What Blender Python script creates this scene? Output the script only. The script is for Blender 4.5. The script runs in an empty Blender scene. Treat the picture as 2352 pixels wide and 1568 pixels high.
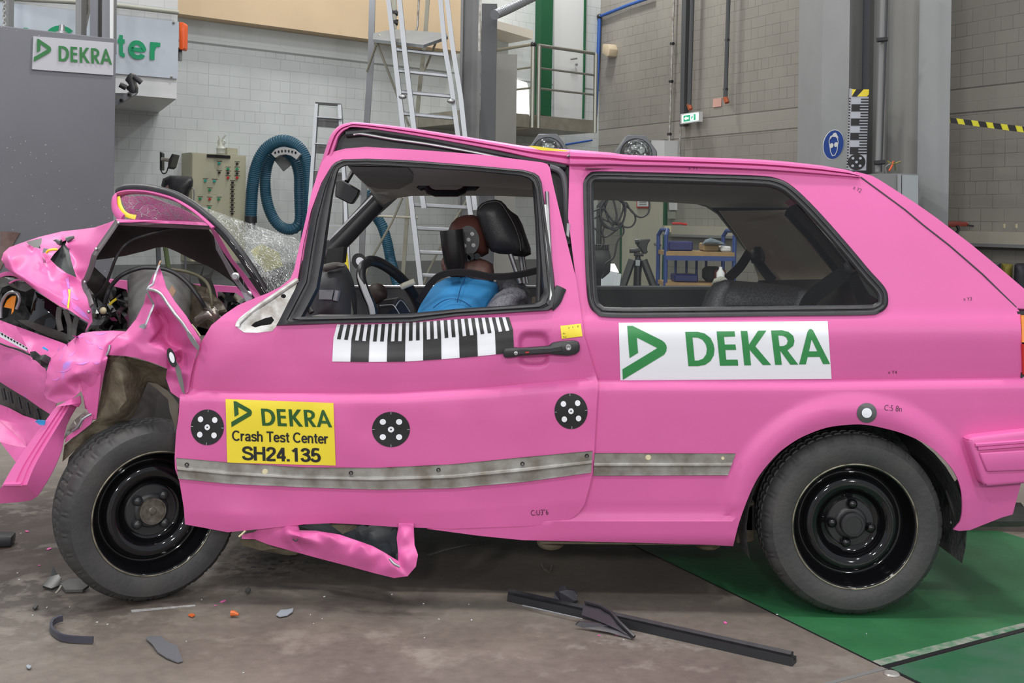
import bpy, bmesh, math, random
from mathutils import Vector, Matrix, noise
from mathutils.geometry import delaunay_2d_cdt
random.seed(7)
SC = bpy.context.scene
COL = SC.collection
PI = math.pi
# ---------------------------------------------------------------- camera
F, CX, HY, H, RO = 2600.0, 1176.0, 505.0, 1.2, 0.015
cd = bpy.data.cameras.new('camera'); cam = bpy.data.objects.new('camera', cd); COL.objects.link(cam)
cd.sensor_width = 36; cd.lens = F/2352*36; cd.shift_y = -(784-HY)/2352; cd.clip_end = 200
cam.matrix_world = Matrix.Translation((0, 0, H)) @ Matrix.Rotation(-RO, 4, 'Y') @ Matrix.Rotation(PI/2, 4, 'X')
SC.camera = cam
# ---------------------------------------------------------------- light
SC.view_settings.view_transform = 'Standard'; SC.view_settings.look = 'None'
SC.view_settings.gamma = 1; SC.view_settings.use_curve_mapping = False
SC.view_settings.exposure = 0.0
w = bpy.data.worlds.new('world'); SC.world = w; w.use_nodes = True
w.node_tree.nodes['Background'].inputs[0].default_value = (0.86, 0.92, 1, 1)
w.node_tree.nodes['Background'].inputs[1].default_value = 0.58
LIGHTS = [(-5.5, 7.5, 470), (-1.2, 8.2, 260), (3.2, 8.0, 150), (-3.2, 2.9, 330), (0.3, 3.0, 300), (3.6, 3.1, 260),
          (-2.0, -1.6, 330), (1.8, -1.8, 300), (-6.0, 9.6, 420), (-1.5, 11.8, 240),
          (-5.0, -6.5, 480, 4.0), (-0.8, -7.0, 520, 4.0), (4.2, -6.5, 480, 4.0)]  # low row behind the camera is added fill for upright surfaces
LIGHTS += [(0.7, 14.4, 330)]  # added lamp that brightens the back corner
for x, y, e, *zz in LIGHTS:
    ld = bpy.data.lights.new('high_bay_and_fill_light', 'AREA'); ld.shape = 'DISK'; ld.size = 0.55; ld.energy = e*(.40 if len(zz) == 0 else .34)
    ld.color = (1.0, 0.975, 0.93)
    lo = bpy.data.objects.new('high_bay_and_fill_light', ld); COL.objects.link(lo); lo.location = (x, y, zz[0] if zz else 6.6)
    if zz: lo.rotation_euler = (Vector((0.3-x, 4.5-y, .4-zz[0])).to_track_quat('-Z', 'Y').to_euler())
# ---------------------------------------------------------------- pixel helpers
def ray(px, py):
    xc = (px-CX)/F; yc = -(py-HY)/F
    c, s = math.cos(RO), math.sin(RO)
    return Vector((xc*c - yc*s, 1.0, xc*s + yc*c))
def P(px, py, Y): return Vector((0, 0, H)) + ray(px, py)*Y
def G(px, py, z=0.0):
    d = ray(px, py); return Vector((0, 0, H)) + d*((z-H)/d.z)
def vplane(a, b):           # vertical plane X = a + b*Y
    return lambda px, py: a/(ray(px, py).x-b)
WL = vplane(-18.25, 1.2); WR = vplane(10.15, -0.55)
def off(fn, d): return lambda px, py: fn(px, py)+d
def const(Y): return lambda px, py: Y
# ---------------------------------------------------------------- materials
MATS = {}
def mat(name, rgb, rough=0.6, metal=0.0, var=0.0, vs=6.0, bump=0.0, bs=40.0, rgb2=None, emit=0, alpha=1, spec=0.5, coat=0, detail=4):
    if name in MATS: return MATS[name]
    m = bpy.data.materials.new(name); m.use_nodes = True; nt = m.node_tree; N = nt.nodes; L = nt.links
    b = N['Principled BSDF']
    b.inputs['Base Color'].default_value = (*rgb, 1); b.inputs['Roughness'].default_value = rough
    b.inputs['Metallic'].default_value = metal; b.inputs['Specular IOR Level'].default_value = spec
    b.inputs['Coat Weight'].default_value = coat
    if emit: b.inputs['Emission Color'].default_value = (*rgb, 1); b.inputs['Emission Strength'].default_value = emit
    if alpha < 1: b.inputs['Alpha'].default_value = alpha
    tc = None
    if var or rgb2 or bump:
        tc = N.new('ShaderNodeNewGeometry')
    if var or rgb2:
        n = N.new('ShaderNodeTexNoise'); n.inputs['Scale'].default_value = vs; n.inputs['Detail'].default_value = detail
        L.new(tc.outputs['Position'], n.inputs['Vector'])
        r = N.new('ShaderNodeValToRGB'); r.color_ramp.elements[0].position = .35; r.color_ramp.elements[1].position = .68
        c2 = rgb2 or tuple(min(1, c*(1+var)) for c in rgb)
        c1 = rgb if rgb2 else tuple(c*(1-var) for c in rgb)
        r.color_ramp.elements[0].color = (*c1, 1); r.color_ramp.elements[1].color = (*c2, 1)
        L.new(n.outputs['Fac'], r.inputs['Fac']); L.new(r.outputs['Color'], b.inputs['Base Color'])
    if bump:
        n2 = N.new('ShaderNodeTexNoise'); n2.inputs['Scale'].default_value = bs; n2.inputs['Detail'].default_value = 3
        L.new(tc.outputs['Position'], n2.inputs['Vector'])
        bp = N.new('ShaderNodeBump'); bp.inputs['Strength'].default_value = bump; bp.inputs['Distance'].default_value = .01
        L.new(n2.outputs['Fac'], bp.inputs['Height']); L.new(bp.outputs['Normal'], b.inputs['Normal'])
    MATS[name] = m; return m
def s2l(r, g, b): return tuple(((c/255)/12.92 if c/255 <= .04045 else ((c/255+.055)/1.055)**2.4) for c in (r, g, b))
PINK = mat('pink_paint', (0.64, 0.126, 0.355), .42, var=.03, vs=3, spec=.35)
SCUFF = mat('scuffed_pink', (0.66, 0.13, 0.37), .5, rgb2=(0.42, 0.20, 0.62), vs=13, detail=9)
for n_ in SCUFF.node_tree.nodes:
    if n_.type == 'VALTORGB': n_.color_ramp.elements[0].position = .60; n_.color_ramp.elements[1].position = .70
BLACK = mat('black_rubber', (0.018, 0.018, 0.022), .45, var=.2, vs=30)
GLOSS = mat('gloss_black', (0.005, 0.005, 0.006), .07, spec=.45, coat=.15)
PLAST = mat('black_plastic', (0.02, 0.02, 0.023), .38)
DARK = mat('dark_interior', (0.012, 0.012, 0.013), .7)
FELT = mat('hood_felt', (0.018, 0.016, 0.015), .9, bump=.4, bs=90)
TYRE = mat('tyre_rubber', (0.034, 0.034, 0.036), .6, rgb2=(0.052, 0.050, 0.049), vs=9, bump=.15, bs=60)
STEEL = mat('bare_steel', (0.40, 0.40, 0.41), .32, .85, var=.15, vs=20)
GALV = mat('dirty_steel', (0.42, 0.415, 0.40), .34, .4, rgb2=(0.22, 0.20, 0.17), vs=18, detail=8)
ALU = mat('aluminium', (0.33, 0.345, 0.37), .36, .6)
BROWN = mat('muddy_liner', (0.085, 0.068, 0.045), .7, rgb2=(0.15, 0.125, 0.085), vs=16, bump=.5, bs=50, detail=8)
DGREY = mat('dark_grey_liner', (0.06, 0.058, 0.056), .6, rgb2=(0.09, 0.085, 0.08), vs=12)
WHITE = mat('white_vinyl', (0.80, 0.82, 0.88), .35)
PAPER = mat('white_paper', (0.72, 0.72, 0.74), .6)
INK = mat('black_ink', (0.012, 0.012, 0.014), .4)
GREEN = mat('sign_green', s2l(50, 135, 75), .4)
TGREEN = mat('sign_green_teal', s2l(22, 140, 95), .4)
YELLOW = mat('yellow_vinyl', (0.82, 0.66, 0.04), .4)
YLET = mat('dark_green_print', s2l(35, 85, 35), .4)
FABRIC = mat('grey_fabric', (0.17, 0.17, 0.19), .95, var=.4, vs=160, bump=.5, bs=300)
FABL = mat('light_fabric', (0.30, 0.30, 0.34), .95, var=.35, vs=220, bump=.5, bs=300)
BLUE = mat('blue_shirt', (0.05, 0.33, 0.72), .8, var=.12, vs=9, bump=.4, bs=12)
SKIN = mat('dummy_brown', (0.095, 0.032, 0.024), .45)
SKIN2 = mat('dummy_leather', (0.17, 0.085, 0.07), .55, var=.15, vs=14, bump=.6, bs=18)
LINER = mat('headliner', (0.50, 0.485, 0.45), .9)
TRIMB = mat('beige_trim', (0.62, 0.57, 0.45), .8, var=.08, vs=5)
CARD = mat('door_card', (0.05, 0.052, 0.058), .6)
GREYP = mat('grey_paint', s2l(108, 109, 116), .5, var=.05, vs=2)
GREYM = mat('mid_grey_paint', s2l(120, 121, 122), .5)
DKGR = mat('charcoal_paint', s2l(72, 74, 78), .5)
WPAINT = mat('white_paint', s2l(205, 207, 208), .45)
BEIGE = mat('cabinet_beige', s2l(172, 170, 148), .45)
HOSE = mat('teal_hose', s2l(36, 82, 104), .45)
BPIPE = mat('blue_pipe', s2l(40, 84, 160), .4)
BFRAME = mat('blue_frame', s2l(40, 62, 120), .45)
BBIN = mat('blue_bin', s2l(28, 32, 92), .4)
WOOD = mat('plywood', s2l(150, 120, 80), .6, var=.15, vs=10)
CARDB = mat('cardboard', s2l(150, 125, 90), .8)
DGREEN = mat('green_column_paint', s2l(18, 82, 50), .5)
ORANGE = mat('orange_plastic', s2l(235, 95, 35), .4)
AMBER = mat('amber_lens', s2l(215, 125, 20), .3)
RED = mat('red_plastic', s2l(190, 40, 35), .4)
TEAL = mat('teal_lens', s2l(40, 160, 150), .3)
PURP = mat('purple_scuff', (0.45, 0.20, 0.62), .6, rgb2=(0.75, 0.15, 0.48), vs=30, detail=8)
LBLUE = mat('light_blue_scrap', s2l(60, 150, 215), .5)
CREAM = mat('cream_plastic', s2l(215, 205, 170), .5)
# ---------------------------------------------------------------- objects
def tag(o, label=None, cat=None, group=None, kind=None):
    if label: o['label'] = label
    if cat: o['category'] = cat
    if group: o['group'] = group
    if kind: o['kind'] = kind
    return o
def thing(name, label, cat, loc=(0, 0, 0), group=None):
    o = bpy.data.objects.new(name, None); COL.objects.link(o); o.location = loc
    o.empty_display_size = .1
    return tag(o, label, cat, group)
def finish(name, V, Fs, m, parent=None, sharp=35, smooth=True):
    me = bpy.data.meshes.new(name); 
    V = [Vector(v) for v in V]
    loc = Vector((0, 0, 0))
    if parent is None and V:
        mn = Vector([min(v[i] for v in V) for i in range(3)]); mx = Vector([max(v[i] for v in V) for i in range(3)])
        loc = Vector(((mn.x+mx.x)/2, (mn.y+mx.y)/2, mn.z))
        V = [v-loc for v in V]
    me.from_pydata([tuple(v) for v in V], [], Fs); me.update()
    bm = bmesh.new(); bm.from_mesh(me); bmesh.ops.recalc_face_normals(bm, faces=bm.faces); bm.to_mesh(me); bm.free()
    ms = m if isinstance(m, (list, tuple)) else [m]
    for x in ms: me.materials.append(x)
    if smooth:
        me.polygons.foreach_set('use_smooth', [True]*len(me.polygons))
        me.set_sharp_from_angle(angle=math.radians(sharp))
    o = bpy.data.objects.new(name, me); COL.objects.link(o); o.location = loc
    if parent is not None:
        o.parent = parent
        if parent.type == 'EMPTY': o.matrix_parent_inverse = Matrix.Translation(-Vector(parent.location))
        elif parent.parent is None: o.matrix_parent_inverse = Matrix.Translation(-Vector(parent.location))
    return o
class MB:
    """collects shapes of ONE part"""
    def __init__(s): s.V = []; s.F = []; s.mi = []
    def add(s, V, Fs, mi=0):
        k = len(s.V); s.V += [Vector(v) for v in V]; s.F += [tuple(i+k for i in f) for f in Fs]; s.mi += [mi]*len(Fs); return s
    def build(s, name, m, parent=None, sharp=35, smooth=True):
        o = finish(name, s.V, s.F, m, parent, sharp, smooth)
        if any(s.mi): o.data.polygons.foreach_set('material_index', s.mi)
        return o
def pip(x, y, poly):
    c = False; n = len(poly); j = n-1
    for i in range(n):
        xi, yi = poly[i][0], poly[i][1]; xj, yj = poly[j][0], poly[j][1]
        if (yi > y) != (yj > y) and x < (xj-xi)*(y-yi)/(yj-yi)+xi: c = not c
        j = i
    return c
def spl(pts, n=6, closed=False):
    out = []; N = len(pts); D = len(pts[0])
    rng = range(N) if closed else range(N-1)
    for i in rng:
        g = (lambda k: pts[k % N]) if closed else (lambda k: pts[max(0, min(N-1, k))])
        p0, p1, p2, p3 = g(i-1), g(i), g(i+1), g(i+2)
        for k in range(n):
            t = k/n
            out.append(tuple(.5*((2*p1[d])+(-p0[d]+p2[d])*t+(2*p0[d]-5*p1[d]+4*p2[d]-p3[d])*t*t+(-p0[d]+3*p1[d]-3*p2[d]+p3[d])*t**3) for d in range(D)))
    if not closed: out.append(tuple(pts[-1]))
    return out
def dens(poly, step):
    out = []; n = len(poly)
    for i in range(n):
        a, b = poly[i], poly[(i+1) % n]; d = math.dist(a[:2], b[:2]); k = max(1, int(d/step))
        for j in range(k): out.append((a[0]+(b[0]-a[0])*j/k, a[1]+(b[1]-a[1])*j/k))
    return out
def segd(x, y, a, b):
    dx, dy = b[0]-a[0], b[1]-a[1]; L = dx*dx+dy*dy
    t = 0 if L == 0 else max(0, min(1, ((x-a[0])*dx+(y-a[1])*dy)/L))
    return math.hypot(x-a[0]-t*dx, y-a[1]-t*dy)
def bdist(x, y, poly): return min(segd(x, y, poly[i], poly[(i+1) % len(poly)]) for i in range(len(poly)))
def cdt(outer, holes=(), inner=()):
    V = []; E = []
    for lp in [outer, *holes]:
        k = len(V); n = len(lp); V += [Vector((p[0], p[1])) for p in lp]; E += [(k+i, k+(i+1) % n) for i in range(n)]
    V += [Vector((p[0], p[1])) for p in inner]
    r = delaunay_2d_cdt(V, E, [], 0, 1e-4)
    vs, fs = r[0], r[2]; out = []
    for f in fs:
        cx = sum(vs[i].x for i in f)/3; cy = sum(vs[i].y for i in f)/3
        if pip(cx, cy, outer) and not any(pip(cx, cy, h) for h in holes): out.append(tuple(f))
    used = sorted({i for f in out for i in f}); ix = {a: b for b, a in enumerate(used)}
    return [(vs[i].x, vs[i].y) for i in used], [tuple(ix[i] for i in f) for f in out]
def thick(V, Fs, vec):
    """close a sheet into a solid of thickness vec (Vector or function)"""
    n = len(V); W = [v+(vec(v) if callable(vec) else vec) for v in V]
    ec = {}
    for f in Fs:
        for i in range(len(f)):
            a, b = f[i], f[(i+1) % len(f)]
            if (b, a) in ec: ec[(b, a)] = None
            else: ec[(a, b)] = 1
    Q = [tuple(f) for f in Fs]+[tuple(i+n for i in reversed(f)) for f in Fs]
    for (a, b), k in ec.items():
        if k: Q.append((b, a, a+n, b+n))
    return list(V)+W, Q
def panel(name, outer, m, Yf, parent=None, holes=(), t=.004, grid=0, rows=None, step=14, sharp=35, o=0, extra=()):
    """sheet traced in the picture, laid on surface Yf at its own depth, t thick"""
    if isinstance(Yf, (int, float)): Yf = const(Yf)
    inner = []
    if grid:
        outer = dens(outer, grid); holes = [dens(h, grid) for h in holes]
        xs = [p[0] for p in outer]; ys = [p[1] for p in outer]
        x = min(xs)+grid/2
        k = 0
        while x < max(xs):
            yl = rows(x) if rows else [min(ys)+grid*(j+.5) for j in range(int((max(ys)-min(ys))/grid)+1)]
            for y in yl:
                if pip(x, y, outer) and not any(pip(x, y, h) for h in holes) and bdist(x, y, outer) > grid*.35 and all(bdist(x, y, h) > grid*.35 for h in holes):
                    inner.append((x, y))
            x += grid; k += 1
        inner += [q for q in extra if min([abs(q[0]-r[0])+abs(q[1]-r[1]) for r in inner if abs(q[0]-r[0]) < 6] or [9]) > 2]
    v2, fs = cdt(outer, holes, inner)
    V = [P(x, y, Yf(x, y)-o) for x, y in v2]
    # fix orientation not needed (recalc)
    if t: V, fs = thick(V, fs, Vector((0, t, 0)))
    return finish(name, V, fs, m, parent, sharp)
def crumple(name, outer, inner, m, parent, t=.004, sub=2, rough=.0, sharp=25, edges=(), holes=(), relax=2):
    """folded sheet: every outline and inner point carries its own depth (x, y, Y)"""
    pts = list(outer)+list(inner); 
    v2, fs = cdt([p[:2] for p in outer], holes, [p[:2] for p in inner])
    def zof(x, y):
        b = min(pts, key=lambda p: (p[0]-x)**2+(p[1]-y)**2)
        if abs(b[0]-x)+abs(b[1]-y) < .5: return b[2]
        s = 0; wz = 0
        for p in pts:
            q = 1/((p[0]-x)**2+(p[1]-y)**2+1)**1.5; s += q; wz += q*p[2]
        return wz/s
    bm = bmesh.new(); vv = [bm.verts.new((x, y, zof(x, y)*1000)) for x, y in v2]
    for f in fs: bm.faces.new([vv[i] for i in f])
    for _ in range(sub): bmesh.ops.subdivide_edges(bm, edges=bm.edges[:], cuts=1, use_grid_fill=True)
    bmesh.ops.triangulate(bm, faces=bm.faces[:])
    bv = {v for e in bm.edges if len(e.link_faces) == 1 for v in e.verts}
    for _ in range(relax):
        new = {}
        for v in bm.verts:
            if v in bv: continue
            nb = [e.other_vert(v) for e in v.link_edges]
            new[v] = v.co*.55+sum((q.co for q in nb), Vector())/len(nb)*.45
        for v, c in new.items(): v.co = c
    bm.verts.index_update()
    V = []
    for v in bm.verts:
        d = rough*noise.noise(Vector((v.co.x/22, v.co.y/22, 3.1))) if rough else 0
        V.append(P(v.co.x, v.co.y, v.co.z/1000+d))
    Fs = [tuple(q.index for q in f.verts) for f in bm.faces]; bm.free()
    if t: V, Fs = thick(V, Fs, Vector((0, t, 0)))
    return finish(name, V, Fs, m, parent, sharp)
def puff(name, outer, m, Y0, T, parent, grid=8, both=True, pw=.5, sharp=60):
    """padded body: outline in the picture, belly T towards the camera and T away"""
    outer = dens(outer, grid); xs = [p[0] for p in outer]; ys = [p[1] for p in outer]; inner = []
    y = min(ys)+grid/2
    while y < max(ys):
        x = min(xs)+grid/2
        while x < max(xs):
            if pip(x, y, outer) and bdist(x, y, outer) > grid*.4: inner.append((x, y))
            x += grid
        y += grid
    v2, fs = cdt(outer, (), inner)
    ds = [bdist(x, y, outer) for x, y in v2]; dm = max(ds)
    g = [T*(1-(1-min(1, d/dm))**2)**pw if d > .3 else 0 for d in ds]
    n = len(v2); V = [P(x, y, Y0-g[i]) for i, (x, y) in enumerate(v2)]
    B = [P(x, y, Y0+.004+(g[i] if both else .01)) for i, (x, y) in enumerate(v2)]
    Fs = list(fs)+[tuple(i+n for i in reversed(f)) for f in fs]
    ec = {}
    for f in fs:
        for i in range(3):
            a, b = f[i], f[(i+1) % 3]
            if (b, a) in ec: ec[(b, a)] = None
            else: ec[(a, b)] = 1
    for (a, b), k in ec.items():
        if k: Fs.append((b, a, a+n, b+n))
    return finish(name, V+B, Fs, m, parent, sharp)
def tube(pts, r, seg=8, closed=False, cap=True, sq=None):
    pts = [Vector(p) for p in pts]; n = len(pts); V = []; Fs = []
    rr = r if isinstance(r, (list, tuple)) else [r]*n
    up = None
    for i in range(n):
        a = pts[(i-1) % n] if closed else pts[max(0, i-1)]; b = pts[(i+1) % n] if closed else pts[min(n-1, i+1)]
        t = (b-a).normalized() if (b-a).length > 1e-9 else Vector((0, 0, 1))
        if up is None:
            up = Vector((0, 1, 0)) if abs(t.y) < .9 else Vector((1, 0, 0))
        u = (up-t*up.dot(t)); u = u.normalized() if u.length > 1e-6 else t.orthogonal().normalized()
        up = u; s = t.cross(u)
        for k in range(seg):
            an = 2*PI*(k+.5)/seg
            if sq: V.append(pts[i]+(u*math.cos(an)*sq[0]+s*math.sin(an)*sq[1])*(1.414 if seg == 4 else 1))
            else: V.append(pts[i]+(u*math.cos(an)+s*math.sin(an))*rr[i])
    m = n if closed else n-1
    for i in range(m):
        for k in range(seg):
            a = i*seg+k; b = i*seg+(k+1) % seg; c = ((i+1) % n)*seg+(k+1) % seg; d = ((i+1) % n)*seg+k
            Fs.append((a, b, c, d))
    if cap and not closed:
        Fs.append(tuple(range(seg))); Fs.append(tuple((n-1)*seg+k for k in range(seg)))
    return V, Fs
def box(lo, hi):
    x0, y0, z0 = lo; x1, y1, z1 = hi
    V = [(x0, y0, z0), (x1, y0, z0), (x1, y1, z0), (x0, y1, z0), (x0, y0, z1), (x1, y0, z1), (x1, y1, z1), (x0, y1, z1)]
    return V, [(0, 3, 2, 1), (4, 5, 6, 7), (0, 1, 5, 4), (1, 2, 6, 5), (2, 3, 7, 6), (3, 0, 4, 7)]
def obox(c, sx, sy, sz, yaw=0.0, pitch=0.0, roll=0.0):
    M = Matrix.Translation(c) @ Matrix.Rotation(yaw, 4, 'Z') @ Matrix.Rotation(pitch, 4, 'Y') @ Matrix.Rotation(roll, 4, 'X')
    V, Fs = box((-sx/2, -sy/2, -sz/2), (sx/2, sy/2, sz/2))
    return [M @ Vector(v) for v in V], Fs
def bev(V, Fs, w, seg=2):
    bm = bmesh.new(); vv = [bm.verts.new(v) for v in V]
    for f in Fs: bm.faces.new([vv[i] for i in f])
    bmesh.ops.recalc_face_normals(bm, faces=bm.faces)
    bmesh.ops.dissolve_limit(bm, angle_limit=.03, verts=bm.verts[:], edges=bm.edges[:])
    bmesh.ops.bevel(bm, geom=bm.edges[:], offset=w, segments=seg, affect='EDGES', profile=.5)
    bm.verts.index_update(); r = ([v.co.copy() for v in bm.verts], [tuple(q.index for q in f.verts) for f in bm.faces]); bm.free(); return r
def pprism(outer, Yf, t, nrm=None, holes=()):
    """solid: outline on surface Yf, thickness t along nrm (default away from the camera)"""
    if isinstance(Yf, (int, float)): Yf = const(Yf)
    v2, fs = cdt(outer, holes, ())
    V = [P(x, y, Yf(x, y)) for x, y in v2]
    return thick(V, fs, Vector(nrm or (0, 1, 0))*t)
def lathe(prof, M, seg=64, mod=None):
    V = []; Fs = []; n = len(prof)
    for k in range(seg):
        a = 2*PI*k/seg
        for i, (r, y) in enumerate(prof):
            rr = r+(mod(i, k) if mod else 0)
            V.append(M @ Vector((rr*math.cos(a), y, rr*math.sin(a))))
    for k in range(seg):
        for i in range(n-1):
            a = k*n+i; b = ((k+1) % seg)*n+i
            Fs.append((a, b, b+1, a+1))
    return V, Fs
def disc(c, r, M, y=0.0, seg=24):
    V = [M @ Vector((c[0]+r*math.cos(2*PI*k/seg), y, c[1]+r*math.sin(2*PI*k/seg))) for k in range(seg)]
    return V, [tuple(range(seg))]
def sphere(c, r, n=12, sc=(1, 1, 1)):
    V = [Vector(c)+Vector((0, 0, r*sc[2]))]; Fs = []
    for i in range(1, n):
        for k in range(2*n):
            t = PI*i/n; a = PI*k/n
            V.append(Vector(c)+Vector((r*sc[0]*math.sin(t)*math.cos(a), r*sc[1]*math.sin(t)*math.sin(a), r*sc[2]*math.cos(t))))
    V.append(Vector(c)-Vector((0, 0, r*sc[2]))); m = 2*n
    for k in range(m): Fs.append((0, 1+k, 1+(k+1) % m)); Fs.append((len(V)-1, 1+(n-2)*m+(k+1) % m, 1+(n-2)*m+k))
    for i in range(n-2):
        for k in range(m): Fs.append((1+i*m+k, 1+(i+1)*m+k, 1+(i+1)*m+(k+1) % m, 1+i*m+(k+1) % m))
    return V, Fs
def ell(cx, cy, rx, ry, n=28, rot=0):
    return [(cx+rx*math.cos(2*PI*k/n)*math.cos(rot)-ry*math.sin(2*PI*k/n)*math.sin(rot), cy+rx*math.cos(2*PI*k/n)*math.sin(rot)+ry*math.sin(2*PI*k/n)*math.cos(rot)) for k in range(n)]
def quad(c): # bilinear map from uv to pixel; corners tl,tr,br,bl
    tl, tr, br, bl = c
    return lambda u, v: tuple((tl[i]*(1-u)+tr[i]*u)*(1-v)+(bl[i]*(1-u)+br[i]*u)*v for i in (0, 1))
def decal(name, polys, mp, Yf, o, m, parent, row=.08, t=0):
    """flat print: polys [(outer, holes)] in uv, laid on surface Yf, o in front of it"""
    mb = MB()
    for outer, holes in polys:
        v2, fs = cdt(outer, holes, ())
        bm = bmesh.new(); vv = [bm.verts.new((x, y, 0)) for x, y in v2]
        for f in fs: bm.faces.new([vv[i] for i in f])
        ys = [p[1] for p in outer]; xs = [p[0] for p in outer]
        if row:
            y = math.floor(min(ys)/row)*row+row
            while y < max(ys):
                bmesh.ops.bisect_plane(bm, geom=bm.verts[:]+bm.edges[:]+bm.faces[:], plane_co=(0, y, 0), plane_no=(0, 1, 0)); y += row
            x = math.floor(min(xs)/row)*row+row
            while x < max(xs):
                bmesh.ops.bisect_plane(bm, geom=bm.verts[:]+bm.edges[:]+bm.faces[:], plane_co=(x, 0, 0), plane_no=(1, 0, 0)); x += row
        bm.verts.index_update(); V = []
        for v in bm.verts:
            px, py = mp(v.co.x, v.co.y); V.append(P(px, py, Yf(px, py)-o))
        Fs = [tuple(q.index for q in f.verts) for f in bm.faces]; bm.free()
        if t: V, Fs = thick(V, Fs, Vector((0, t, 0)))
        mb.add(V, Fs)
    return mb.build(name, m, parent)
def text_polys(s, bold=0.0, x0=0, x1=1, y0=0, y1=1):
    """built-in font text as outline faces scaled into the box (v grows downwards)"""
    cu = bpy.data.curves.new('t', 'FONT'); cu.body = s; cu.offset = bold; cu.resolution_u = 4
    o = bpy.data.objects.new('t', cu); COL.objects.link(o); bpy.context.view_layer.update()
    me = o.evaluated_get(bpy.context.evaluated_depsgraph_get()).to_mesh()
    vs = [(v.co.x, v.co.y) for v in me.vertices]; fs = [tuple(p.vertices) for p in me.polygons]
    bpy.data.objects.remove(o); bpy.data.curves.remove(cu)
    ax, bx = min(v[0] for v in vs), max(v[0] for v in vs); ay, by = min(v[1] for v in vs), max(v[1] for v in vs)
    vs = [(x0+(x-ax)/(bx-ax)*(x1-x0), y1-(y-ay)/(by-ay)*(y1-y0)) for x, y in vs]
    return vs, fs
def text_decal(name, s, mp, Yf, o, m, parent, bold=0.0, bx=(0, 1, 0, 1), row=.1):
    vs, fs = text_polys(s, bold, *bx)
    bm = bmesh.new(); vv = [bm.verts.new((x, y, 0)) for x, y in vs]
    for f in fs:
        try: bm.faces.new([vv[i] for i in f])
        except ValueError: pass
    y = row
    while row and y < 1:
        bmesh.ops.bisect_plane(bm, geom=bm.verts[:]+bm.edges[:]+bm.faces[:], plane_co=(0, y, 0), plane_no=(0, 1, 0)); y += row
    bm.verts.index_update(); V = []
    for v in bm.verts:
        px, py = mp(v.co.x, v.co.y); V.append(P(px, py, Yf(px, py)-o))
    Fs = [tuple(q.index for q in f.verts) for f in bm.faces]; bm.free()
    return finish(name, V, Fs, m, parent)
# letters of the green word mark, traced as outlines (sheet 2100 x 580)
LOGO = [([(185,112),(240,112),(530,262),(556,285),(570,312),(573,335),(568,368),(545,405),(125,655),(123,550),(480,338),(278,230),(285,385),(198,437)], [])]
WORD = [([(765,177),(890,177),(960,195),(1015,240),(1042,300),(1050,355),(1040,415),(1005,472),(950,510),(880,522),(783,522)], [[(835,233),(890,236),(935,258),(965,300),(975,350),(965,405),(932,448),(885,466),(847,466)]]),
 ([(1080,175),(1260,175),(1263,227),(1150,230),(1155,308),(1262,308),(1266,362),(1158,362),(1163,460),(1277,460),(1279,520),(1097,520)], []),
 ([(1322,172),(1388,172),(1398,310),(1497,170),(1580,170),(1460,328),(1608,516),(1525,516),(1400,360),(1407,518),(1340,518)], []),
 ([(1626,170),(1735,168),(1800,185),(1845,225),(1855,275),(1840,325),(1778,370),(1878,514),(1800,514),(1706,372),(1714,515),(1648,515)], [[(1695,220),(1740,222),(1775,240),(1788,275),(1775,310),(1745,326),(1702,328)]]),
 ([(1887,512),(1990,190),(2005,165),(2025,157),(2045,168),(2058,195),(2196,510),(2126,510),(2098,438),(1977,438),(1953,512)], [[(2027,260),(2077,382),(1993,382)]])]
def fit(polys, src, dst):
    f = lambda p: (dst[0]+(p[0]-src[0])/(src[1]-src[0])*(dst[1]-dst[0]), dst[2]+(p[1]-src[2])/(src[3]-src[2])*(dst[3]-dst[2]))
    return [([f(p) for p in o], [[f(p) for p in h] for h in hs]) for o, hs in polys]
LB = (123, 573, 112, 655); WB = (765, 2196, 157, 522)

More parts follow.
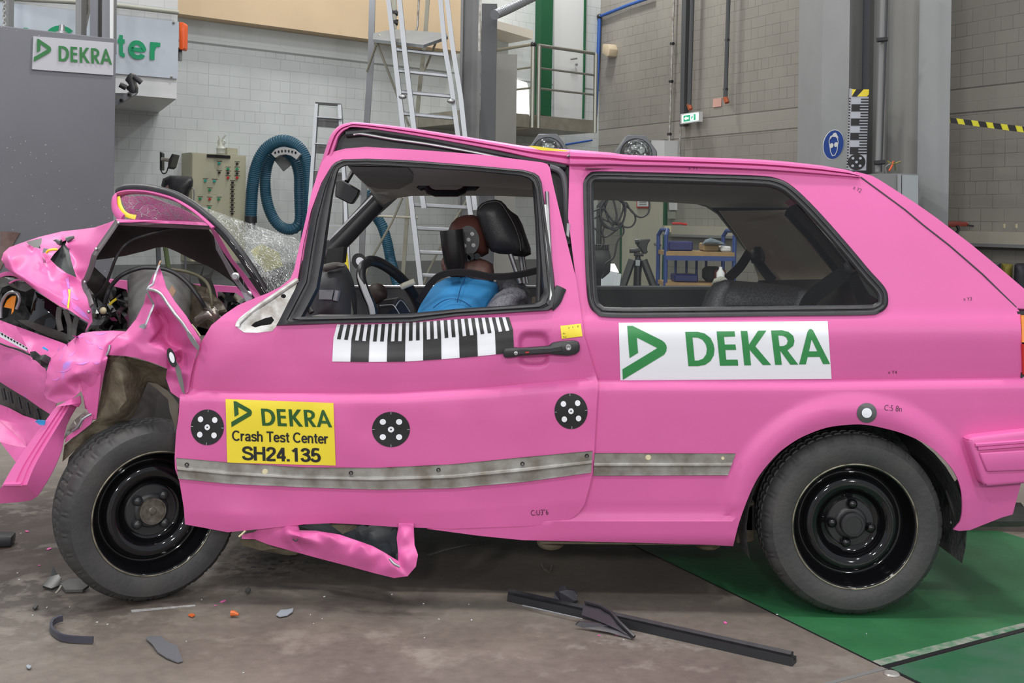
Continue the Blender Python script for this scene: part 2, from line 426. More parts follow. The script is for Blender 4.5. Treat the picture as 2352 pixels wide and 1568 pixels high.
def arc(cx, cy, rx, ry, a0, a1, n=14): return [(cx+rx*math.cos(math.radians(a0+(a1-a0)*i/n)), cy+ry*math.sin(math.radians(a0+(a1-a0)*i/n))) for i in range(n+1)]
GLYPH = {'C': (.78, [arc(.40,.5,.33,.43,42,318)]), 'r': (.40, [[(.08,0),(.08,.72)],[(.09,.38),(.13,.55),(.22,.64),(.36,.63)]]),
 'a': (.58, [[(.08,.52),(.15,.62),(.27,.65),(.39,.62),(.44,.52),(.44,.12),(.48,0)],[(.44,.41),(.28,.37),(.13,.31),(.08,.19),(.14,.09),(.25,.07),(.37,.12),(.44,.24)]]),
 's': (.54, [[(.46,.52),(.38,.62),(.25,.65),(.12,.61),(.08,.52),(.13,.43),(.26,.37),(.40,.31),(.45,.2),(.40,.1),(.27,.07),(.12,.09),(.05,.19)]]),
 'h': (.58, [[(.08,0),(.08,1)],[(.08,.45),(.15,.6),(.27,.65),(.38,.61),(.44,.48),(.44,0)]]), 'n': (.58, [[(.08,0),(.08,.72)],[(.08,.45),(.15,.6),(.27,.65),(.38,.61),(.44,.48),(.44,0)]]),
 'T': (.66, [[(0,.93),(.64,.93)],[(.32,.93),(.32,0)]]), 'e': (.56, [[(.07,.37),(.45,.37),(.44,.5),(.37,.61),(.26,.65),(.15,.61),(.08,.5),(.06,.36),(.08,.21),(.16,.1),(.28,.07),(.39,.1),(.45,.19)]]),
 't': (.38, [[(.16,.92),(.16,.2),(.19,.1),(.26,.07),(.33,.08)],[(.01,.66),(.33,.66)]]), ' ': (.30, []),
 'S': (.68, [[(.56,.71),(.49,.86),(.33,.92),(.16,.87),(.09,.73),(.15,.6),(.33,.52),(.51,.44),(.59,.29),(.52,.14),(.34,.08),(.14,.13),(.06,.29)]]),
 'H': (.72, [[(.08,0),(.08,1)],[(.58,0),(.58,1)],[(.08,.53),(.58,.53)]]), '2': (.58, [[(.08,.69),(.13,.86),(.27,.92),(.42,.87),(.47,.71),(.41,.54),(.2,.3),(.08,.08),(.53,.08)]]),
 '4': (.58, [[(.39,0),(.39,.98)],[(.38,.93),(.07,.32)],[(.02,.28),(.54,.28)]]), '.': (.28, [[(.10,0),(.10,.17)]]), '1': (.56, [[(.29,0),(.29,1)],[(.29,.9),(.08,.73)]]),
 '3': (.58, [[(.07,.74),(.13,.87),(.27,.92),(.41,.86),(.45,.73),(.38,.6),(.24,.54),(.40,.47),(.48,.3),(.42,.14),(.27,.08),(.12,.12),(.05,.27)]]),
 '5': (.58, [[(.48,.92),(.16,.92),(.11,.50),(.24,.59),(.40,.55),(.48,.38),(.46,.2),(.36,.1),(.22,.08),(.09,.14),(.04,.26)]])}
def stroke_decal(name, s, mp, Yf, o, m, parent, w=.16, bx=(0,1,0,1)):
    """upright grotesque lettering drawn with a broad pen"""
    x = 0; St = []
    for ch in s:
        adv, sts = GLYPH[ch]
        for st in sts:
            if ch not in 'T' and len(st) > 5: st = spl(st, 3)
            St.append([(x+a, b) for a, b in st])
        x += adv
    x0 = min(p[0] for st in St for p in st)-w/2; x1 = max(p[0] for st in St for p in st)+w/2
    mb = MB(); k = 0
    for st in St:
        n = len(st); L = []; R = []
        for i in range(n):
            a, b = st[max(0, i-1)], st[min(n-1, i+1)]; dx, dy = b[0]-a[0], b[1]-a[1]; l = math.hypot(dx, dy) or 1; q = w/2
            if 0 < i < n-1:
                d1 = (st[i][0]-st[i-1][0], st[i][1]-st[i-1][1]); d2 = (st[i+1][0]-st[i][0], st[i+1][1]-st[i][1]); l1, l2 = math.hypot(*d1) or 1, math.hypot(*d2) or 1
                cs = max(.35, math.sqrt(max(0, (1+(d1[0]*d2[0]+d1[1]*d2[1])/(l1*l2))/2))); q = w/2/cs
                dx, dy = d1[0]/l1+d2[0]/l2, d1[1]/l1+d2[1]/l2; l = math.hypot(dx, dy) or 1
            L.append((st[i][0]-dy/l*q, st[i][1]+dx/l*q)); R.append((st[i][0]+dy/l*q, st[i][1]-dx/l*q))
        V = []
        for p in L+R:
            u = bx[0]+(p[0]-x0)/(x1-x0)*(bx[1]-bx[0]); v = bx[3]-p[1]*(bx[3]-bx[2]); px, py = mp(u, v); V.append(P(px, py, Yf(px, py)-o-.00004*k))
        k += 1
        mb.add(V, [(i, i+1, n+i+1, n+i) for i in range(n-1)])
    return mb.build(name, m, parent)
def loft(name, A, B, prof, Yf, m, parent, n=5, sharp=50, t=.0):
    """surface between two picture curves with matching points; prof (u, depth)"""
    a, b = spl(A, n), spl(B, n); V = []; k = len(prof)
    for p, q in zip(a, b):
        for u, d in prof:
            x, y = p[0]+(q[0]-p[0])*u, p[1]+(q[1]-p[1])*u; V.append(P(x, y, Yf(x, y)+d))
    Fs = [(i*k+j, (i+1)*k+j, (i+1)*k+j+1, i*k+j+1) for i in range(len(a)-1) for j in range(k-1)]
    if t: V, Fs = thick(V, Fs, Vector((0, t, 0)))
    return finish(name, V, Fs, m, parent, sharp)

def strips(name, lines, m, parent, t=.004, n=3, sharp=25):
    """folded sheet between matching 3-D lines (x, y, Y)"""
    L = [[P(*p) for p in spl(l, n)] for l in lines]; k = len(L[0]); V = [v for l in L for v in l]
    Fs = [(i*k+j, i*k+j+1, (i+1)*k+j+1, (i+1)*k+j) for i in range(len(L)-1) for j in range(k-1)]
    V, Fs = thick(V, Fs, Vector((0, t, 0))); return finish(name, V, Fs, m, parent, sharp)

from mathutils.bvhtree import BVHTree
def surf(o):
    """depth of an already built part along a picture ray"""
    mw = Matrix.Translation(o.location) if o.parent is None else Matrix.Identity(4)
    b = BVHTree.FromPolygons([mw @ v.co for v in o.data.vertices], [tuple(p.vertices) for p in o.data.polygons]); last = [3.5]
    def f(px, py):
        h = b.ray_cast(Vector((0, 0, H)), ray(px, py))
        if h[0] is not None: last[0] = h[0].y
        return last[0]
    return f
# ================================================================ the car
def interp(tab, x):
    if x <= tab[0][0]: return tab[0][1]
    for (a, b), (c, d) in zip(tab, tab[1:]):
        if x <= c: return b+(d-b)*(x-a)/(c-a)
    return tab[-1][1]
def YB(px): return 3.49-.0000217*(px-350)
PROF = [(270,.19),(340,.165),(380,.148),(470,.113),(560,.082),(640,.055),(700,.032),(714,.027),(735,.012),(752,.003),(768,0),(790,.001),(830,.007),(866,.016),(871,.018),(876,.008),(890,-.004),(900,-.005),(940,-.004),(1040,.002),(1150,.012),(1210,.026),(1260,.045)]
BREAK = [p[0] for p in PROF]
def wgt(py): return max(0, min(1, (py-740)/60))
def cr_q(px): return 877+(px-1370)*.0 - max(0, px-1900)*.012
def cr_d(px): return interp([(400,899),(430,900),(655,907),(910,906),(1123,894),(1369,872)], px)
def qS(px, py):
    v = py-(cr_q(px)-875)*wgt(py)
    d = interp(PROF, v)
    r = math.hypot(px-1962, (py-1215))
    if py < 1235 and r < 330:
        f = interp([(240,.004),(262,.016),(285,.013),(312,0)], r)
        d -= f
    if 1180 < py and px < 1690:
        d = interp([(1180,.012),(1188,.016),(1194,.004),(1240,.014),(1256,.04)], py)
    if px < 1345: d += interp([(1310, .0), (1345, 0)], px)
    d += .006*math.exp(-((px-1350)/16)**2) if py < 730 else 0
    return YB(px)+d
def gs(px, py, cx, cy, sx, sy): return math.exp(-((px-cx)/sx)**2-((py-cy)/sy)**2)
def dS(px, py):
    v = py-(cr_d(px)-875)*wgt(py)
    d = interp(PROF, v)-.014
    # handle recess
    x = abs(px-1226)/34; y = abs(py-802)/38; q = (x**4+y**4)**.25
    q = max(0, min(1, (1.15-q)/.42)); d += .022*q*q*(3-2*q)
    d += .012*gs(px, py, 800, 1215, 90, 50)-.014*gs(px, py, 560, 1190, 90, 40)+.010*gs(px, py, 640, 1175, 60, 60)
    d += .02*gs(px, py, 440, 830, 30, 70)+.012*gs(px, py, 900, 790, 260, 40)
    d -= .010*interp([(380,1),(430,.0)], px)
    d += .006*noise.noise(Vector((px/120, py/90, 0)))
    return YB(px)+d
def rowsf(cr):
    vs = sorted(set(BREAK+list(range(285, 1262, 13))))
    def f(x):
        out = []
        for v in vs:
            y = v
            for _ in range(3): y = v+(cr(x)-875)*wgt(y)
            if not out or y-out[-1] > 3: out.append(y)
        return out
    return f
car = thing('crashed_car', 'pink three-door hatchback with its front end crushed, standing on the hall floor', 'car', (0.2, 4.3, 0))
# ---- rear body side
QO = [(1308,380),(1420,380),(1500,381),(1700,388),(1880,399),(1960,405),(1977,407)]+[(2010,430),(2079,483),(2122,519),(2181,565),(2257,631),(2334,706)]+[(2343,716),(2352,873),(2402,873),(2402,1000),(2352,1100),(2345,1110),(2326,1181),(2301,1188),(2228,1217),(2203,1219),(2190,1216)]
ARCH = [(2205,1198),(2210,1174),(2208,1128),(2193,1086),(2161,1047),(2126,1019),(2073,995),(2021,981),(1986,975),(1951,975),(1898,982),(1845,1002),(1810,1023),(1784,1044),(1751,1082),(1730,1117),(1709,1167),(1695,1209),(1684,1254)]
QO += spl(ARCH, 4)+[(1635,1251),(1500,1247),(1380,1244),(1200,1240),(1100,1230),(980,1214),(1280,1190),(1325,1100),(1330,700),(1305,500)]
GO = spl([(1341,440),(1343,415),(1354,400),(1375,395),(1489,397),(1629,401),(1745,405),(1788,412),(1822,431),(1873,480),(1942,557),(1995,620),(2029,658),(2038,680),(2036,703),(2018,717),(1985,722),(1803,724),(1559,727),(1400,727),(1370,718),(1354,698),(1348,650),(1344,550)], 4, True)
body = panel('body_side', QO, PINK, qS, car, holes=[GO], grid=12, rows=rowsf(cr_q), t=.006, sharp=40)
def inset(poly, d):
    n = len(poly); A = sum(poly[i][0]*poly[(i+1) % n][1]-poly[(i+1) % n][0]*poly[i][1] for i in range(n)); s = 1 if A > 0 else -1; out = []
    for i in range(n):
        a, b = poly[i-1], poly[(i+1) % n]; dx, dy = b[0]-a[0], b[1]-a[1]; L = math.hypot(dx, dy) or 1
        dd = d(poly[i]) if callable(d) else d
        out.append((poly[i][0]-s*dy/L*dd, poly[i][1]+s*dx/L*dd))
    return out
def gasket(name, ring, widths, m, parent, Yf, n0=0):
    """rubber profile: nested rings (inset px, forward m)"""
    rings = []
    for d, o in widths: rings.append([P(x, y, Yf(x, y)-o) for x, y in inset(ring, d)])
    n = len(ring); V = [v for r in rings for v in r]; Fs = []
    for k in range(len(rings)-1):
        for i in range(n): Fs.append((k*n+i, k*n+(i+1) % n, (k+1)*n+(i+1) % n, (k+1)*n+i))
    return finish(name, V, Fs, m, parent, 60)
gasket('rear_window_seal', GO, [(-2,-.002),(-1,.007),(4,.010),(7,.010),(9,.006),(11,.006),(13,.010),(17,.009),(20,.003),(22,-.004)], BLACK, car, lambda x, y: qS(x, y))
GI = inset(GO, 19)
def glassmat():
    m = bpy.data.materials.new('tinted_glass'); m.use_nodes = True; nt = m.node_tree; N = nt.nodes; L = nt.links; N.clear()
    o = N.new('ShaderNodeOutputMaterial'); t = N.new('ShaderNodeBsdfTransparent'); g = N.new('ShaderNodeBsdfGlossy'); x = N.new('ShaderNodeMixShader')
    t.inputs[0].default_value = (.80, .84, .80, 1); g.inputs['Roughness'].default_value = .03
    fr = N.new('ShaderNodeFresnel'); fr.inputs[0].default_value = 1.45
    L.new(fr.outputs[0], x.inputs[0]); L.new(t.outputs[0], x.inputs[1]); L.new(g.outputs[0], x.inputs[2]); L.new(x.outputs[0], o.inputs[0]); return m
GLASS = glassmat()
panel('rear_side_glass', GI, GLASS, lambda x, y: qS(x, y)+.006, car, t=0, grid=40)
# ---- side rub strip channels
def strip(name, top, bot, Yf, parent, o=.0):
    n = 60; mb = MB(); V = []; Fs = []
    rows = [(0, .001), (.03, -.004), (.38, -.005), (.48, .004), (.56, .005), (.64, -.003), (.95, -.006), (1, .001)]
    a0, a1 = max(top[0][0], bot[0][0]*0+top[0][0]), top[-1][0]
    for i in range(n+1):
        t = i/n; xt = top[0][0]+(top[-1][0]-top[0][0])*t; xb = bot[0][0]+(bot[-1][0]-bot[0][0])*t
        yt, yb = interp(top, xt), interp(bot, xb)
        for u, d in rows:
            x, y = xt+(xb-xt)*u, yt+(yb-yt)*u; V.append(P(x, y, Yf(x, y)-.009-d))
    k = len(rows)
    for i in range(n):
        for j in range(k-1): Fs.append((i*k+j, (i+1)*k+j, (i+1)*k+j+1, i*k+j+1))
    return finish(name, V, Fs, GALV, parent, 25)
strip('trim_channel', [(1366,1040),(1690,1041)], [(1363,1092),(1672,1091)], qS, car)
def clip(px, py, Yf, parent, m=CREAM, r=.010):
    M = Matrix.Translation(P(px, py, Yf(px, py)-.004)); V, Fs = lathe([(0, -.004), (r*.7, -.004), (r, 0), (r, .004)], M, 14); finish('trim_clip', V, Fs, m, parent)
clip(1489, 1050, qS, car); clip(1660, 1052, qS, car, r=.006)
# ---- stickers on the rear side
STQ = quad([(1421,741),(1901,737),(1910,870),(1425,873)])
decal('logo_sticker', [([(0,0),(1,0),(1,1),(0,1)], [])], STQ, qS, .0018, WHITE, car, row=.06)
LW = fit(LOGO, (100,2200,80,660), (0,1,0,1))+fit(WORD, (100,2200,80,660), (0,1,0,1))
decal('sticker_lettering', LW, STQ, qS, .0036, GREEN, car, row=.06)
def ring_mark(name, cx, cy, rx, ry, Yf, parent, rot=0, m1=DKGR, inner=.46, o=.002):
    sq = quad([(cx-rx,cy-ry),(cx+rx,cy-ry),(cx+rx,cy+ry),(cx-rx,cy+ry)])
    a = decal(name, [(ell(.5,.5,.5,.5,32,0), [])], sq, Yf, o, m1, parent, row=.25)
    decal(name+'_centre', [(ell(.5,.5,.5*inner,.5*inner,24), [])], sq, Yf, o+.0015, WHITE, parent if parent.parent is None else parent, row=0)
ring_mark('ring_marker', 1991, 948, 23, 23, qS, car, m1=mat('marker_grey', s2l(85,85,88), .4), inner=.5)
def target(cx, cy, rx, ry, Yf, parent, rot):
    mp = lambda u, v: (cx+(u*rx*math.cos(rot)-v*ry*math.sin(rot)), cy+(u*rx*math.sin(rot)+v*ry*math.cos(rot)))
    decal('target_marker', [(ell(0,0,1,1,40), [])], mp, Yf, .002, INK, parent, row=.25)
    dots = [(ell(a,b,.165,.165,18), []) for a, b in ((-.43,-.43),(.43,-.43),(-.43,.43),(.43,.43))]
    dots.append((ell(0,0,.165,.165,18), [ell(0,0,.05,.05,10)]))
    for a in range(4):
        c, s = math.cos(a*PI/2), math.sin(a*PI/2); dots.append(([(c*.85-s*.008, s*.85+c*.008),(c*.99-s*.008, s*.99+c*.008),(c*.99+s*.008, s*.99-c*.008),(c*.85+s*.008, s*.85-c*.008)], []))
    decal('target_dots', dots, mp, Yf, .0035, WHITE, parent, row=0)
def pen(txt, x, y, wd, hg, Yf, parent, rot=0):
    mp = lambda u, v: (x+u*wd*math.cos(rot)-v*hg*math.sin(rot), y+u*wd*math.sin(rot)+v*hg*math.cos(rot))
    text_decal('pen_mark', txt, mp, Yf, .002, INK, parent, bold=-.008, row=0)
pen('C:5 8n', 2032, 929, 40, 13, qS, car, .08); pen('x Y2', 1963, 425, 20, 9, qS, car, .5); pen('x Y3', 2213, 682, 19, 8, qS, car); pen('x Y4', 2040, 851, 20, 7, qS, car)
pen('x Y1', 1581, 384, 20, 5, qS, car)
# ---- tail light, rear bumper, valance, tailgate
def corner(px, k=1): return max(0, px-2300)/100
TY = lambda x, y: YB(x)+.02+.0
o = panel('tail_light', [(2337,715),(2410,715),(2410,868),(2345,868)], BLACK, lambda x, y: qS(x, y)-.004, car, t=.03)
panel('amber_lens', [(2346,724),(2410,724),(2410,786),(2348,786)], AMBER, lambda x, y: qS(x, y)-.009, o, t=.01)
panel('red_lens', [(2348,790),(2410,790),(2410,860),(2350,860)], RED, lambda x, y: qS(x, y)-.009, o, t=.01)
# tailgate shell wrapped round the rear: side strip and rear slope across the car
TG_in = [(1977,407),(2079,482),(2122,518),(2181,564),(2257,630),(2334,706)]
TG_out = [(1966,394),(2002,403),(2022,414),(2104,467),(2155,503),(2232,562),(2308,625),(2410,712)]
GY = lambda x, y: qS(min(x, 2340), min(y, 700))+.004
panel('tailgate_edge', [TG_out[0]]+TG_out[1:-1]+[(2352,664),(2410,712),(2336,708)]+list(reversed(TG_in[:-1])), PINK, GY, car, t=.006, grid=16, o=.0)
tg = MB()
V = []
for x, y in TG_out:
    a = P(x, y, GY(x, y)); V += [a, Vector((a.x, a.y+1.30, a.z-.02))]
tg.add(*thick(V, [(2*i, 2*i+2, 2*i+3, 2*i+1) for i in range(len(TG_out)-1)], Vector((-.01, 0, -.02))))
tg.build('tailgate', PINK, car)
RY = lambda x, y: YB(x)-.03
BO = [(2224,1012),(2232,1004),(2352,990),(2430,984),(2430,1105),(2352,1111),(2268,1119),(2258,1112)]
mb = MB(); mb.add(*bev(*pprism(BO, lambda x, y: YB(x)-.045, .10), .012, 3))
V, Fs = tube([P(2240,1022,3.40), P(2430,1008,3.395)], .006, 6); mb.add(V, Fs)
V, Fs = tube([P(2246,1030,3.40), P(2430,1016,3.395)], .006, 6); mb.add(V, Fs)
mb.add(*bev(*pprism([(2250,1040),(2430,1028),(2430,1078),(2268,1084)], lambda x, y: YB(x)-.055, .02), .005, 2))
mb.build('rear_bumper', PINK, car, sharp=50)
mb = MB(); mb.add(*box((1.66, 3.48, .45), (1.76, 4.95, .60))); mb.build('rear_bumper_back', PINK, car)
V, Fs = tube([P(x, y, GY(x, y)-.004) for x, y in TG_in], .0028, 6); finish('tailgate_gap', V, Fs, BLACK, car)
# ---- roof: near rails, roof skin, headliner
RPROF = [(0,.05),(.06,.02),(.18,.002),(.40,.0),(.47,.008),(.52,.012),(.57,.006),(.64,-.002),(.86,-.002),(.94,.004),(1,.02)]
loft('roof_rail', [(1309,343),(1400,350),(1450,356),(1603,361),(1757,367),(1872,378),(1910,384),(1949,391),(1972,400)], [(1309,381),(1400,380),(1450,381),(1603,385),(1757,392),(1872,400),(1910,403),(1949,406),(1976,408)], RPROF, lambda x, y: YB(x)+.128, PINK, car, t=.012)
FRT = [(686,640),(692,600),(707,501),(727,405),(745,350),(757,315),(768,298),(782,287),(800,282),(830,281),(944,294),(1134,324),(1220,337),(1309,343)]
FRB = [(696,645),(704,602),(719,505),(742,420),(762,364),(772,335),(777,318),(785,306),(796,298),(820,293),(944,311),(1134,345),(1220,364),(1309,382)]
def frS(x, y): return 3.625
loft('front_roof_rail', FRT, FRB, RPROF, frS, PINK, car, n=6, t=.012)
# roof skin, buckled up over the front seats
tops = spl([(790,284,3.70),(830,281,3.70),(944,294,3.70),(1040,309,3.69),(1134,324,3.69),(1220,338,3.68),(1300,345,3.68),(1400,351,3.68),(1500,357,3.68),(1603,361,3.67),(1757,367,3.67),(1872,378,3.66),(1966,395,3.65)], 3)
V = []; nr = 9
for x, y, Y in tops:
    a = P(x, y+2, Y)
    for k in range(nr+1):
        u = k/nr; V.append(Vector((a.x, a.y+1.24*u, a.z-(a.z-1.375)*u*.9-.015*u+.02*math.sin(PI*u)*0)))
Fs = [(i*(nr+1)+k, (i+1)*(nr+1)+k, (i+1)*(nr+1)+k+1, i*(nr+1)+k+1) for i in range(len(tops)-1) for k in range(nr)]
V, Fs = thick(V, Fs, Vector((0, 0, -.02))); finish('roof', V, Fs, PINK, car)
def roofz(px, py): return 3.68
decal('roof_sticker', [([(0,.1),(.15,0),(1,.55),(.9,.8),(.35,1),(.22,.8)], [])], quad([(1213,334),(1308,341),(1308,350),(1213,343)]), lambda x, y: frS(x, y)-.002 if x < 1309 else 3.6, .004, YELLOW, car, row=0)
pp = [P(1303,359,3.615), P(1312,356,3.61), P(1331,357,3.61)]; V, Fs = tube(pp, [.003,.006,.003], 8); finish('aerial_base', V, Fs, STEEL, car)
V, Fs = tube([P(1908,385,3.655), P(1930,389,3.65), P(1951,392,3.65)], .005, 6); finish('hinge_cover', V, Fs, BLACK, car)
# weather strip between door and roof rail, black; bright tube paints its highlight
panel('door_aperture_seal', [(768,350),(773,330),(782,308),(790,298),(806,291),(841,295),(979,315),(1080,332),(1185,356),(1309,380),(1325,430),(1316,560),(1325,640),(1300,600),(1240,400),(1100,372),(900,360),(800,365)], BLACK, lambda x, y: 3.655, car, t=.04)
V, Fs = tube([P(x, y, 3.645) for x, y in [(795,306),(860,300),(979,318),(1185,360),(1300,382)]], .014, 10); finish('rubber_bead', V, Fs, BLACK, car)
V, Fs = tube([P(x, y, 3.637) for x, y in spl([(812,309),(830,307),(900,319),(979,330),(1080,348),(1170,366)], 4)], .005, 8); finish('highlight_bead', V, Fs, STEEL, car)
V, Fs = tube([P(x, y, 3.62) for x, y in spl([(1262,383),(1288,395),(1299,430),(1302,500),(1306,560)], 4)], .010, 8); finish('pillar_seal', V, Fs, mat('grey_seal', (.10, .10, .11), .25), car)
panel('pillar_bracket', [(1302,512),(1309,514),(1307,545),(1301,540)], STEEL, 3.56, car, t=.02)
# headliner and visor seen through the windows
def lin4(a, b):   # depth by height between two picture rows
    return lambda x, y: a[1]+(b[1]-a[1])*(y-a[0])/(b[0]-a[0])
HL = lin4((378,3.74),(440,4.90))
panel('headliner', [(790,372),(1300,372),(1300,440),(1227,436),(1110,428),(960,426),(885,440),(862,442),(815,400)], LINER, HL, car, t=.01, grid=30)
panel('roof_side_trim', [(800,385),(862,436),(885,428),(960,412),(1110,413),(1227,421),(1300,426),(1300,455),(1227,453),(1110,448),(944,450),(905,456),(880,470),(868,460),(845,432)], mat('side_trim', (.42,.41,.385), .9), lin4((385,4.80),(455,4.99)), car, t=.01, grid=30)
panel('sun_visor', [(800,382),(935,385),(948,400),(945,418),(915,434),(872,434),(845,428),(812,398)], mat('visor_grey', (0.26,0.265,0.245), .9), lambda x, y: HL(x, y)-.05, car, t=.03, grid=14)
HR = lin4((395,3.74),(470,4.95))
panel('rear_headliner', [(1345,385),(1760,398),(1815,430),(1830,470),(1815,483),(1652,482),(1620,470),(1526,464),(1345,458)], LINER, HR, car, t=.01, grid=30)
V = []; pts = [(963,432,0),(966,427,0),(980,427,0),(986,436,.02),(1000,441,.03),(1050,441,.03),(1064,436,.02),(1070,428,0),(1092,427,0),(1096,432,0)]; pts = [(x, y+1, d) for x, y, d in pts]
V, Fs = tube([P(x, y+2, 4.72-d) for x, y, d in pts], .015, 8); finish('grab_handle', V, Fs, PLAST, car)
# far side of the body with its two window openings
FY = 5.06
FO = [(760,560),(853,440),(1000,432),(1640,444),(1700,455),(1830,470),(1990,640),(2090,700),(2090,985),(560,1000),(560,640),(740,612)]
FH1 = [(762,588),(912,453),(944,449),(1100,449),(1227,450),(1262,452),(1262,657),(770,657),(764,640)]
FH2 = [(1345,458),(1526,463),(1599,467),(1626,475),(1652,492),(1690,540),(1715,574),(1745,615),(1748,660),(1345,660)]
mb = MB(); mb.add(*pprism(FO, FY, .05, holes=[FH1, FH2])); mb.build('far_body_side', DARK, car)
panel('far_door_card', [(740,659),(1300,659),(1300,780),(700,780)], CARD, FY-.05, car, t=.04)
panel('far_rear_card', [(1345,664),(1760,664),(1760,800),(1345,800)], CARD, FY-.09, car, t=.03)
V, Fs = tube([P(740,658,FY-.06), P(1300,658,FY-.06)], .006, 6); finish('far_window_rail', V, Fs, STEEL, car)
V, Fs = tube([P(1345,662,FY-.06), P(1760,662,FY-.06)], .012, 6); finish('far_rear_window_rail', V, Fs, mat('dull_rail', (.12,.12,.13), .4), car)
V, Fs = tube([P(744,592,4.95), P(800,535,4.95), P(866,463,4.95)], .032, 8, sq=(.03, .045)); finish('far_windscreen_pillar', V, Fs, PLAST, car)
V, Fs = tube([P(756,552,4.9), P(840,467,4.9), P(856,450,4.9)], .006, 8); finish('pillar_edge', V, Fs, STEEL, car)
panel('far_outer_panel', [(240,640),(292,645),(500,655),(560,660),(560,720),(240,700)], PINK, 4.98, car, t=.02)
# beige C pillar trim on the far side and black tailgate frame
crumple('rear_pillar_trim', [(1652,484,4.96),(1812,482,4.98),(1835,500,4.97),(1900,575,4.96),(1932,615,4.95),(1935,645,4.93),(1745,645,4.9),(1722,583,4.92),(1690,535,4.94)],
        [(1810,500,4.90),(1850,545,4.88),(1895,600,4.87),(1780,540,4.96),(1830,610,4.94),(1740,560,4.95),(1700,510,4.96)], TRIMB, car, t=.01, sub=3, sharp=60)
V, Fs = tube([P(1818,483,4.55), P(1870,540,4.6), P(1950,640,4.7), P(1990,700,4.7)], .035, 8); finish('tailgate_frame', V, Fs, PLAST, car)
panel('parcel_shelf', [(1745,644),(1940,640),(2020,690),(2020,730),(1640,730)], PLAST, lin4((640,4.75),(730,3.9)), car, t=.01)
# inner front pillar of the car floor etc.
mb = MB(); mb.add(*box((-1.0, 3.62, .22), (.95, 4.95, .30))); mb.add(*box((.80, 3.75, .30), (1.30, 4.95, .38))); mb.build('floor_pan', DARK, car)
V, Fs = tube([(1.1, 3.75, .24), (1.7, 3.75, .25)], .04, 10); finish('silencer', V, Fs, DGREY, car)
mb = MB(); mb.add(*bev(*pprism([(1700,1168),(1735,1150),(1735,1245),(1690,1250)], 3.62, .3), .01)); mb.build('rear_axle_mount', BROWN, car)
for x0, x1 in ((1240,1290),(1600,1650)): V, Fs = sphere(P((x0+x1)/2, 1245, 3.62), .045, 8, (1, 1, .5)); finish('jacking_point', V, Fs, BROWN, car)
V, Fs = pprism([(1240,1240),(1640,1240),(1640,1252),(1240,1248)], 3.52, .1); finish('floor_flange', V, Fs, BROWN, car)
# ---- wheel arch liner
C = P(1962, 1215, 3.5)
pr = []
for k in range(25):
    a = math.radians(-16+212*k/24); pr.append((C.x+.338*math.cos(a), C.z+.338*math.sin(a)))
V = [Vector((x, 3.475, z)) for x, z in pr]+[Vector((x, 3.85, z)) for x, z in pr]; n = len(pr)
Fs = [(i, i+1, n+i+1, n+i) for i in range(n-1)]+[tuple(range(n, 2*n))]
finish('wheel_arch_liner', V, Fs, mat('arch_liner', (0.075,0.075,0.078), .42, bump=.8, bs=45), car)
crumple('mud_flap', [(2172,1128,3.60),(2200,1100,3.56),(2208,1130,3.54),(2209,1180,3.54),(2202,1205,3.55),(2196,1200,3.56)], [], DGREY, car, sub=1)
V, Fs = sphere(P(2190,1200,3.6), .010, 8); finish('white_plug', V, Fs, WPAINT, car)
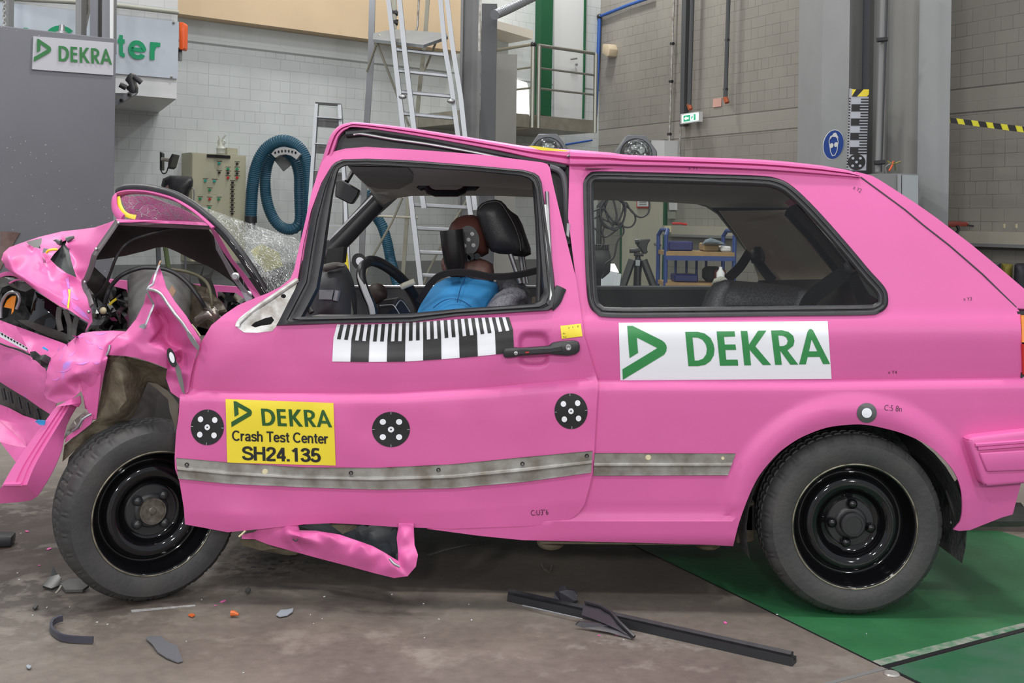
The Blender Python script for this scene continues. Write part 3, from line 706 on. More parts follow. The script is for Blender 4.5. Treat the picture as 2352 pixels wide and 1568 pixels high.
# ================================================================ wheels
def wheel(px, py, Y, yaw, rt, hubr, boltr, capr, capm, angs, pxs):
    c = P(px, py, Y); c.z = rt if c.z > rt-.03 else c.z
    M = Matrix.Translation((c.x, c.y, rt)) @ Matrix.Rotation(yaw, 4, 'Z')
    e = bpy.data.objects.new('wheel', None); COL.objects.link(e); e.location = (c.x, c.y, 0); e.parent = car; e.matrix_parent_inverse = Matrix.Translation(-Vector(car.location)); e.empty_display_size = .1
    def fin(name, V, Fs, m, sharp=35):
        o = finish(name, V, Fs, m, car, sharp); o.parent = e; o.matrix_parent_inverse = Matrix.Translation(-Vector(e.location)); return o
    R = rt; prof = [(.186,.012),(.190,-.001),(.200,-.006),(.215,-.010),(.235,-.0115),(.252,-.009),(R-.018,-.001),(R-.011,.006),(R-.004,.018),(R-.002,.030),(R-.001,.036),(R-.007,.038),(R-.007,.044),(R,.046),(R,.072),(R-.007,.074),(R-.007,.082),(R,.084),(R,.110),(R-.007,.112),(R-.007,.118),(R-.001,.12),(R-.004,.142),(R-.02,.160),(.24,.168),(.20,.160),(.186,.15)]
    n = len(prof)
    def md(i, k):
        if 6 <= i <= 9: return -.0032 if (k*7 % 9) in (0, 4) else 0
        if 13 <= i <= 18 and k % 4 == 0 and i in (13, 14, 17, 18): return -.005
        return 0
    V, Fs = lathe(prof, M, 240, md); fin('tyre', V, Fs, TYRE, 30)
    rp = [(.178,.14),(.186,.012),(.1915,.002),(.1905,-.0035),(.1865,-.004),(.184,.000),(.1815,.010),(.1790,.030),(.170,.040),(.165,.052),(.158,.060),(.152,.058),(.148,.044),(.144,.032),(.136,.026),(.126,.024),(.112,.027),(.104,.034),(.098,.046),(.092,.055),(.084,.058),(.070,.058),(0,.058)]
    V, Fs = lathe(rp, M, 120); fin('rim', V, Fs, GLOSS, 70)
    V, Fs = lathe([(.1885,-.0045),(.1905,-.0055),(.1925,-.0045),(.1930,.002)], M, 96); fin('rim_edge', V, Fs, mat('worn_rim_edge', (.30,.27,.20), .4, .4, rgb2=(.06,.055,.04), vs=25))
    V, Fs = lathe([(hubr,.060),(hubr,.047),(hubr-.003,.044),(capr+.014,.043),(capr+.008,.036),(capr+.004,.035),(0,.035)], M, 64); fin('hub_plate', V, Fs, PLAST, 40)
    cp = [(capr+.002,.040),(capr+.002,.026),(capr,.022),(capr-.003,.022),(capr-.004,.028),(.012,.028),(.010,.026),(0,.026)] if capm is not PLAST else [(capr,.04),(capr,.014),(capr-.003,.011),(capr-.010,.0105),(capr-.011,.0125),(0,.0125)]
    V, Fs = lathe(cp, M, 48); fin('centre_cap', V, Fs, capm, 40)
    for a in angs:
        q = M @ Matrix.Translation((boltr*math.cos(a), .034, boltr*math.sin(a)))
        V, Fs = lathe([(.016,.02),(.016,.004),(.0152,-.004),(.012,-.010),(.006,-.0135),(0,-.0145)], q, 20); fin('wheel_bolt', V, Fs, GLOSS if capm is PLAST else mat('bolt_cap', (.02,.022,.024), .3), 50)
    return M, fin
wheel(1963, 1215, 3.462, 0, .279, .073, .0605, .037, PLAST, [math.radians(a) for a in (88, 178, -12, -106)], 0)
M, fin = wheel(357, 1170, 3.50, math.radians(34), .277, .080, .058, .040, mat('rusty_hub', (.10,.085,.07), .35, .6, rgb2=(.2,.18,.16), vs=60), [math.radians(a) for a in (53, 141, 218, 313)], 0)
# ================================================================ door
DO = [(546,701),(566,692),(612,674),(643,659),(667,640),(676,618),(683,585),(700,512),(716,440),(731,395),(739,373),(751,358),(766,348),(793,341),(841,337),(944,343),(1030,349),(1116,356),(1247,373),(1258,377),(1263,386),(1271,425),(1289,501),(1306,570),(1323,639),(1333,708),(1342,772),(1369,862),(1374,879),(1370,940),(1365,1032),(1361,1085),(1354,1117),(1342,1159),(1330,1177),(1318,1187),(1300,1196),(1284,1201),(1208,1208),(1038,1214),(910,1210),(825,1204),(761,1201),(698,1204),(613,1213),(523,1222),(470,1212),(425,1204),(422,1165),(412,1105),(402,1076),(401,1050),(404,998),(411,947),(413,906),(430,901),(434,870),(448,826),(455,812),(459,790),(485,747),(515,722)]
DH = [(755,391),(762,380),(771,372),(786,366),(841,364),(944,368),(1082,379),(1203,390),(1228,397),(1238,404),(1244,418),(1251,467),(1265,570),(1273,639),(1277,680),(1274,706),(1262,713),(1160,719),(1048,726),(944,740),(772,743),(634,748),(560,764),(542,748),(575,722),(640,672),(684,640),(697,560),(714,485),(738,420)]
door = panel('door', DO, PINK, dS, car, holes=[DH], grid=12, rows=rowsf(cr_d), t=.012, sharp=60, extra=[(x, y) for x in range(1186, 1270, 4) for y in range(754, 848, 4)])
# window rubber: outer along the opening, inner edge of glass line
WO = [(755,392),(762,380),(771,372),(786,366),(841,364),(944,368),(1082,379),(1203,390),(1228,397),(1238,404),(1244,418),(1251,467),(1265,570),(1273,639),(1277,680),(1272,706),(1260,713),(1160,719),(1048,726),(944,740),(772,743),(634,748),(640,738),(664,690),(690,640),(700,570),(716,485),(738,422)]
WI = [(776,396),(780,388),(788,383),(798,380),(845,379),(944,385),(1082,393),(1195,404),(1214,410),(1224,420),(1230,440),(1234,490),(1238,570),(1243,639),(1247,672),(1238,690),(1222,697),(1140,703),(1048,709),(944,719),(841,722),(733,722),(700,726),(715,700),(733,665),(745,600),(752,545),(765,450)]
WO2 = dens(WO, 9); 
V = []; prof = [(0,.004),(.08,.016),(.3,.017),(.36,.009),(.5,.008),(.56,.013),(.85,.011),(1,-.012)]
# pair every outer vertex with a point on the inner ring by arc fraction per segment
ring = []
for i in range(len(WO)):
    a0, a1, b0, b1 = WO[i], WO[(i+1) % len(WO)], WI[i], WI[(i+1) % len(WI)]; k = max(1, int(math.dist(a0, a1)/14))
    for j in range(k): t = j/k; ring.append(((a0[0]+(a1[0]-a0[0])*t, a0[1]+(a1[1]-a0[1])*t), (b0[0]+(b1[0]-b0[0])*t, b0[1]+(b1[1]-b0[1])*t)))
for u, d in prof:
    for a, b in ring:
        x, y = a[0]+(b[0]-a[0])*u, a[1]+(b[1]-a[1])*u; V.append(P(x, y, dS(x, y)-d))
n = len(ring); Fs = [(k*n+i, k*n+(i+1) % n, (k+1)*n+(i+1) % n, (k+1)*n+i) for k in range(len(prof)-1) for i in range(n)]
finish('window_seal', V, Fs, BLACK, door, 60)
for nm, pts, r in (('window_guide', [(1256,440),(1262,560),(1266,650),(1262,700)], .006), ('seal_stub', [(1262,704),(1276,690),(1284,672),(1289,660)], .014)):
    V, Fs = tube([P(x, y, dS(x, y)-.006) for x, y in spl(pts, 4)], r, 8, sq=(r*.5, r*1.3) if nm == 'seal_stub' else None); finish(nm, V, Fs, BLACK if nm == 'seal_stub' else STEEL, door)
V, Fs = tube([P(x, y, dS(x, y)+.02) for x, y in spl([(716,718),(700,690),(688,668),(690,640),(700,600)], 4)], .009, 8); finish('quarter_seal', V, Fs, BLACK, door)
V, Fs = tube([P(x, y, dS(x, y)-.012) for x, y in spl([(1252,470),(1258,560),(1268,650),(1266,690)], 4)], .007, 8, sq=(.003, .006)); finish('chrome_strip', V, Fs, mat('bright_metal', (.75,.75,.73), .25, .8), door)
# bare metal mirror triangle
MS = lambda x, y: dS(x, y)-.001
mt = panel('mirror_mount', [(686,640),(675,648),(600,697),(560,725),(542,741),(545,752),(560,763),(590,764),(625,760),(645,738),(668,692)], mat('bare_worn_metal', (.50,.50,.50), .35, .55, rgb2=(.24,.21,.18), vs=28, detail=8), MS, door, holes=[ell(651,680,6,5,14), [(576,748),(585,740),(610,730),(624,727),(630,735),(622,745),(600,748),(585,752)]], t=.006)
V, Fs = tube([P(x, y, MS(x, y)-.004) for x, y in spl([(684,642),(640,672),(590,706),(552,736),(546,750)], 4)], .008, 8, sq=(.003, .008)); finish('mirror_mount_rim', V, Fs, MATS['bare_worn_metal'], door)
strip('trim_channel', [(404,1051),(528,1062),(698,1073),(868,1074),(1038,1066),(1208,1049),(1361,1035)], [(409,1099),(528,1111),(698,1119),(868,1124),(1038,1121),(1208,1106),(1358,1085)], dS, door)
clip(609, 1083, dS, door)
for x, y in ((429,1067),(806,1086),(1007,1079),(1200,1065),(1348,1047)):
    V, Fs = lathe([(.0035,.003),(.0035,-.001),(.0065,-.002),(.0065,.002)], Matrix.Translation(P(x, y, dS(x, y)-.007)), 12); finish('rivet_hole', V, Fs, INK, door)
# ruler sticker
TOPL = [(774,745),(860,745),(944,741),(1048,733),(1108,729),(1169,728)]; MIDL = [(766,776),(860,783),(944,781),(1048,772),(1108,765),(1178,756)]; BOTL = [(763,830),(860,831),(931,830),(1038,823),(1108,817),(1181,809)]
def RMP(u, v):
    f = lambda L, u: (interp([(i/(len(L)-1), p[0]) for i, p in enumerate(L)], u), interp([(i/(len(L)-1), p[1]) for i, p in enumerate(L)], u))
    a, b, c = f(TOPL, u), f(MIDL, u), f(BOTL, u)
    w_ = (a[0]+(b[0]-a[0])*v/.42, a[1]+(b[1]-a[1])*v/.42) if v < .42 else (b[0]+(c[0]-b[0])*(v-.42)/.58, b[1]+(c[1]-b[1])*(v-.42)/.58)
    return w_
for L in (TOPL, MIDL, BOTL):   # even out the knots
    xs = [p[0] for p in L]; tab = [(p[0], p[1]) for p in L]; x0, x1 = L[0][0], L[-1][0]; L[:] = [(x0+(x1-x0)*i/10, interp(tab, x0+(x1-x0)*i/10)) for i in range(11)]
decal('ruler_sticker', [([(0,0),(1,0),(1,1),(0,1)], [])], RMP, dS, .003, WHITE, door, row=.07)
bl = []
for i in range(50):
    if i % 2: bl.append(([(i/50,.0),((i+1)/50,.0),((i+1)/50,.44),(i/50,.44)], []))
for i in range(1, 10, 2): bl.append(([(i/10,.44),((i+1)/10,.44),((i+1)/10,1),(i/10,1)], []))
decal('ruler_print', bl, RMP, dS, .0048, INK, door, row=.07)
for c_ in ((476,981,38,41,.05),(898,986,43.5,40.5,0),(1311.5,944,38,41,-.06)): target(*c_[:4], dS, door, c_[4])
YQ = quad([(518,916),(766,925),(771,1069),(522,1062)])
ys = decal('test_sticker', [([(0,0),(1,0),(1,1),(0,1)], [])], YQ, dS, .003, YELLOW, door, row=.1)
decal('sticker_logo', fit(LOGO, LB, (.047,.24,.03,.44), ), YQ, dS, .0048, YLET, door, row=.1)
decal('sticker_word', fit(WORD, WB, (.325,.98,.115,.40)), YQ, dS, .0048, YLET, door, row=.1)
stroke_decal('sticker_text', 'Crash Test Center', YQ, dS, .0044, INK, door, w=.155, bx=(.05,.945,.49,.655))
stroke_decal('sticker_number', 'SH24.135', YQ, dS, .0044, INK, door, w=.175, bx=(.135,.865,.735,.955))
NQ = quad([(1287,748),(1334,743),(1338,772),(1290,778)])
decal('yellow_note', [([(0,0),(1,0),(1,1),(0,1)], [])], NQ, dS, .003, YELLOW, door, row=.3)
for tx, b in (('Pre',(.09,.2,.55,.67)),('Post',(.09,.24,.82,.94)),('8',(.38,.42,.15,.3)),('0',(.58,.62,.13,.28)),('45"',(.8,.91,.1,.25))): text_decal('note_text', tx, NQ, dS, .0045, INK, door, bx=b, row=0)
pen('C:U3"6', 1219, 1171, 40, 13, dS, door, -.06)
# door handle
hb = MB()
Yh = dS(1160, 800)-.020
hb.add(*bev(*pprism([(1155,806),(1160,800),(1184,798),(1192,800),(1262,795),(1268,788),(1290,784),(1318,782),(1329,785),(1332,794),(1331,807),(1322,814),(1305,817),(1275,815),(1262,813),(1190,818),(1184,820),(1160,822),(1156,818)], Yh, .026), .004, 2))
hd = hb.build('door_handle', PLAST, door, sharp=50)
hd2 = MB(); hd2.add(*bev(*pprism([(1190,803),(1262,799),(1290,794),(1292,806),(1262,810),(1190,814)], Yh-.003, .006), .0015, 1)); hd2.build('handle_grip', BLACK, door)
V, Fs = lathe([(.0095,.008),(.0095,-.003),(.008,-.005),(.004,-.005),(0,-.004)], Matrix.Translation(P(1305.5,798,Yh)), 24); finish('door_lock', V, Fs, STEEL, door)
V, Fs = lathe([(.006,.008),(.006,-.003),(.003,-.004),(0,-.002)], Matrix.Translation(P(1185,811,Yh)), 16); finish('handle_screw', V, Fs, STEEL, door)
V, Fs = pprism([(1207,808),(1215,807),(1215,810),(1207,811)], Yh-.0035, .001); finish('red_mark', V, Fs, RED, door)
# ================================================================ crushed front
def line(name, pts, r, m, parent=car, seg=8, n=5, sq=None):
    V, Fs = tube([P(*p) for p in spl(pts, n)], r, seg, sq=sq); return finish(name, V, Fs, m, parent, 60)
# bonnet, front half lying folded
hood = crumple('bonnet', [(268,504,3.80),(250,511,3.88),(218,522,4.12),(180,527,4.2),(143,531,4.25),(89,544,4.25),(45,559,4.2),(21,568,4.1),(8,580,4.0),(3,596,3.92),(14,616,3.88),(29,628,3.86),(54,645,3.84),(89,671,3.80),(116,689,3.78),(139,704,3.76),(161,713,3.74),(179,726,3.73),(203,741,3.72),(195,763,3.73),(212,739,3.68),(208,700,3.72),(199,670,3.78),(191,654,3.82),(196,640,3.80),(206,612,3.78),(216,582,3.77),(245,537,3.78)],
  [(22,588,3.84),(60,640,3.80),(33,625,3.83),(75,580,4.02),(100,600,4.0),(160,560,4.06),(200,560,3.92),(225,548,3.86),(120,650,3.84),(160,650,3.88),(170,690,3.76),(130,676,3.78),(180,600,3.95),(95,655,3.80),(186,640,3.86),(110,625,3.93),(140,540,4.2)], PINK, car, t=.003, sub=3, sharp=60, relax=14,
  holes=[[(141,556),(154,550),(150,562),(158,572),(164,600),(170,620),(176,638),(152,627),(129,610),(115,596),(125,582),(139,567)], [(69,562),(79,556),(88,552),(91,561),(93,571),(84,569),(77,568)]])
crumple('bonnet_inner_skin', [(60,555,4.08),(100,545,4.25),(170,545,4.16),(185,640,4.0),(150,640,3.98),(105,600,4.07)], [], mat('inner_grey', s2l(78,84,84), .5), hood, sub=1)
for pts in ([(140,557,4.08),(134,556,4.08),(128,552,4.08),(122,552,4.09)], [(154,551,4.08),(162,547,4.08),(170,544,4.08)]):
    V, Fs = tube([P(*p) for p in pts], [.012,.009,.005,.001][:len(pts)], 6); finish('torn_edge', V, Fs, mat('inner_grey', (0,0,0)), hood)
crumple('torn_flap', [(97,590,3.96),(103,596,3.95),(105,604,3.96),(99,603,3.96)], [], STEEL, hood, sub=0)
crumple('torn_flap', [(100,570,4.0),(110,571,3.99),(104,580,3.99),(97,581,4.0)], [], STEEL, hood, sub=0)
line('yellow_thread', [(107,580,3.97),(112,575,3.965),(122,573,3.965),(132,573,3.97)], .0045, YELLOW, hood)
# bonnet scuffs, yellow tape
def onface(name, poly, m, Y, par): return panel(name, poly, m, Y, par, t=.001)
def hs(x, y):
    return 0
hf = surf(hood); idq = lambda u, v: (u, v)
decal('paint_smear', [([(143,668),(152,664),(156,680),(154,704),(141,694),(146,684)], []), ([(162,668),(172,676),(182,688),(176,690),(164,684)], []), ([(163,692),(180,704),(198,722),(206,735),(190,726),(166,708)], []), ([(150,640),(158,636),(160,660),(156,662)], [])], idq, hf, .0015, PURP, hood, row=8)
decal('yellow_tape', [([(156,664),(162,665),(161,680),(158,709),(154,706),(156,690),(158,678)], [])], idq, hf, .003, YELLOW, hood, row=8)
line('edge_fold', [(271,507,3.79),(252,535,3.78),(221,580,3.765),(216,590,3.765),(210,612,3.775),(200,638,3.79),(193,652,3.805),(204,680,3.76),(211,702,3.71)], .010, mat('grey_edge', (.11,.095,.105), .35), hood, sq=(.004,.010))
for x, y, Y in ((272,512,3.77),(221,572,3.75),(195,648,3.78),(204,716,3.70)):
    V, Fs = sphere(P(x, y, Y), .006, 6); finish('edge_bolt', V, Fs, STEEL, hood)
# bonnet rear half: pink top lip and black felt underneath
crumple('bonnet_rear', [(266,503,3.79),(330,505,3.86),(420,508,3.9),(500,512,3.92),(500,519,3.91),(420,515,3.89),(330,511,3.86),(270,511,3.78)], [], PINK, car, t=.006, sub=1)
crumple('bonnet_lip', [(270,511,3.79),(330,511,3.86),(420,515,3.9),(490,519,3.92),(500,528,3.93),(430,525,3.92),(340,521,3.88),(275,517,3.80)], [], mat('lip_mauve', (.16,.12,.14), .4), car, t=.003, sub=1)
crumple('bonnet_underside', [(273,515,3.80),(340,520,3.90),(430,524,3.93),(478,527,3.95),(505,560,4.0),(530,600,4.05),(556,640,4.10),(560,676,4.15),(535,648,4.45),(504,626,4.6),(480,612,4.75),(455,602,4.8),(430,590,4.85),(406,578,4.9),(390,571,4.9),(377,567,4.9),(357,569,4.9),(330,577,4.9),(304,583,4.85),(285,588,4.8),(269,590,4.75),(245,594,4.5),(219,597,4.3),(221,587,3.85),(250,543,3.82)],
  [(330,550,4.4),(400,545,4.35),(450,570,4.5),(300,560,4.35),(480,580,4.4)], FELT, car, t=.01, sub=2, rough=.03)
crumple('bonnet_hinge_panel', [(214,611,4.0),(240,636,4.0),(256,655,4.02),(248,680,4.02),(239,699,4.03),(220,681,4.0),(205,662,3.98),(198,646,3.97)], [], mat('hinge_dark', (.03,.026,.024), .6), car, sub=1)
# windscreen: rubber loop, pink surround, shattered laminated glass
loop = [(606,668,3.66),(590,640,3.66),(566,602,3.67),(543,570,3.68),(520,541,3.70),(497,517,3.72),(474,496,3.74),(452,478,3.77),(429,463,3.80),(400,448,3.84),(367,438,3.88),(343,433,3.92),(321,431,3.95),(300,431,3.98),(282,434,4.0),(272,439,4.02)]
line('windscreen_rubber', loop, .016, BLACK, n=5, seg=10, sq=(.012,.0155))
lip = [(x-4 if i < 9 else x, y+10 if i > 8 else y+8, Y-.01) for i, (x, y, Y) in enumerate(loop)]
line('windscreen_inner_bead', [(x+1, y+4, Y-.012) for x, y, Y in loop], .004, GLOSS, n=5, seg=6)
line('windscreen_lip', lip[5:]+[(264,450,4.0),(262,462,3.98),(264,478,3.96),(272,492,3.93),(282,502,3.9)], .011, PINK, n=5, sq=(.016,.006))
crumple('scuttle_side', [(480,520,3.86),(500,535,3.84),(533,593,3.80),(572,642,3.78),(598,679,3.76),(606,690,3.75),(588,688,3.76),(566,655,3.80),(545,622,3.82),(528,600,3.84),(510,575,3.87),(490,540,3.9)], [], PINK, car, t=.004, sub=1)
crumple('scuttle_rail', [(492,544,3.9),(505,570,3.88),(514,587,3.86),(533,618,3.84),(553,650,3.82),(580,685,3.80),(565,693,3.80),(553,667,3.83),(541,650,3.85),(529,634,3.87),(514,604,3.89),(496,572,3.93)], [], mat('rail_mauve', (.34,.31,.35), .35, .4), car, t=.006, sub=1)
for x, y in ((541,635),(570,677)):
    V, Fs = lathe([(.014,.004),(.014,-.003),(.009,-.004),(.009,-.008),(0,-.008)], Matrix.Translation(P(x, y, 3.82)), 6 if 0 else 14); finish('rail_bolt', V, Fs, STEEL, car)
def shatter():
    m = bpy.data.materials.new('shattered_glass'); m.use_nodes = True; nt = m.node_tree; N = nt.nodes; L = nt.links; N.clear()
    o = N.new('ShaderNodeOutputMaterial'); tr = N.new('ShaderNodeBsdfTransparent'); tr.inputs[0].default_value = (.93, .95, .94, 1)
    p = N.new('ShaderNodeBsdfPrincipled'); p.inputs['Base Color'].default_value = (.75, .78, .78, 1); p.inputs['Roughness'].default_value = .12
    g = N.new('ShaderNodeNewGeometry'); 
    v = N.new('ShaderNodeTexVoronoi'); v.feature = 'DISTANCE_TO_EDGE'; v.inputs['Scale'].default_value = 34
    v2 = N.new('ShaderNodeTexVoronoi'); v2.feature = 'DISTANCE_TO_EDGE'; v2.inputs['Scale'].default_value = 95
    n = N.new('ShaderNodeTexNoise'); n.inputs['Scale'].default_value = 7
    L.new(g.outputs['Position'], v.inputs['Vector']); L.new(g.outputs['Position'], v2.inputs['Vector']); L.new(g.outputs['Position'], n.inputs['Vector'])
    a = N.new('ShaderNodeMath'); a.operation = 'LESS_THAN'; a.inputs[1].default_value = .035; L.new(v.outputs['Distance'], a.inputs[0])
    b = N.new('ShaderNodeMath'); b.operation = 'LESS_THAN'; b.inputs[1].default_value = .07; L.new(v2.outputs['Distance'], b.inputs[0])
    r = N.new('ShaderNodeMapRange'); r.inputs[1].default_value = .42; r.inputs[2].default_value = .7; L.new(n.outputs['Fac'], r.inputs[0])
    c = N.new('ShaderNodeMath'); c.operation = 'MULTIPLY'; L.new(b.outputs[0], c.inputs[0]); L.new(r.outputs[0], c.inputs[1])
    d = N.new('ShaderNodeMath'); d.operation = 'MAXIMUM'; L.new(a.outputs[0], d.inputs[0]); L.new(c.outputs[0], d.inputs[1])
    e = N.new('ShaderNodeMapRange'); e.inputs[3].default_value = .16; e.inputs[4].default_value = .8; L.new(d.outputs[0], e.inputs[0])
    bp = N.new('ShaderNodeBump'); bp.inputs['Strength'].default_value = 1; bp.inputs['Distance'].default_value = .01; L.new(v2.outputs['Distance'], bp.inputs['Height']); L.new(bp.outputs[0], p.inputs['Normal'])
    x = N.new('ShaderNodeMixShader'); L.new(e.outputs[0], x.inputs[0]); L.new(tr.outputs[0], x.inputs[1]); L.new(p.outputs[0], x.inputs[2]); L.new(x.outputs[0], o.inputs[0]); return m
SHAT = shatter()
crumple('windscreen', [(429,462,3.84),(470,476,3.9),(520,494,4.0),(560,508,4.1),(600,522,4.25),(640,535,4.35),(676,545,4.45),(688,556,4.45),(692,590,4.3),(688,625,4.15),(672,642,3.95),(640,662,3.8),(612,672,3.70),(590,642,3.69),(566,604,3.70),(543,572,3.71),(520,543,3.73),(497,519,3.75),(474,498,3.77),(452,480,3.80)],
  [(560,550,3.95),(620,580,4.05),(650,620,3.95),(600,600,3.85),(640,560,4.2),(520,515,3.88)], SHAT, car, t=0, sub=2, rough=.03, sharp=20)
crumple('windscreen_end', [(272,446,4.0),(300,441,3.97),(340,446,3.93),(380,456,3.89),(420,474,3.85),(450,492,3.81),(482,514,3.8),(440,507,3.95),(380,504,4.0),(320,502,4.02),(290,500,4.02),(276,480,4.03)], [(340,480,4.0)], SHAT, car, t=0, sub=2, rough=.02)
crumple('scuttle_pink', [(276,450,4.12),(340,450,4.1),(420,480,4.06),(480,515,4.0),(400,508,4.1),(300,506,4.12)], [], PINK, car, t=.004, sub=1)
line('yellow_strip', [(271,452,3.99),(274,470,3.97),(282,486,3.95),(294,495,3.94),(312,499,3.94)], .006, YELLOW, sq=(.002,.009))
crumple('yellow_scrap', [(575,575,4.3),(600,560,4.35),(640,580,4.4),(650,610,4.35),(610,625,4.25),(590,600,4.25)], [(610,595,4.32)], mat('dull_yellow', (.20,.19,.04), .6), car, sub=1)
# near wing, torn up to a spike
wing = crumple('wing', [(364,612,3.50),(371,625,3.50),(382,661,3.49),(402,693,3.48),(428,726,3.475),(461,781,3.47),(456,800,3.475),(448,824,3.48),(439,858,3.48),(432,900,3.48),(411,914,3.49),(392,900,3.52),(381,868,3.53),(384,846,3.49),(360,836,3.47),(339,829,3.465),(312,821,3.465),(286,817,3.47),(246,815,3.49),(250,794,3.50),(268,772,3.51),(290,760,3.54),(311,734,3.60),(330,698,3.62),(339,661,3.60),(350,634,3.54)],
  [(353,655,3.47),(340,664,3.46),(348,688,3.50),(352,700,3.50),(341,728,3.47),(333,750,3.45),(368,672,3.47),(392,708,3.46),(418,742,3.455),(440,775,3.45),(380,740,3.56),(390,790,3.56),(365,720,3.55),(420,800,3.53),(360,770,3.53),(300,780,3.46),(340,790,3.46),(280,795,3.455),(330,812,3.455),(370,815,3.46),(400,850,3.50),(410,820,3.56),(415,880,3.52),(356,770,3.47),(376,800,3.46),(390,812,3.47)], PINK, car, t=.003, sub=3, sharp=40, relax=6)
line('torn_metal_edge', [(366,608,3.50),(358,628,3.485),(353,645,3.465),(350,653,3.46),(339,662,3.45),(340,676,3.455),(349,692,3.47),(352,702,3.475),(344,722,3.455),(336,742,3.44),(333,752,3.44)], .003, ALU, sq=(.002,.0035))
line('torn_metal_edge', [(341,664,3.445),(356,667,3.45),(368,674,3.45),(380,690,3.45),(393,708,3.445),(406,726,3.44),(419,742,3.44),(432,762,3.44),(446,782,3.44),(453,794,3.445)], .004, STEEL, sq=(.0015,.0048))
crumple('torn_metal_flap', [(428,755,3.44),(440,770,3.435),(458,796,3.44),(455,806,3.445),(440,788,3.44),(430,770,3.44)], [], ALU, car, sub=0)
crumple('torn_metal_flap', [(322,746,3.445),(335,742,3.44),(331,756,3.44),(318,751,3.445)], [], ALU, car, sub=0)
line('spike_tip', [(362,616,3.50),(366,606,3.50),(369,599,3.505)], .003, mat('copper_scrap', (.4,.25,.16), .5))
line('wing_arch_edge', [(241,818,3.485),(247,812,3.485),(251,800,3.487),(252,792,3.49)], .004, ALU)
mp = lambda u, v: (394+u*9*.94-v*23*-.28, 821+u*9*-.3+v*23*.96)
wy = lambda x, y: 3.455
decal('ring_marker', [(ell(0,0,1,1,30), [])], mp, wy, .0, INK, wing, row=0, t=.002); decal('ring_marker_centre', [(ell(.1,0,.62,.56,20), [])], mp, wy, .002, WHITE, wing, row=0)
crumple('torn_wing_strip', [(399,832,3.46),(405,830,3.455),(415,850,3.46),(421,880,3.47),(424,905,3.475),(418,900,3.475),(408,870,3.465)], [], mat('grey_torn', (.25,.26,.26), .35, .5), car, sub=1)
# left folded wing section, bulging
crumple('wing_front', [(188,765,3.62),(214,761,3.60),(259,759,3.58),(288,761,3.56),(268,771,3.52),(250,794,3.50),(245,817,3.485),(247,822,3.475),(239,856,3.475),(230,901,3.48),(221,963,3.485),(211,964,3.49),(214,944,3.49),(195,938,3.50),(191,910,3.47),(186,897,3.47),(176,908,3.47),(161,919,3.47),(129,925,3.50),(107,915,3.53),(100,904,3.56),(104,883,3.53),(107,854,3.55),(114,829,3.58),(129,811,3.60),(152,792,3.62),(170,777,3.63)],
  [(150,830,3.47),(200,800,3.48),(170,860,3.42),(130,870,3.47),(240,790,3.49),(185,868,3.44),(188,856,3.43),(220,860,3.45),(205,900,3.49),(235,830,3.46),(195,930,3.49),(140,905,3.50),(120,890,3.49),(180,825,3.455),(180,835,3.435),(230,822,3.46),(230,832,3.445),(215,775,3.53),(183,878,3.48),(236,880,3.465),(150,880,3.45),(198,880,3.47)], SCUFF, car, t=.003, sub=3, sharp=45, rough=.003, relax=8)
wf = surf(bpy.data.objects['wing_front']); rr_ = random.Random(4)
for x, y, l, a in ((150,795,26,-.9),(165,812,22,-.6),(205,785,22,.5),(228,795,22,.7),(140,820,20,-1),(180,772,30,.05),(230,765,30,-.05),(150,850,30,-.3),(190,833,34,-.15),(222,832,20,.05),(128,870,22,-.2),(196,852,14,-.7),(135,800,14,-1)):
    pts = []
    for k in range(7): t = k/6-.5; pts.append((x+math.cos(a)*l*t, y+math.sin(a)*l*t+2*math.cos(t*4), 1.6*(1-4*t*t)+.3))
    decal('paint_smear', [([(p[0], p[1]-p[2]) for p in pts]+[(p[0], p[1]+p[2]) for p in reversed(pts)], [])], lambda u, v: (u, v), wf, .0015, PURP, bpy.data.objects['wing_front'], row=5)
crumple('wing_fold', [(186,872,3.46),(192,856,3.44),(205,852,3.44),(232,858,3.455),(228,900,3.465),(221,961,3.475),(211,963,3.48),(200,940,3.485),(190,905,3.475)], [(205,880,3.475),(205,910,3.48)], PINK, car, t=.003, sub=2)
# bumper corner, hanging
strips('bumper_corner', [[(128,934,3.478),(89,987,3.446),(59,1028,3.421),(27,1076,3.387),(4,1117,3.356)],
 [(143,931,3.454),(107,985,3.422),(77,1030,3.390),(50,1074,3.358),(33,1114,3.333)], [(146,931,3.459),(110,985,3.427),(81,1030,3.395),(54,1074,3.363),(37,1114,3.338)],
 [(152,930,3.448),(117,985,3.413),(88,1030,3.380),(64,1073,3.350),(48,1114,3.324)], [(156,929,3.454),(121,985,3.418),(92,1030,3.386),(68,1073,3.355),(52,1114,3.329)],
 [(163,927,3.442),(129,984,3.405),(101,1030,3.372),(78,1073,3.342),(62,1113,3.318)], [(182,924,3.493),(152,978,3.461),(141,1035,3.427),(116,1092,3.399),(86,1139,3.376)]], PINK, car, sharp=18)
crumple('bumper_end', [(4,1117,3.357),(62,1113,3.318),(86,1139,3.375),(71,1149,3.39),(40,1153,3.39),(0,1156,3.39),(-14,1140,3.38),(-6,1128,3.37)], [(60,1122,3.33)], PINK, car, t=.004, sub=0, sharp=20)
crumple('bumper_upper_fold', [(128,934,3.45),(150,922,3.44),(165,916,3.45),(184,908,3.47),(186,925,3.48),(180,935,3.47),(163,929,3.41)], [], SCUFF, car, t=.004, sub=1)
V, Fs = tube([P(10,1113,3.352), P(50,1112,3.325)], .006, 8); finish('bumper_rib', V, Fs, PINK, car)
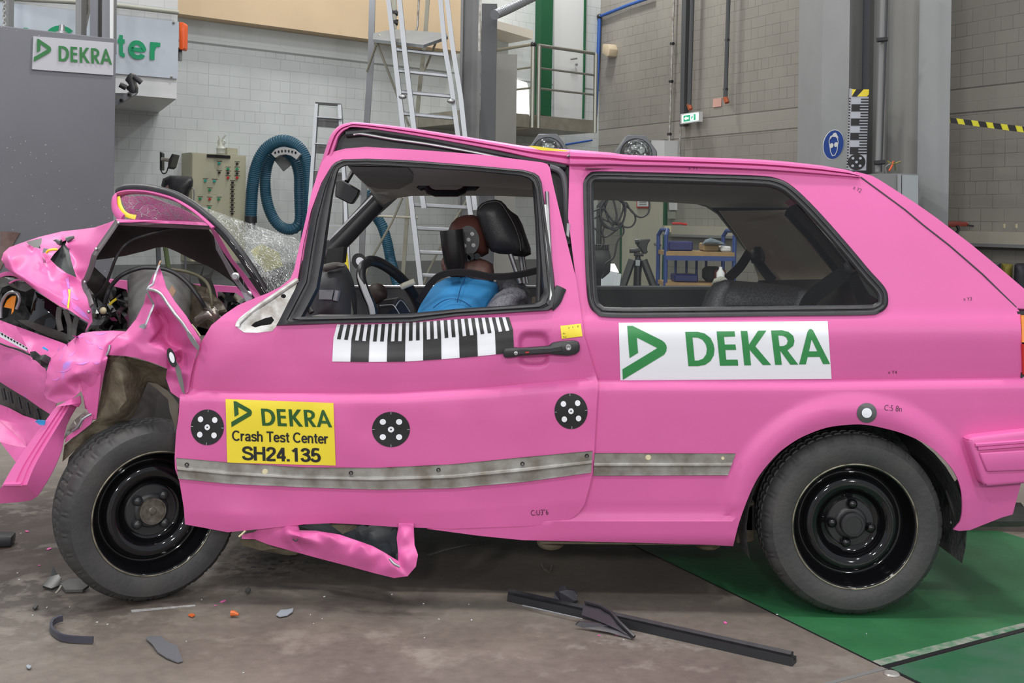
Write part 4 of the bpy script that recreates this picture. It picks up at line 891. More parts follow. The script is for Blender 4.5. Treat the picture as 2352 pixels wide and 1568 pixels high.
crumple('valance_upper', [(-14,925,3.86),(18,936,3.82),(52,954,3.76),(80,963,3.70),(103,973,3.64),(90,990,3.60),(62,1028,3.60),(30,995,3.72),(-14,955,3.86)], [(40,975,3.80)], PINK, car, sub=1)
crumple('valance_lower', [(-14,955,3.84),(30,995,3.70),(62,1028,3.57),(37,1062,3.56),(0,1014,3.66),(-14,1000,3.7)], [(25,1020,3.6)], PINK, car, sub=1)
crumple('bumper_upper', [(-14,730,3.98),(36,749,3.92),(89,768,3.84),(134,784,3.76),(154,792,3.70),(129,812,3.66),(114,830,3.64),(90,824,3.68),(68,813,3.74),(30,798,3.82),(0,786,3.88),(-14,782,3.9)], [(50,775,3.78),(100,795,3.71)], PINK, car, sub=1, sharp=30)
crumple('bumper_lower', [(-14,782,3.88),(0,789,3.85),(30,802,3.79),(68,818,3.71),(104,847,3.62),(108,862,3.60),(104,883,3.59),(101,906,3.60),(107,915,3.60),(130,927,3.56),(118,953,3.58),(90,935,3.66),(62,915,3.72),(30,896,3.79),(0,877,3.85),(-14,868,3.88)], [(40,850,3.72),(80,885,3.64)], SCUFF, car, sub=1, sharp=30)
crumple('lower_grille', [(-14,868,3.92),(0,877,3.9),(62,915,3.80),(118,952,3.70),(104,975,3.70),(80,966,3.76),(52,956,3.82),(18,938,3.88),(-14,926,3.92)], [], DGREY, car, sub=1)
for x, y in ((10,905),(25,913),(45,925),(65,938),(88,952)): line('grille_slat', [(x-4,y-14,3.83-x*.0012),(x+2,y+14,3.83-x*.0012)], .006, PLAST, n=1)
bq = quad([(-6,758),(64,799),(61,806),(-6,770)]); by = lambda x, y: 3.80-x*.0012
decal('ruler_tape', [([(0,0),(1,0),(1,1),(0,1)], [])], bq, by, .006, WHITE, car, row=0, t=.002)
decal('ruler_tape_print', [([(a,0),(a+.06,0),(a+.06,.45),(a,.45)], []) for a in [i*.1+.03 for i in range(10)]], bq, by, .009, INK, car, row=0)
crumple('black_scrap', [(68,808,3.62),(80,806,3.60),(92,816,3.59),(103,814,3.58),(116,822,3.58),(112,838,3.58),(104,846,3.58),(95,840,3.58),(84,828,3.59),(76,826,3.60)], [(90,825,3.55)], PLAST, car, sub=1, rough=.02)
line('bumper_crack', [(-6,786,3.83),(20,796,3.79),(45,803,3.75),(68,814,3.69)], .003, INK)
crumple('blue_scrap', [(80,968,3.44),(86,964,3.43),(104,966,3.42),(102,976,3.42),(92,976,3.43)], [], LBLUE, car, sub=1, rough=.01)
crumple('blue_scrap', [(96,799,3.66),(100,796,3.66),(110,803,3.65),(109,806,3.65)], [], LBLUE, car, sub=0)
# head lamp cavity
crumple('lamp_housing', [(-14,632,4.1),(30,630,4.06),(60,650,4.0),(100,682,3.96),(150,714,3.92),(203,745,3.88),(195,765,3.84),(165,788,3.82),(148,792,3.82),(89,768,3.92),(40,752,4.0),(-14,728,4.1)], [(60,700,4.15),(130,745,4.05)], DARK, car, sub=2, rough=.06, sharp=15)
crumple('lamp_glass', [(80,668,3.93),(100,680,3.90),(140,706,3.88),(133,735,3.86),(125,754,3.85),(100,748,3.87),(66,736,3.92)], [(100,705,3.85)], GLOSS, car, sub=1)
crumple('lamp_bracket', [(40,735,3.95),(75,735,3.92),(100,745,3.88),(125,756,3.86),(160,770,3.83),(160,788,3.83),(110,772,3.9),(60,748,3.94)], [], DGREY, car, sub=1, rough=.02)
for pts in ([(137,705,3.87),(134,730,3.86),(140,760,3.85)], [(150,712,3.86),(160,745,3.84),(160,780,3.83)], [(178,725,3.85),(170,755,3.83),(168,785,3.82)]): line('lamp_strut', pts, .010, DGREY, n=2, sq=(.004,.010))
crumple('indicator_lens', [(37,679,3.93),(27,680,3.94),(16,689,3.95),(9,705,3.95),(27,709,3.94),(26,722,3.93),(31,715,3.93)], [], AMBER, car, sub=0)
line('indicator_rim', [(2,730,3.95),(3,700,3.95),(12,680,3.94),(25,671,3.93),(40,674,3.92),(45,690,3.92),(38,710,3.92)], .006, mat('chrome_dull', (.35,.35,.37), .3, .6), seg=6)
crumple('crushed_trim', [(-10,640,4.0),(10,636,3.98),(40,638,3.95),(62,652,3.9),(75,662,3.88),(58,670,3.9),(40,665,3.93),(20,655,3.96),(5,660,3.98),(-10,700,4.02)], [(30,648,3.9)], DGREY, car, sub=1, rough=.03, sharp=12)
line('pink_trim_scrap', [(0,633,3.96),(15,628,3.94),(34,630,3.92),(46,636,3.9)], .007, PINK, sq=(.002,.008)); line('silver_scrap', [(20,641,3.9),(38,643,3.89),(56,646,3.88)], .003, ALU)
line('pink_trim_scrap', [(22,650,3.89),(40,642,3.88),(58,643,3.87)], .003, PINK)
# engine bay
def bay(x, y): return 4.02-.10*math.sqrt(max(0, 1-((x-365)/80)**2))
panel('strut_tower', [(292,640),(298,630),(308,624),(326,617),(345,614),(361,613),(400,617),(425,621),(436,626),(437,677),(441,745),(400,765),(297,765),(294,700)], mat('tower_metal', (.33,.34,.33), .38, .3, rgb2=(.22,.22,.21), vs=7), bay, car, grid=10, t=.01, sharp=60)
crumple('heat_shield', [(436,650,4.0),(475,661,3.97),(510,696,3.95),(522,715,3.94),(512,742,3.93),(494,760,3.92),(455,750,3.94),(437,745,3.97)], [(470,690,3.9),(490,720,3.86),(460,730,3.92)], mat('heat_shield', (.10,.075,.05), .4, .5, rgb2=(.20,.17,.13), vs=22), car, sub=2, rough=.03)
for pts, r in (([(455,735,3.88),(480,722,3.85),(505,738,3.86)], .016), ([(470,700,3.88),(492,716,3.84),(500,745,3.86)], .013)): line('exhaust_pipe', pts, r, mat('exhaust_steel', (.38,.34,.30), .3, .8))
crumple('spiky_bracket', [(455,640,4.1),(468,610,4.08),(463,634,4.08),(478,630,4.07),(490,618,4.05),(484,640,4.06),(492,660,4.05),(500,690,4.05),(470,680,4.1)], [], DGREY, car, sub=0)
crumple('engine_block', [(196,650,4.3),(240,652,4.3),(290,665,4.3),(300,700,4.28),(300,770,4.2),(255,768,4.1),(200,766,4.0),(208,740,4.1),(215,700,4.2)], [(250,690,4.12),(270,720,4.05),(240,740,4.02)], mat('engine_black', (.014,.013,.014), .3), car, sub=2, rough=.10, sharp=12)
crumple('engine_side', [(500,670,4.4),(540,672,4.35),(566,690,4.3),(560,720,4.2),(520,735,4.2),(480,770,4.1),(440,770,4.1),(445,740,4.2),(500,720,4.3)], [(530,700,4.15),(480,745,4.0)], MATS['engine_black'], car, sub=2, rough=.10, sharp=12)
crumple('plastic_scrap', [(250,730,4.02),(262,728,4.0),(270,737,4.0),(258,737,4.02)], [], PINK, car, sub=0)
for i in range(12):
    x = random.uniform(215, 290); y = random.uniform(665, 760); line('wire', [(x, y, 4.0),(x+random.uniform(-15,15), y+random.uniform(4,14), 3.97),(x+random.uniform(-10,25), y+random.uniform(10,26), 4.0)], .004, random.choice([PLAST, DGREY, PLAST]), n=3, seg=5)
line('yellow_wire', [(252,700,3.97),(258,693,3.97),(268,686,3.97)], .005, YELLOW)
line('hose', [(425,518,3.98),(407,523,3.98),(370,530,3.96),(330,541,3.94),(305,550,3.92),(286,563,3.9),(273,580,3.9),(264,598,3.9),(255,622,3.92),(246,645,3.94),(233,668,3.96),(220,682,4.0)], .0055, mat('hose_grey', (.05,.05,.052), .4))
line('hose', [(239,716,3.85),(241,700,3.85),(246,679,3.84),(253,661,3.84),(264,646,3.83),(278,633,3.82),(295,624,3.82),(312,618,3.82),(335,614,3.83),(375,617,3.84),(400,626,3.84),(420,640,3.84),(440,660,3.84),(458,685,3.84),(470,705,3.85)], .0075, PLAST)
line('hose', [(395,618,3.9),(430,624,3.9),(460,636,3.88),(478,655,3.86),(486,685,3.84),(488,712,3.84),(494,735,3.85)], .006, mat('hose_olive', (.09,.085,.05), .5))
V, Fs = sphere(P(237,713,3.84), .012, 6); finish('hose_plug', V, Fs, CREAM, car)
line('wire', [(440,745,3.7),(452,760,3.7),(460,772,3.7)], .003, CREAM)
crumple('inner_scrap', [(395,655,3.8),(385,672,3.8),(388,690,3.8),(398,680,3.8),(404,668,3.8)], [], mat('copper_scrap', (0,0,0)), car, sub=0)
# arch liner, twisted metal, inner arch
crumple('front_arch_liner', [(246,815,3.53),(286,818,3.52),(339,831,3.52),(384,848,3.54),(380,874,3.56),(386,896,3.58),(357,882,3.60),(339,876,3.60),(329,900,3.60),(321,921,3.58),(307,955,3.55),(295,966,3.54),(262,975,3.53),(230,990,3.52),(205,1004,3.50),(170,1035,3.48),(143,1060,3.47),(148,1022,3.47),(190,985,3.48),(220,965,3.49),(232,900,3.52),(240,855,3.53)],
  [(280,860,3.46),(290,920,3.47),(270,945,3.47),(330,860,3.58),(255,900,3.50)], BROWN, car, t=.006, sub=2, rough=.012, sharp=50)
crumple('inner_arch', [(250,850,3.80),(390,846,3.78),(418,930,3.74),(420,1010,3.74),(330,1015,3.76),(240,1060,3.78),(180,1110,3.80),(148,1100,3.80),(158,1050,3.78),(215,985,3.78)], [], DGREY, car, sub=1)
crumple('arch_bracket', [(339,877,3.54),(360,881,3.535),(384,897,3.53),(398,912,3.52),(411,930,3.51),(408,960,3.50),(405,988,3.50),(398,968,3.51),(390,945,3.52),(386,917,3.53),(360,893,3.54)], [], mat('bracket_brown', (.14,.125,.10), .5, .2), car, sub=1)
crumple('twisted_metal', [(146,1010,3.50),(152,990,3.49),(170,965,3.49),(195,944,3.49),(214,943,3.49),(212,952,3.48),(195,956,3.47),(180,985,3.47),(166,990,3.48),(152,1003,3.49)], [(185,955,3.45),(170,978,3.46)], GALV, car, sub=2, rough=.02, sharp=12)
crumple('pink_strip', [(215,953,3.475),(193,957,3.47),(186,980,3.465),(152,1003,3.46),(149,1016,3.46),(175,1000,3.465),(209,973,3.475)], [], PINK, car, sub=1)
line('torn_metal_edge', [(166,990,3.455),(178,980,3.45),(190,962,3.45),(210,950,3.46)], .004, ALU)
# broken sill hanging under the door
crumple('broken_sill', [(555,1237,3.50),(556,1228,3.50),(583,1222,3.50),(610,1205,3.50),(652,1200,3.50),(684,1204,3.50),(688,1218,3.49),(726,1219,3.48),(780,1228,3.46),(821,1242,3.45),(855,1254,3.44),(881,1268,3.43),(900,1280,3.43),(914,1288,3.43),(914,1263,3.44),(911,1235,3.46),(916,1200,3.48),(950,1200,3.48),(952,1251,3.44),(960,1275,3.42),(955,1301,3.41),(936,1323,3.41),(905,1327,3.42),(860,1316,3.44),(798,1299,3.46),(740,1284,3.48),(681,1268,3.50),(619,1251,3.52),(585,1238,3.52)],
  [(700,1235,3.44),(780,1250,3.43),(850,1280,3.41),(900,1300,3.40),(935,1280,3.40),(930,1230,3.43),(740,1250,3.45),(800,1275,3.44),(660,1225,3.46),(640,1235,3.50),(686,1230,3.42),(760,1232,3.42),(830,1252,3.41),(690,1255,3.49)], PINK, car, t=.004, sub=3, sharp=45, rough=.002, relax=10)
crumple('sill_inner', [(680,1205,3.62),(738,1198,3.62),(819,1200,3.62),(905,1205,3.62),(920,1240,3.56),(918,1290,3.50),(880,1272,3.50),(821,1245,3.53),(726,1222,3.56)], [(830,1225,3.60)], mat('sill_slate', (.035,.042,.048), .45), car, sub=2, rough=.02)
crumple('sill_triangle', [(752,1200,3.55),(820,1202,3.54),(819,1213,3.54),(787,1226,3.53)], [], BROWN, car, sub=0)
crumple('sill_edge', [(551,1240,3.54),(590,1236,3.54),(619,1250,3.535),(660,1262,3.53),(686,1269,3.53),(680,1274,3.54),(660,1275,3.55),(600,1264,3.55),(557,1252,3.55)], [(620,1258,3.50)], BROWN, car, sub=1)
line('silver_tear', [(895,1283,3.40),(905,1294,3.39),(918,1301,3.39)], .004, ALU); line('silver_tear', [(672,1237,3.42),(680,1242,3.415),(684,1237,3.42)], .002, INK)
line('cream_strip', [(549,1232,3.46),(556,1226,3.46),(563,1219,3.46)], .003, CREAM)
# ================================================================ cabin
line('steering_wheel', [(838,604,3.92),(850,599,3.93),(868,602,3.97),(895,617,4.05),(925,643,4.12),(948,673,4.16),(962,705,4.18),(966,735,4.18)], .019, PLAST, seg=10)
sw = line('steering_rim', [(846,601,3.92),(833,612,3.88),(829,632,3.86),(834,655,3.86),(844,680,3.87),(854,702,3.89),(860,730,3.92)], .016, PLAST, seg=10)
line('white_tape', [(838,606,3.895),(829,617,3.87),(828,635,3.85),(834,656,3.845),(843,680,3.85),(852,702,3.86),(856,722,3.87)], .005, WPAINT, seg=4, sq=(.003,.010))
line('tape_wrap', [(921,659,4.06),(935,653,4.06),(953,646,4.06)], .014, mat('masking_tape', s2l(205,202,185), .6), seg=8, sq=(.014,.012))
mp = lambda u, v: (825+u*17-v*3, 600+v*18+u*5); yy = lambda x, y: 3.90
d_ = decal('steering_marker', [(ell(0,0,1,1,28), [])], mp, yy, 0, INK, car, row=0, t=.003); decal('steering_marker_centre', [(ell(.12,-.02,.56,.52,20), [])], mp, yy, .003, WHITE, car, row=0)
crumple('airbag_hub', [(868,700,3.98),(880,690,3.97),(912,685,3.96),(922,690,3.97),(935,708,3.98),(945,730,4.0),(870,735,3.98)], [(908,705,3.92)], PLAST, car, sub=0, t=.06, sharp=20)
line('hub_edge', [(872,702,3.945),(900,700,3.93),(908,706,3.92),(917,720,3.92)], .002, ALU); line('hub_edge', [(908,705,3.92),(922,690,3.955),(942,716,3.97)], .002, ALU)
DASH = [(700,640),(742,607),(765,603),(780,603),(793,606),(803,622),(812,645),(817,670),(820,690),(820,760),(690,760)]
puff('dashboard', DASH, CARD, 3.95, .16, car, grid=10)
puff('dashboard_top', [(738,612),(750,605),(765,602),(780,602),(794,607),(798,612),(775,617),(742,626)], mat('dash_top_grey', (.13,.12,.11), .9), 3.82, .02, car, grid=6)  # dashboard top in a lighter grey
panel('air_vent', [(733,666),(766,666),(762,688),(732,687)], ALU, 3.78, car, t=.01); line('vent_wheel', [(776,667,3.78),(771,690,3.78)], .010, ALU, n=1, seg=12)
crumple('column_shroud', [(785,675,3.86),(805,680,3.85),(812,720,3.85),(796,726,3.84),(780,700,3.84)], [], PLAST, car, sub=0, t=.05)
V, Fs = pprism([(752,572),(790,566),(786,604),(748,606)], 4.3, .1); finish('pillar_foot', V, Fs, DARK, car)
V, Fs = sphere(P(866,674,4.3), .04, 8, (1,.6,1)); finish('gear_knob', V, Fs, mat('knob_brown', (.05,.035,.028), .5), car)
mirror = MB(); mirror.add(*bev(*pprism([(771,415),(778,412),(788,414),(825,437),(822,448),(809,468),(802,468),(769,451)], 4.05, .05), .004, 1)); mirror.build('rear_view_mirror', PLAST, car, sharp=20)
line('mirror_stem', [(814,386,4.12),(805,402,4.09),(796,417,4.07)], .009, PLAST)
# front seat
HRM = mat('headrest_leather', (0.030, 0.030, 0.034), .42, bump=.12, bs=220)
puff('headrest', [(1094,490),(1096,478),(1105,467),(1120,461),(1138,458),(1151,461),(1162,471),(1170,486),(1180,505),(1192,528),(1201,548),(1204,566),(1201,580),(1185,585),(1147,583),(1128,577),(1117,560),(1107,535),(1099,510)], HRM, 3.98, .075, car, grid=7, pw=.35)
puff('headrest_back', [(1150,462),(1174,485),(1189,495),(1200,515),(1210,545),(1219,570),(1220,584),(1206,590),(1180,588),(1160,560)], HRM, 4.05, .06, car, grid=7, pw=.4)
line('headrest_seam', [(1100,480,3.925),(1112,468,3.925),(1135,463,3.925),(1150,467,3.925),(1163,485,3.925),(1180,515,3.925),(1193,550,3.925),(1196,576,3.925)], .0012, mat('seam_grey', (.12,.12,.12), .6), seg=5)
for x0, x1, Y in ((1172,1195,3.96),(1194,1204,4.08),(1199,1210,4.10)): line('headrest_post', [(x0,583,Y),(x1,650,Y)], .0085, STEEL, n=1, seg=10)
puff('seat_back', [(1142,640),(1160,634),(1180,636),(1196,645),(1215,662),(1225,690),(1230,780),(1230,880),(1120,880),(1110,760),(1120,690)], FABRIC, 4.12, .12, car, grid=12)
puff('seat_bolster', [(1113,712),(1125,692),(1139,675),(1156,664),(1172,659),(1190,660),(1205,668),(1211,680),(1207,688),(1195,692),(1190,730),(1180,800),(1120,800),(1108,750)], FABL, 3.86, .06, car, grid=10)
puff('seat_cushion', [(960,830),(1000,815),(1120,810),(1200,830),(1210,880),(960,880)], FABRIC, 4.1, .25, car, grid=12)
mb = MB(); mb.add(*box((-.36,3.85,.34), (.10,4.35,.44))); mb.build('seat_base', DARK, car)
mb = MB(); mb.add(*bev(*box((-.30,4.50,.44), (.12,4.92,.60)), .05)); mb.build('passenger_cushion', FABRIC, car)
line('seat_belt', [(962,692,3.90),(975,672,3.86),(990,650,3.83),(1008,634,3.80),(1031,627,3.78),(1060,625,3.77),(1090,628,3.76),(1121,634,3.76),(1150,635,3.76),(1175,633,3.76),(1205,628,3.75),(1235,621,3.74)], .01, mat('belt_web', (.02,.02,.022), .7), seg=4, sq=(.004,.011))
panel('belt_anchor', [(1222,682),(1238,680),(1237,700),(1222,700)], mat('anchor_brown', (.09,.07,.05), .6), 3.80, car, t=.01)
line('door_b_post_trim', [(1228,400,3.70),(1236,500,3.66),(1240,600,3.62),(1238,700,3.58)], .012, PLAST)
# rear seat, rear belts
puff('rear_seat', [(1600,735),(1612,700),(1624,668),(1640,650),(1665,642),(1700,645),(1760,650),(1810,655),(1850,662),(1862,672),(1860,700),(1850,735)], FABRIC, 4.35, .22, car, grid=10)
puff('rear_seat_panel', [(1612,735),(1624,690),(1640,660),(1662,647),(1680,648),(1672,690),(1668,735)], FABL, 4.20, .10, car, grid=8)
puff('rear_seat_side', [(1805,735),(1820,690),(1835,668),(1852,664),(1862,670),(1856,700),(1845,735)], FABL, 4.20, .10, car, grid=8)
line('rear_belt', [(1720,580,4.85),(1700,612,4.75),(1672,640,4.65)], .014, PLAST, sq=(.004,.02), seg=4); line('rear_belt', [(1740,600,4.85),(1758,625,4.8),(1775,645,4.78)], .014, PLAST, sq=(.004,.02), seg=4)
puff('belt_guide', [(1722,592),(1724,575),(1735,566),(1748,566),(1756,580),(1758,600),(1740,608),(1726,604)], PLAST, 4.80, .05, car, grid=6)
line('rear_belt', [(1948,622,3.72),(1900,655,3.78),(1860,690,3.85),(1845,735,3.9)], .02, mat('belt_web', (0,0,0)), sq=(.004,.026), seg=4); line('rear_belt', [(1955,630,3.72),(1975,670,3.75),(1985,700,3.78)], .02, MATS['belt_web'], sq=(.004,.02), seg=4)
puff('belt_guide', [(1938,605),(1950,598),(1962,606),(1965,622),(1952,630),(1940,622)], mat('guide_grey', (.07,.075,.09), .4), 3.70, .02, car, grid=6)
# ================================================================ the test dummy
dm = thing('crash_test_dummy', 'crash test dummy in a blue shirt strapped in the front seat of the pink car', 'dummy', (-.1, 3.98, .46))
mb_head = puff('head', [(1028,548),(1029,530),(1037,512),(1049,500),(1066,494),(1085,493),(1102,498),(1114,512),(1122,535),(1125,560),(1122,582),(1108,590),(1080,588),(1050,585),(1034,570)], SKIN, 4.02, .085, dm, grid=7)
mp = lambda u, v: (1077+u*24+v*2, 551+v*33); yy = lambda x, y: 3.926
decal('head_marker', [(ell(0,0,1,1,30), [])], mp, yy, .004, mat('marker_dark', (.035,.035,.037), .4), dm, row=.25)
decal('head_marker_dots', [(ell(a,b,.19,.14,14), []) for a, b in ((-.02,-.03),(.35,-.42),(.4,.36),(-.45,.4))], mp, yy, .006, mat('marker_pale', (.45,.45,.48), .5), dm, row=0)
V, Fs = tube([P(1037,528,3.86), P(1040,560,3.86), P(1045,600,3.87), P(1047,632,3.88)], [.040,.040,.038,.026], 24); finish('head_sleeve', V, Fs, mat('sleeve_black', (.012,.012,.013), .3), dm, 40)
puff('neck_skin', [(1052,600),(1060,596),(1080,592),(1100,592),(1118,598),(1132,606),(1135,625),(1134,645),(1110,650),(1060,640),(1040,632),(1030,622)], SKIN2, 3.98, .05, dm, grid=6)
puff('neck_flap', [(1013,605),(1016,592),(1020,592),(1024,601),(1032,606),(1036,618),(1034,626),(1022,628),(1015,618)], SKIN2, 3.92, .02, dm, grid=5)
for x, y, r in ((1082,589,.013),(1096,588,.011),(1074,593,.012)): V, Fs = lathe([(0,-.01),(r,-.01),(r,.01),(0,.01)], Matrix.Translation(P(x, y, 3.93)), 14); finish('neck_joint', V, Fs, GLOSS, dm)
shirt = puff('shirt', [(945,880),(947,800),(952,745),(960,712),(971,689),(985,668),(1000,652),(1022,640),(1046,633),(1072,631),(1103,635),(1125,641),(1142,650),(1146,670),(1140,700),(1130,745),(1130,880)], BLUE, 4.0, .17, dm, grid=9, pw=.55)
V, Fs = tube([P(1080,680,3.98), P(1040,760,3.93), P(985,820,3.90), P(900,790,3.92)], [.07,.062,.05,.038], 14); finish('arm', V, Fs, BLUE, dm)
line('shirt_seam', [(1072,633,3.90),(1060,655,3.85),(1053,680,3.825),(1050,695,3.82)], .0016, mat('seam_blue', (.02,.10,.28), .9), dm, seg=5); line('shirt_seam', [(995,707,3.84),(1015,692,3.825),(1035,686,3.82),(1060,690,3.82),(1082,704,3.83)], .0016, MATS['seam_blue'], dm, seg=5)
for s in (-.10, .10):
    V, Fs = tube([(-.10, 4.02+s, .56), (-.35, 4.0+s, .60), (-.52, 3.98+s, .58), (-.60, 3.98+s, .36), (-.62, 3.98+s, .32)], [.09,.085,.07,.055,.05], 14); finish('leg', V, Fs, SKIN2, dm)
# ================================================================ hall
ANG_L = math.atan2(1, 1.2); ANG_R = math.atan2(1, -.55)
DL = Vector((1.2, 1, 0)).normalized(); DR = Vector((-.55, 1, 0)).normalized()
NL = Vector((DL.y, -DL.x, 0)); NR = Vector((-DR.y, DR.x, 0))     # towards the camera
NL = NL if NL.y < 0 else -NL; NR = NR if NR.y < 0 else -NR
CORN = Vector((1.224, 16.23, 0))
def brick(name, rgb, ang, bw=.25, rh=.125, low=None, zl=.67, mortar=.55, band=None, var=.06):
    m = bpy.data.materials.new(name); m.use_nodes = True; nt = m.node_tree; N = nt.nodes; L = nt.links; b = N['Principled BSDF']; b.inputs['Roughness'].default_value = .55
    g = N.new('ShaderNodeNewGeometry'); mp = N.new('ShaderNodeVectorRotate'); mp.rotation_type = 'Z_AXIS'; mp.inputs['Angle'].default_value = -ang
    L.new(g.outputs['Position'], mp.inputs['Vector']); sp = N.new('ShaderNodeSeparateXYZ'); L.new(mp.outputs[0], sp.inputs[0]); cb = N.new('ShaderNodeCombineXYZ')
    L.new(sp.outputs['X'], cb.inputs['X']); L.new(sp.outputs['Z'], cb.inputs['Y'])
    br = N.new('ShaderNodeTexBrick'); br.inputs['Scale'].default_value = 1; br.inputs['Brick Width'].default_value = bw; br.inputs['Row Height'].default_value = rh
    br.inputs['Mortar Size'].default_value = .0035; br.inputs['Mortar Smooth'].default_value = .3; br.squash = .5; br.squash_frequency = 3
    L.new(cb.outputs[0], br.inputs['Vector'])
    for k, f in (('Color1', 1.0), ('Color2', 1-var), ('Mortar', mortar)): br.inputs[k].default_value = (*[c*f for c in rgb], 1)
    ns = N.new('ShaderNodeTexNoise'); ns.inputs['Scale'].default_value = 1.3; ns.inputs['Detail'].default_value = 5; L.new(g.outputs['Position'], ns.inputs['Vector'])
    mr = N.new('ShaderNodeMapRange'); mr.inputs[1].default_value = .3; mr.inputs[2].default_value = .7; mr.inputs[3].default_value = .88; mr.inputs[4].default_value = 1.05; L.new(ns.outputs['Fac'], mr.inputs[0])
    # joints fade where the paint is thick
    fd = N.new('ShaderNodeTexNoise'); fd.inputs['Scale'].default_value = 2.2; L.new(g.outputs['Position'], fd.inputs['Vector'])
    fr = N.new('ShaderNodeMapRange'); fr.inputs[1].default_value = .35; fr.inputs[2].default_value = .62; fr.inputs[3].default_value = .25; fr.inputs[4].default_value = 1; L.new(fd.outputs['Fac'], fr.inputs[0])
    flat = N.new('ShaderNodeMix'); flat.data_type = 'RGBA'; L.new(fr.outputs[0], flat.inputs['Factor']); flat.inputs['A'].default_value = (*rgb, 1); L.new(br.outputs['Color'], flat.inputs['B'])
    mu = N.new('ShaderNodeMix'); mu.data_type = 'RGBA'; mu.blend_type = 'MULTIPLY'; mu.inputs['Factor'].default_value = 1; L.new(flat.outputs['Result'], mu.inputs['A']); L.new(mr.outputs[0], mu.inputs['B'])
    out = mu.outputs['Result']
    def zgate(z, mode):
        q = N.new('ShaderNodeMath'); q.operation = mode; q.inputs[1].default_value = z; L.new(sp.outputs['Z'], q.inputs[0]); return q.outputs[0]
    def over(fac, col):
        nonlocal out
        x = N.new('ShaderNodeMix'); x.data_type = 'RGBA'; L.new(fac, x.inputs['Factor']); L.new(out, x.inputs['A']); x.inputs['B'].default_value = (*col, 1); out = x.outputs['Result']
    if band:
        for z0, z1, col in band:
            a, c = zgate(z0, 'GREATER_THAN'), zgate(z1, 'LESS_THAN'); q = N.new('ShaderNodeMath'); q.operation = 'MULTIPLY'; L.new(a, q.inputs[0]); L.new(c, q.inputs[1]); over(q.outputs[0], col)
    if low: over(zgate(zl, 'LESS_THAN'), low)
    L.new(out, b.inputs['Base Color'])
    bp = N.new('ShaderNodeBump'); bp.inputs['Strength'].default_value = .5; bp.inputs['Distance'].default_value = .01; bp.invert = True; L.new(br.outputs['Fac'], bp.inputs['Height']); L.new(bp.outputs[0], b.inputs['Normal'])
    return m
LW_ = tuple(1.1*c for c in (.50,.53,.53)); LWm = brick('white_block_wall', LW_, ANG_L, mortar=.74, low=s2l(118,122,122), zl=.67, band=[(3.065,3.09,tuple(c*.45 for c in LW_)), (3.09, 3.4, LW_)])
RW_ = (.275,.26,.235); RWm = brick('grey_block_wall', RW_, ANG_R, mortar=.55, band=[(2.27,2.285,tuple(c*.45 for c in RW_)), (2.285,2.50,tuple(c*1.05 for c in RW_)), (2.50,2.515,tuple(c*.5 for c in RW_))])
def wall(name, p0, p1, z1, m, back):
    a, b = Vector(p0), Vector(p1); t = back*.2
    V = [a, b, b+t, a+t]; V = V+[v+Vector((0, 0, z1)) for v in V]
    return tag(finish(name, V, [(0,1,2,3),(4,5,6,7),(0,1,5,4),(1,2,6,5),(2,3,7,6),(3,0,4,7)], m, None, smooth=False), kind='structure')
wall('wall_left', CORN-DL*15, CORN, 7.2, LWm, -NL)
wall('wall_right', CORN+DR*.25, CORN-DR*15, 7.2, RWm, -NR)
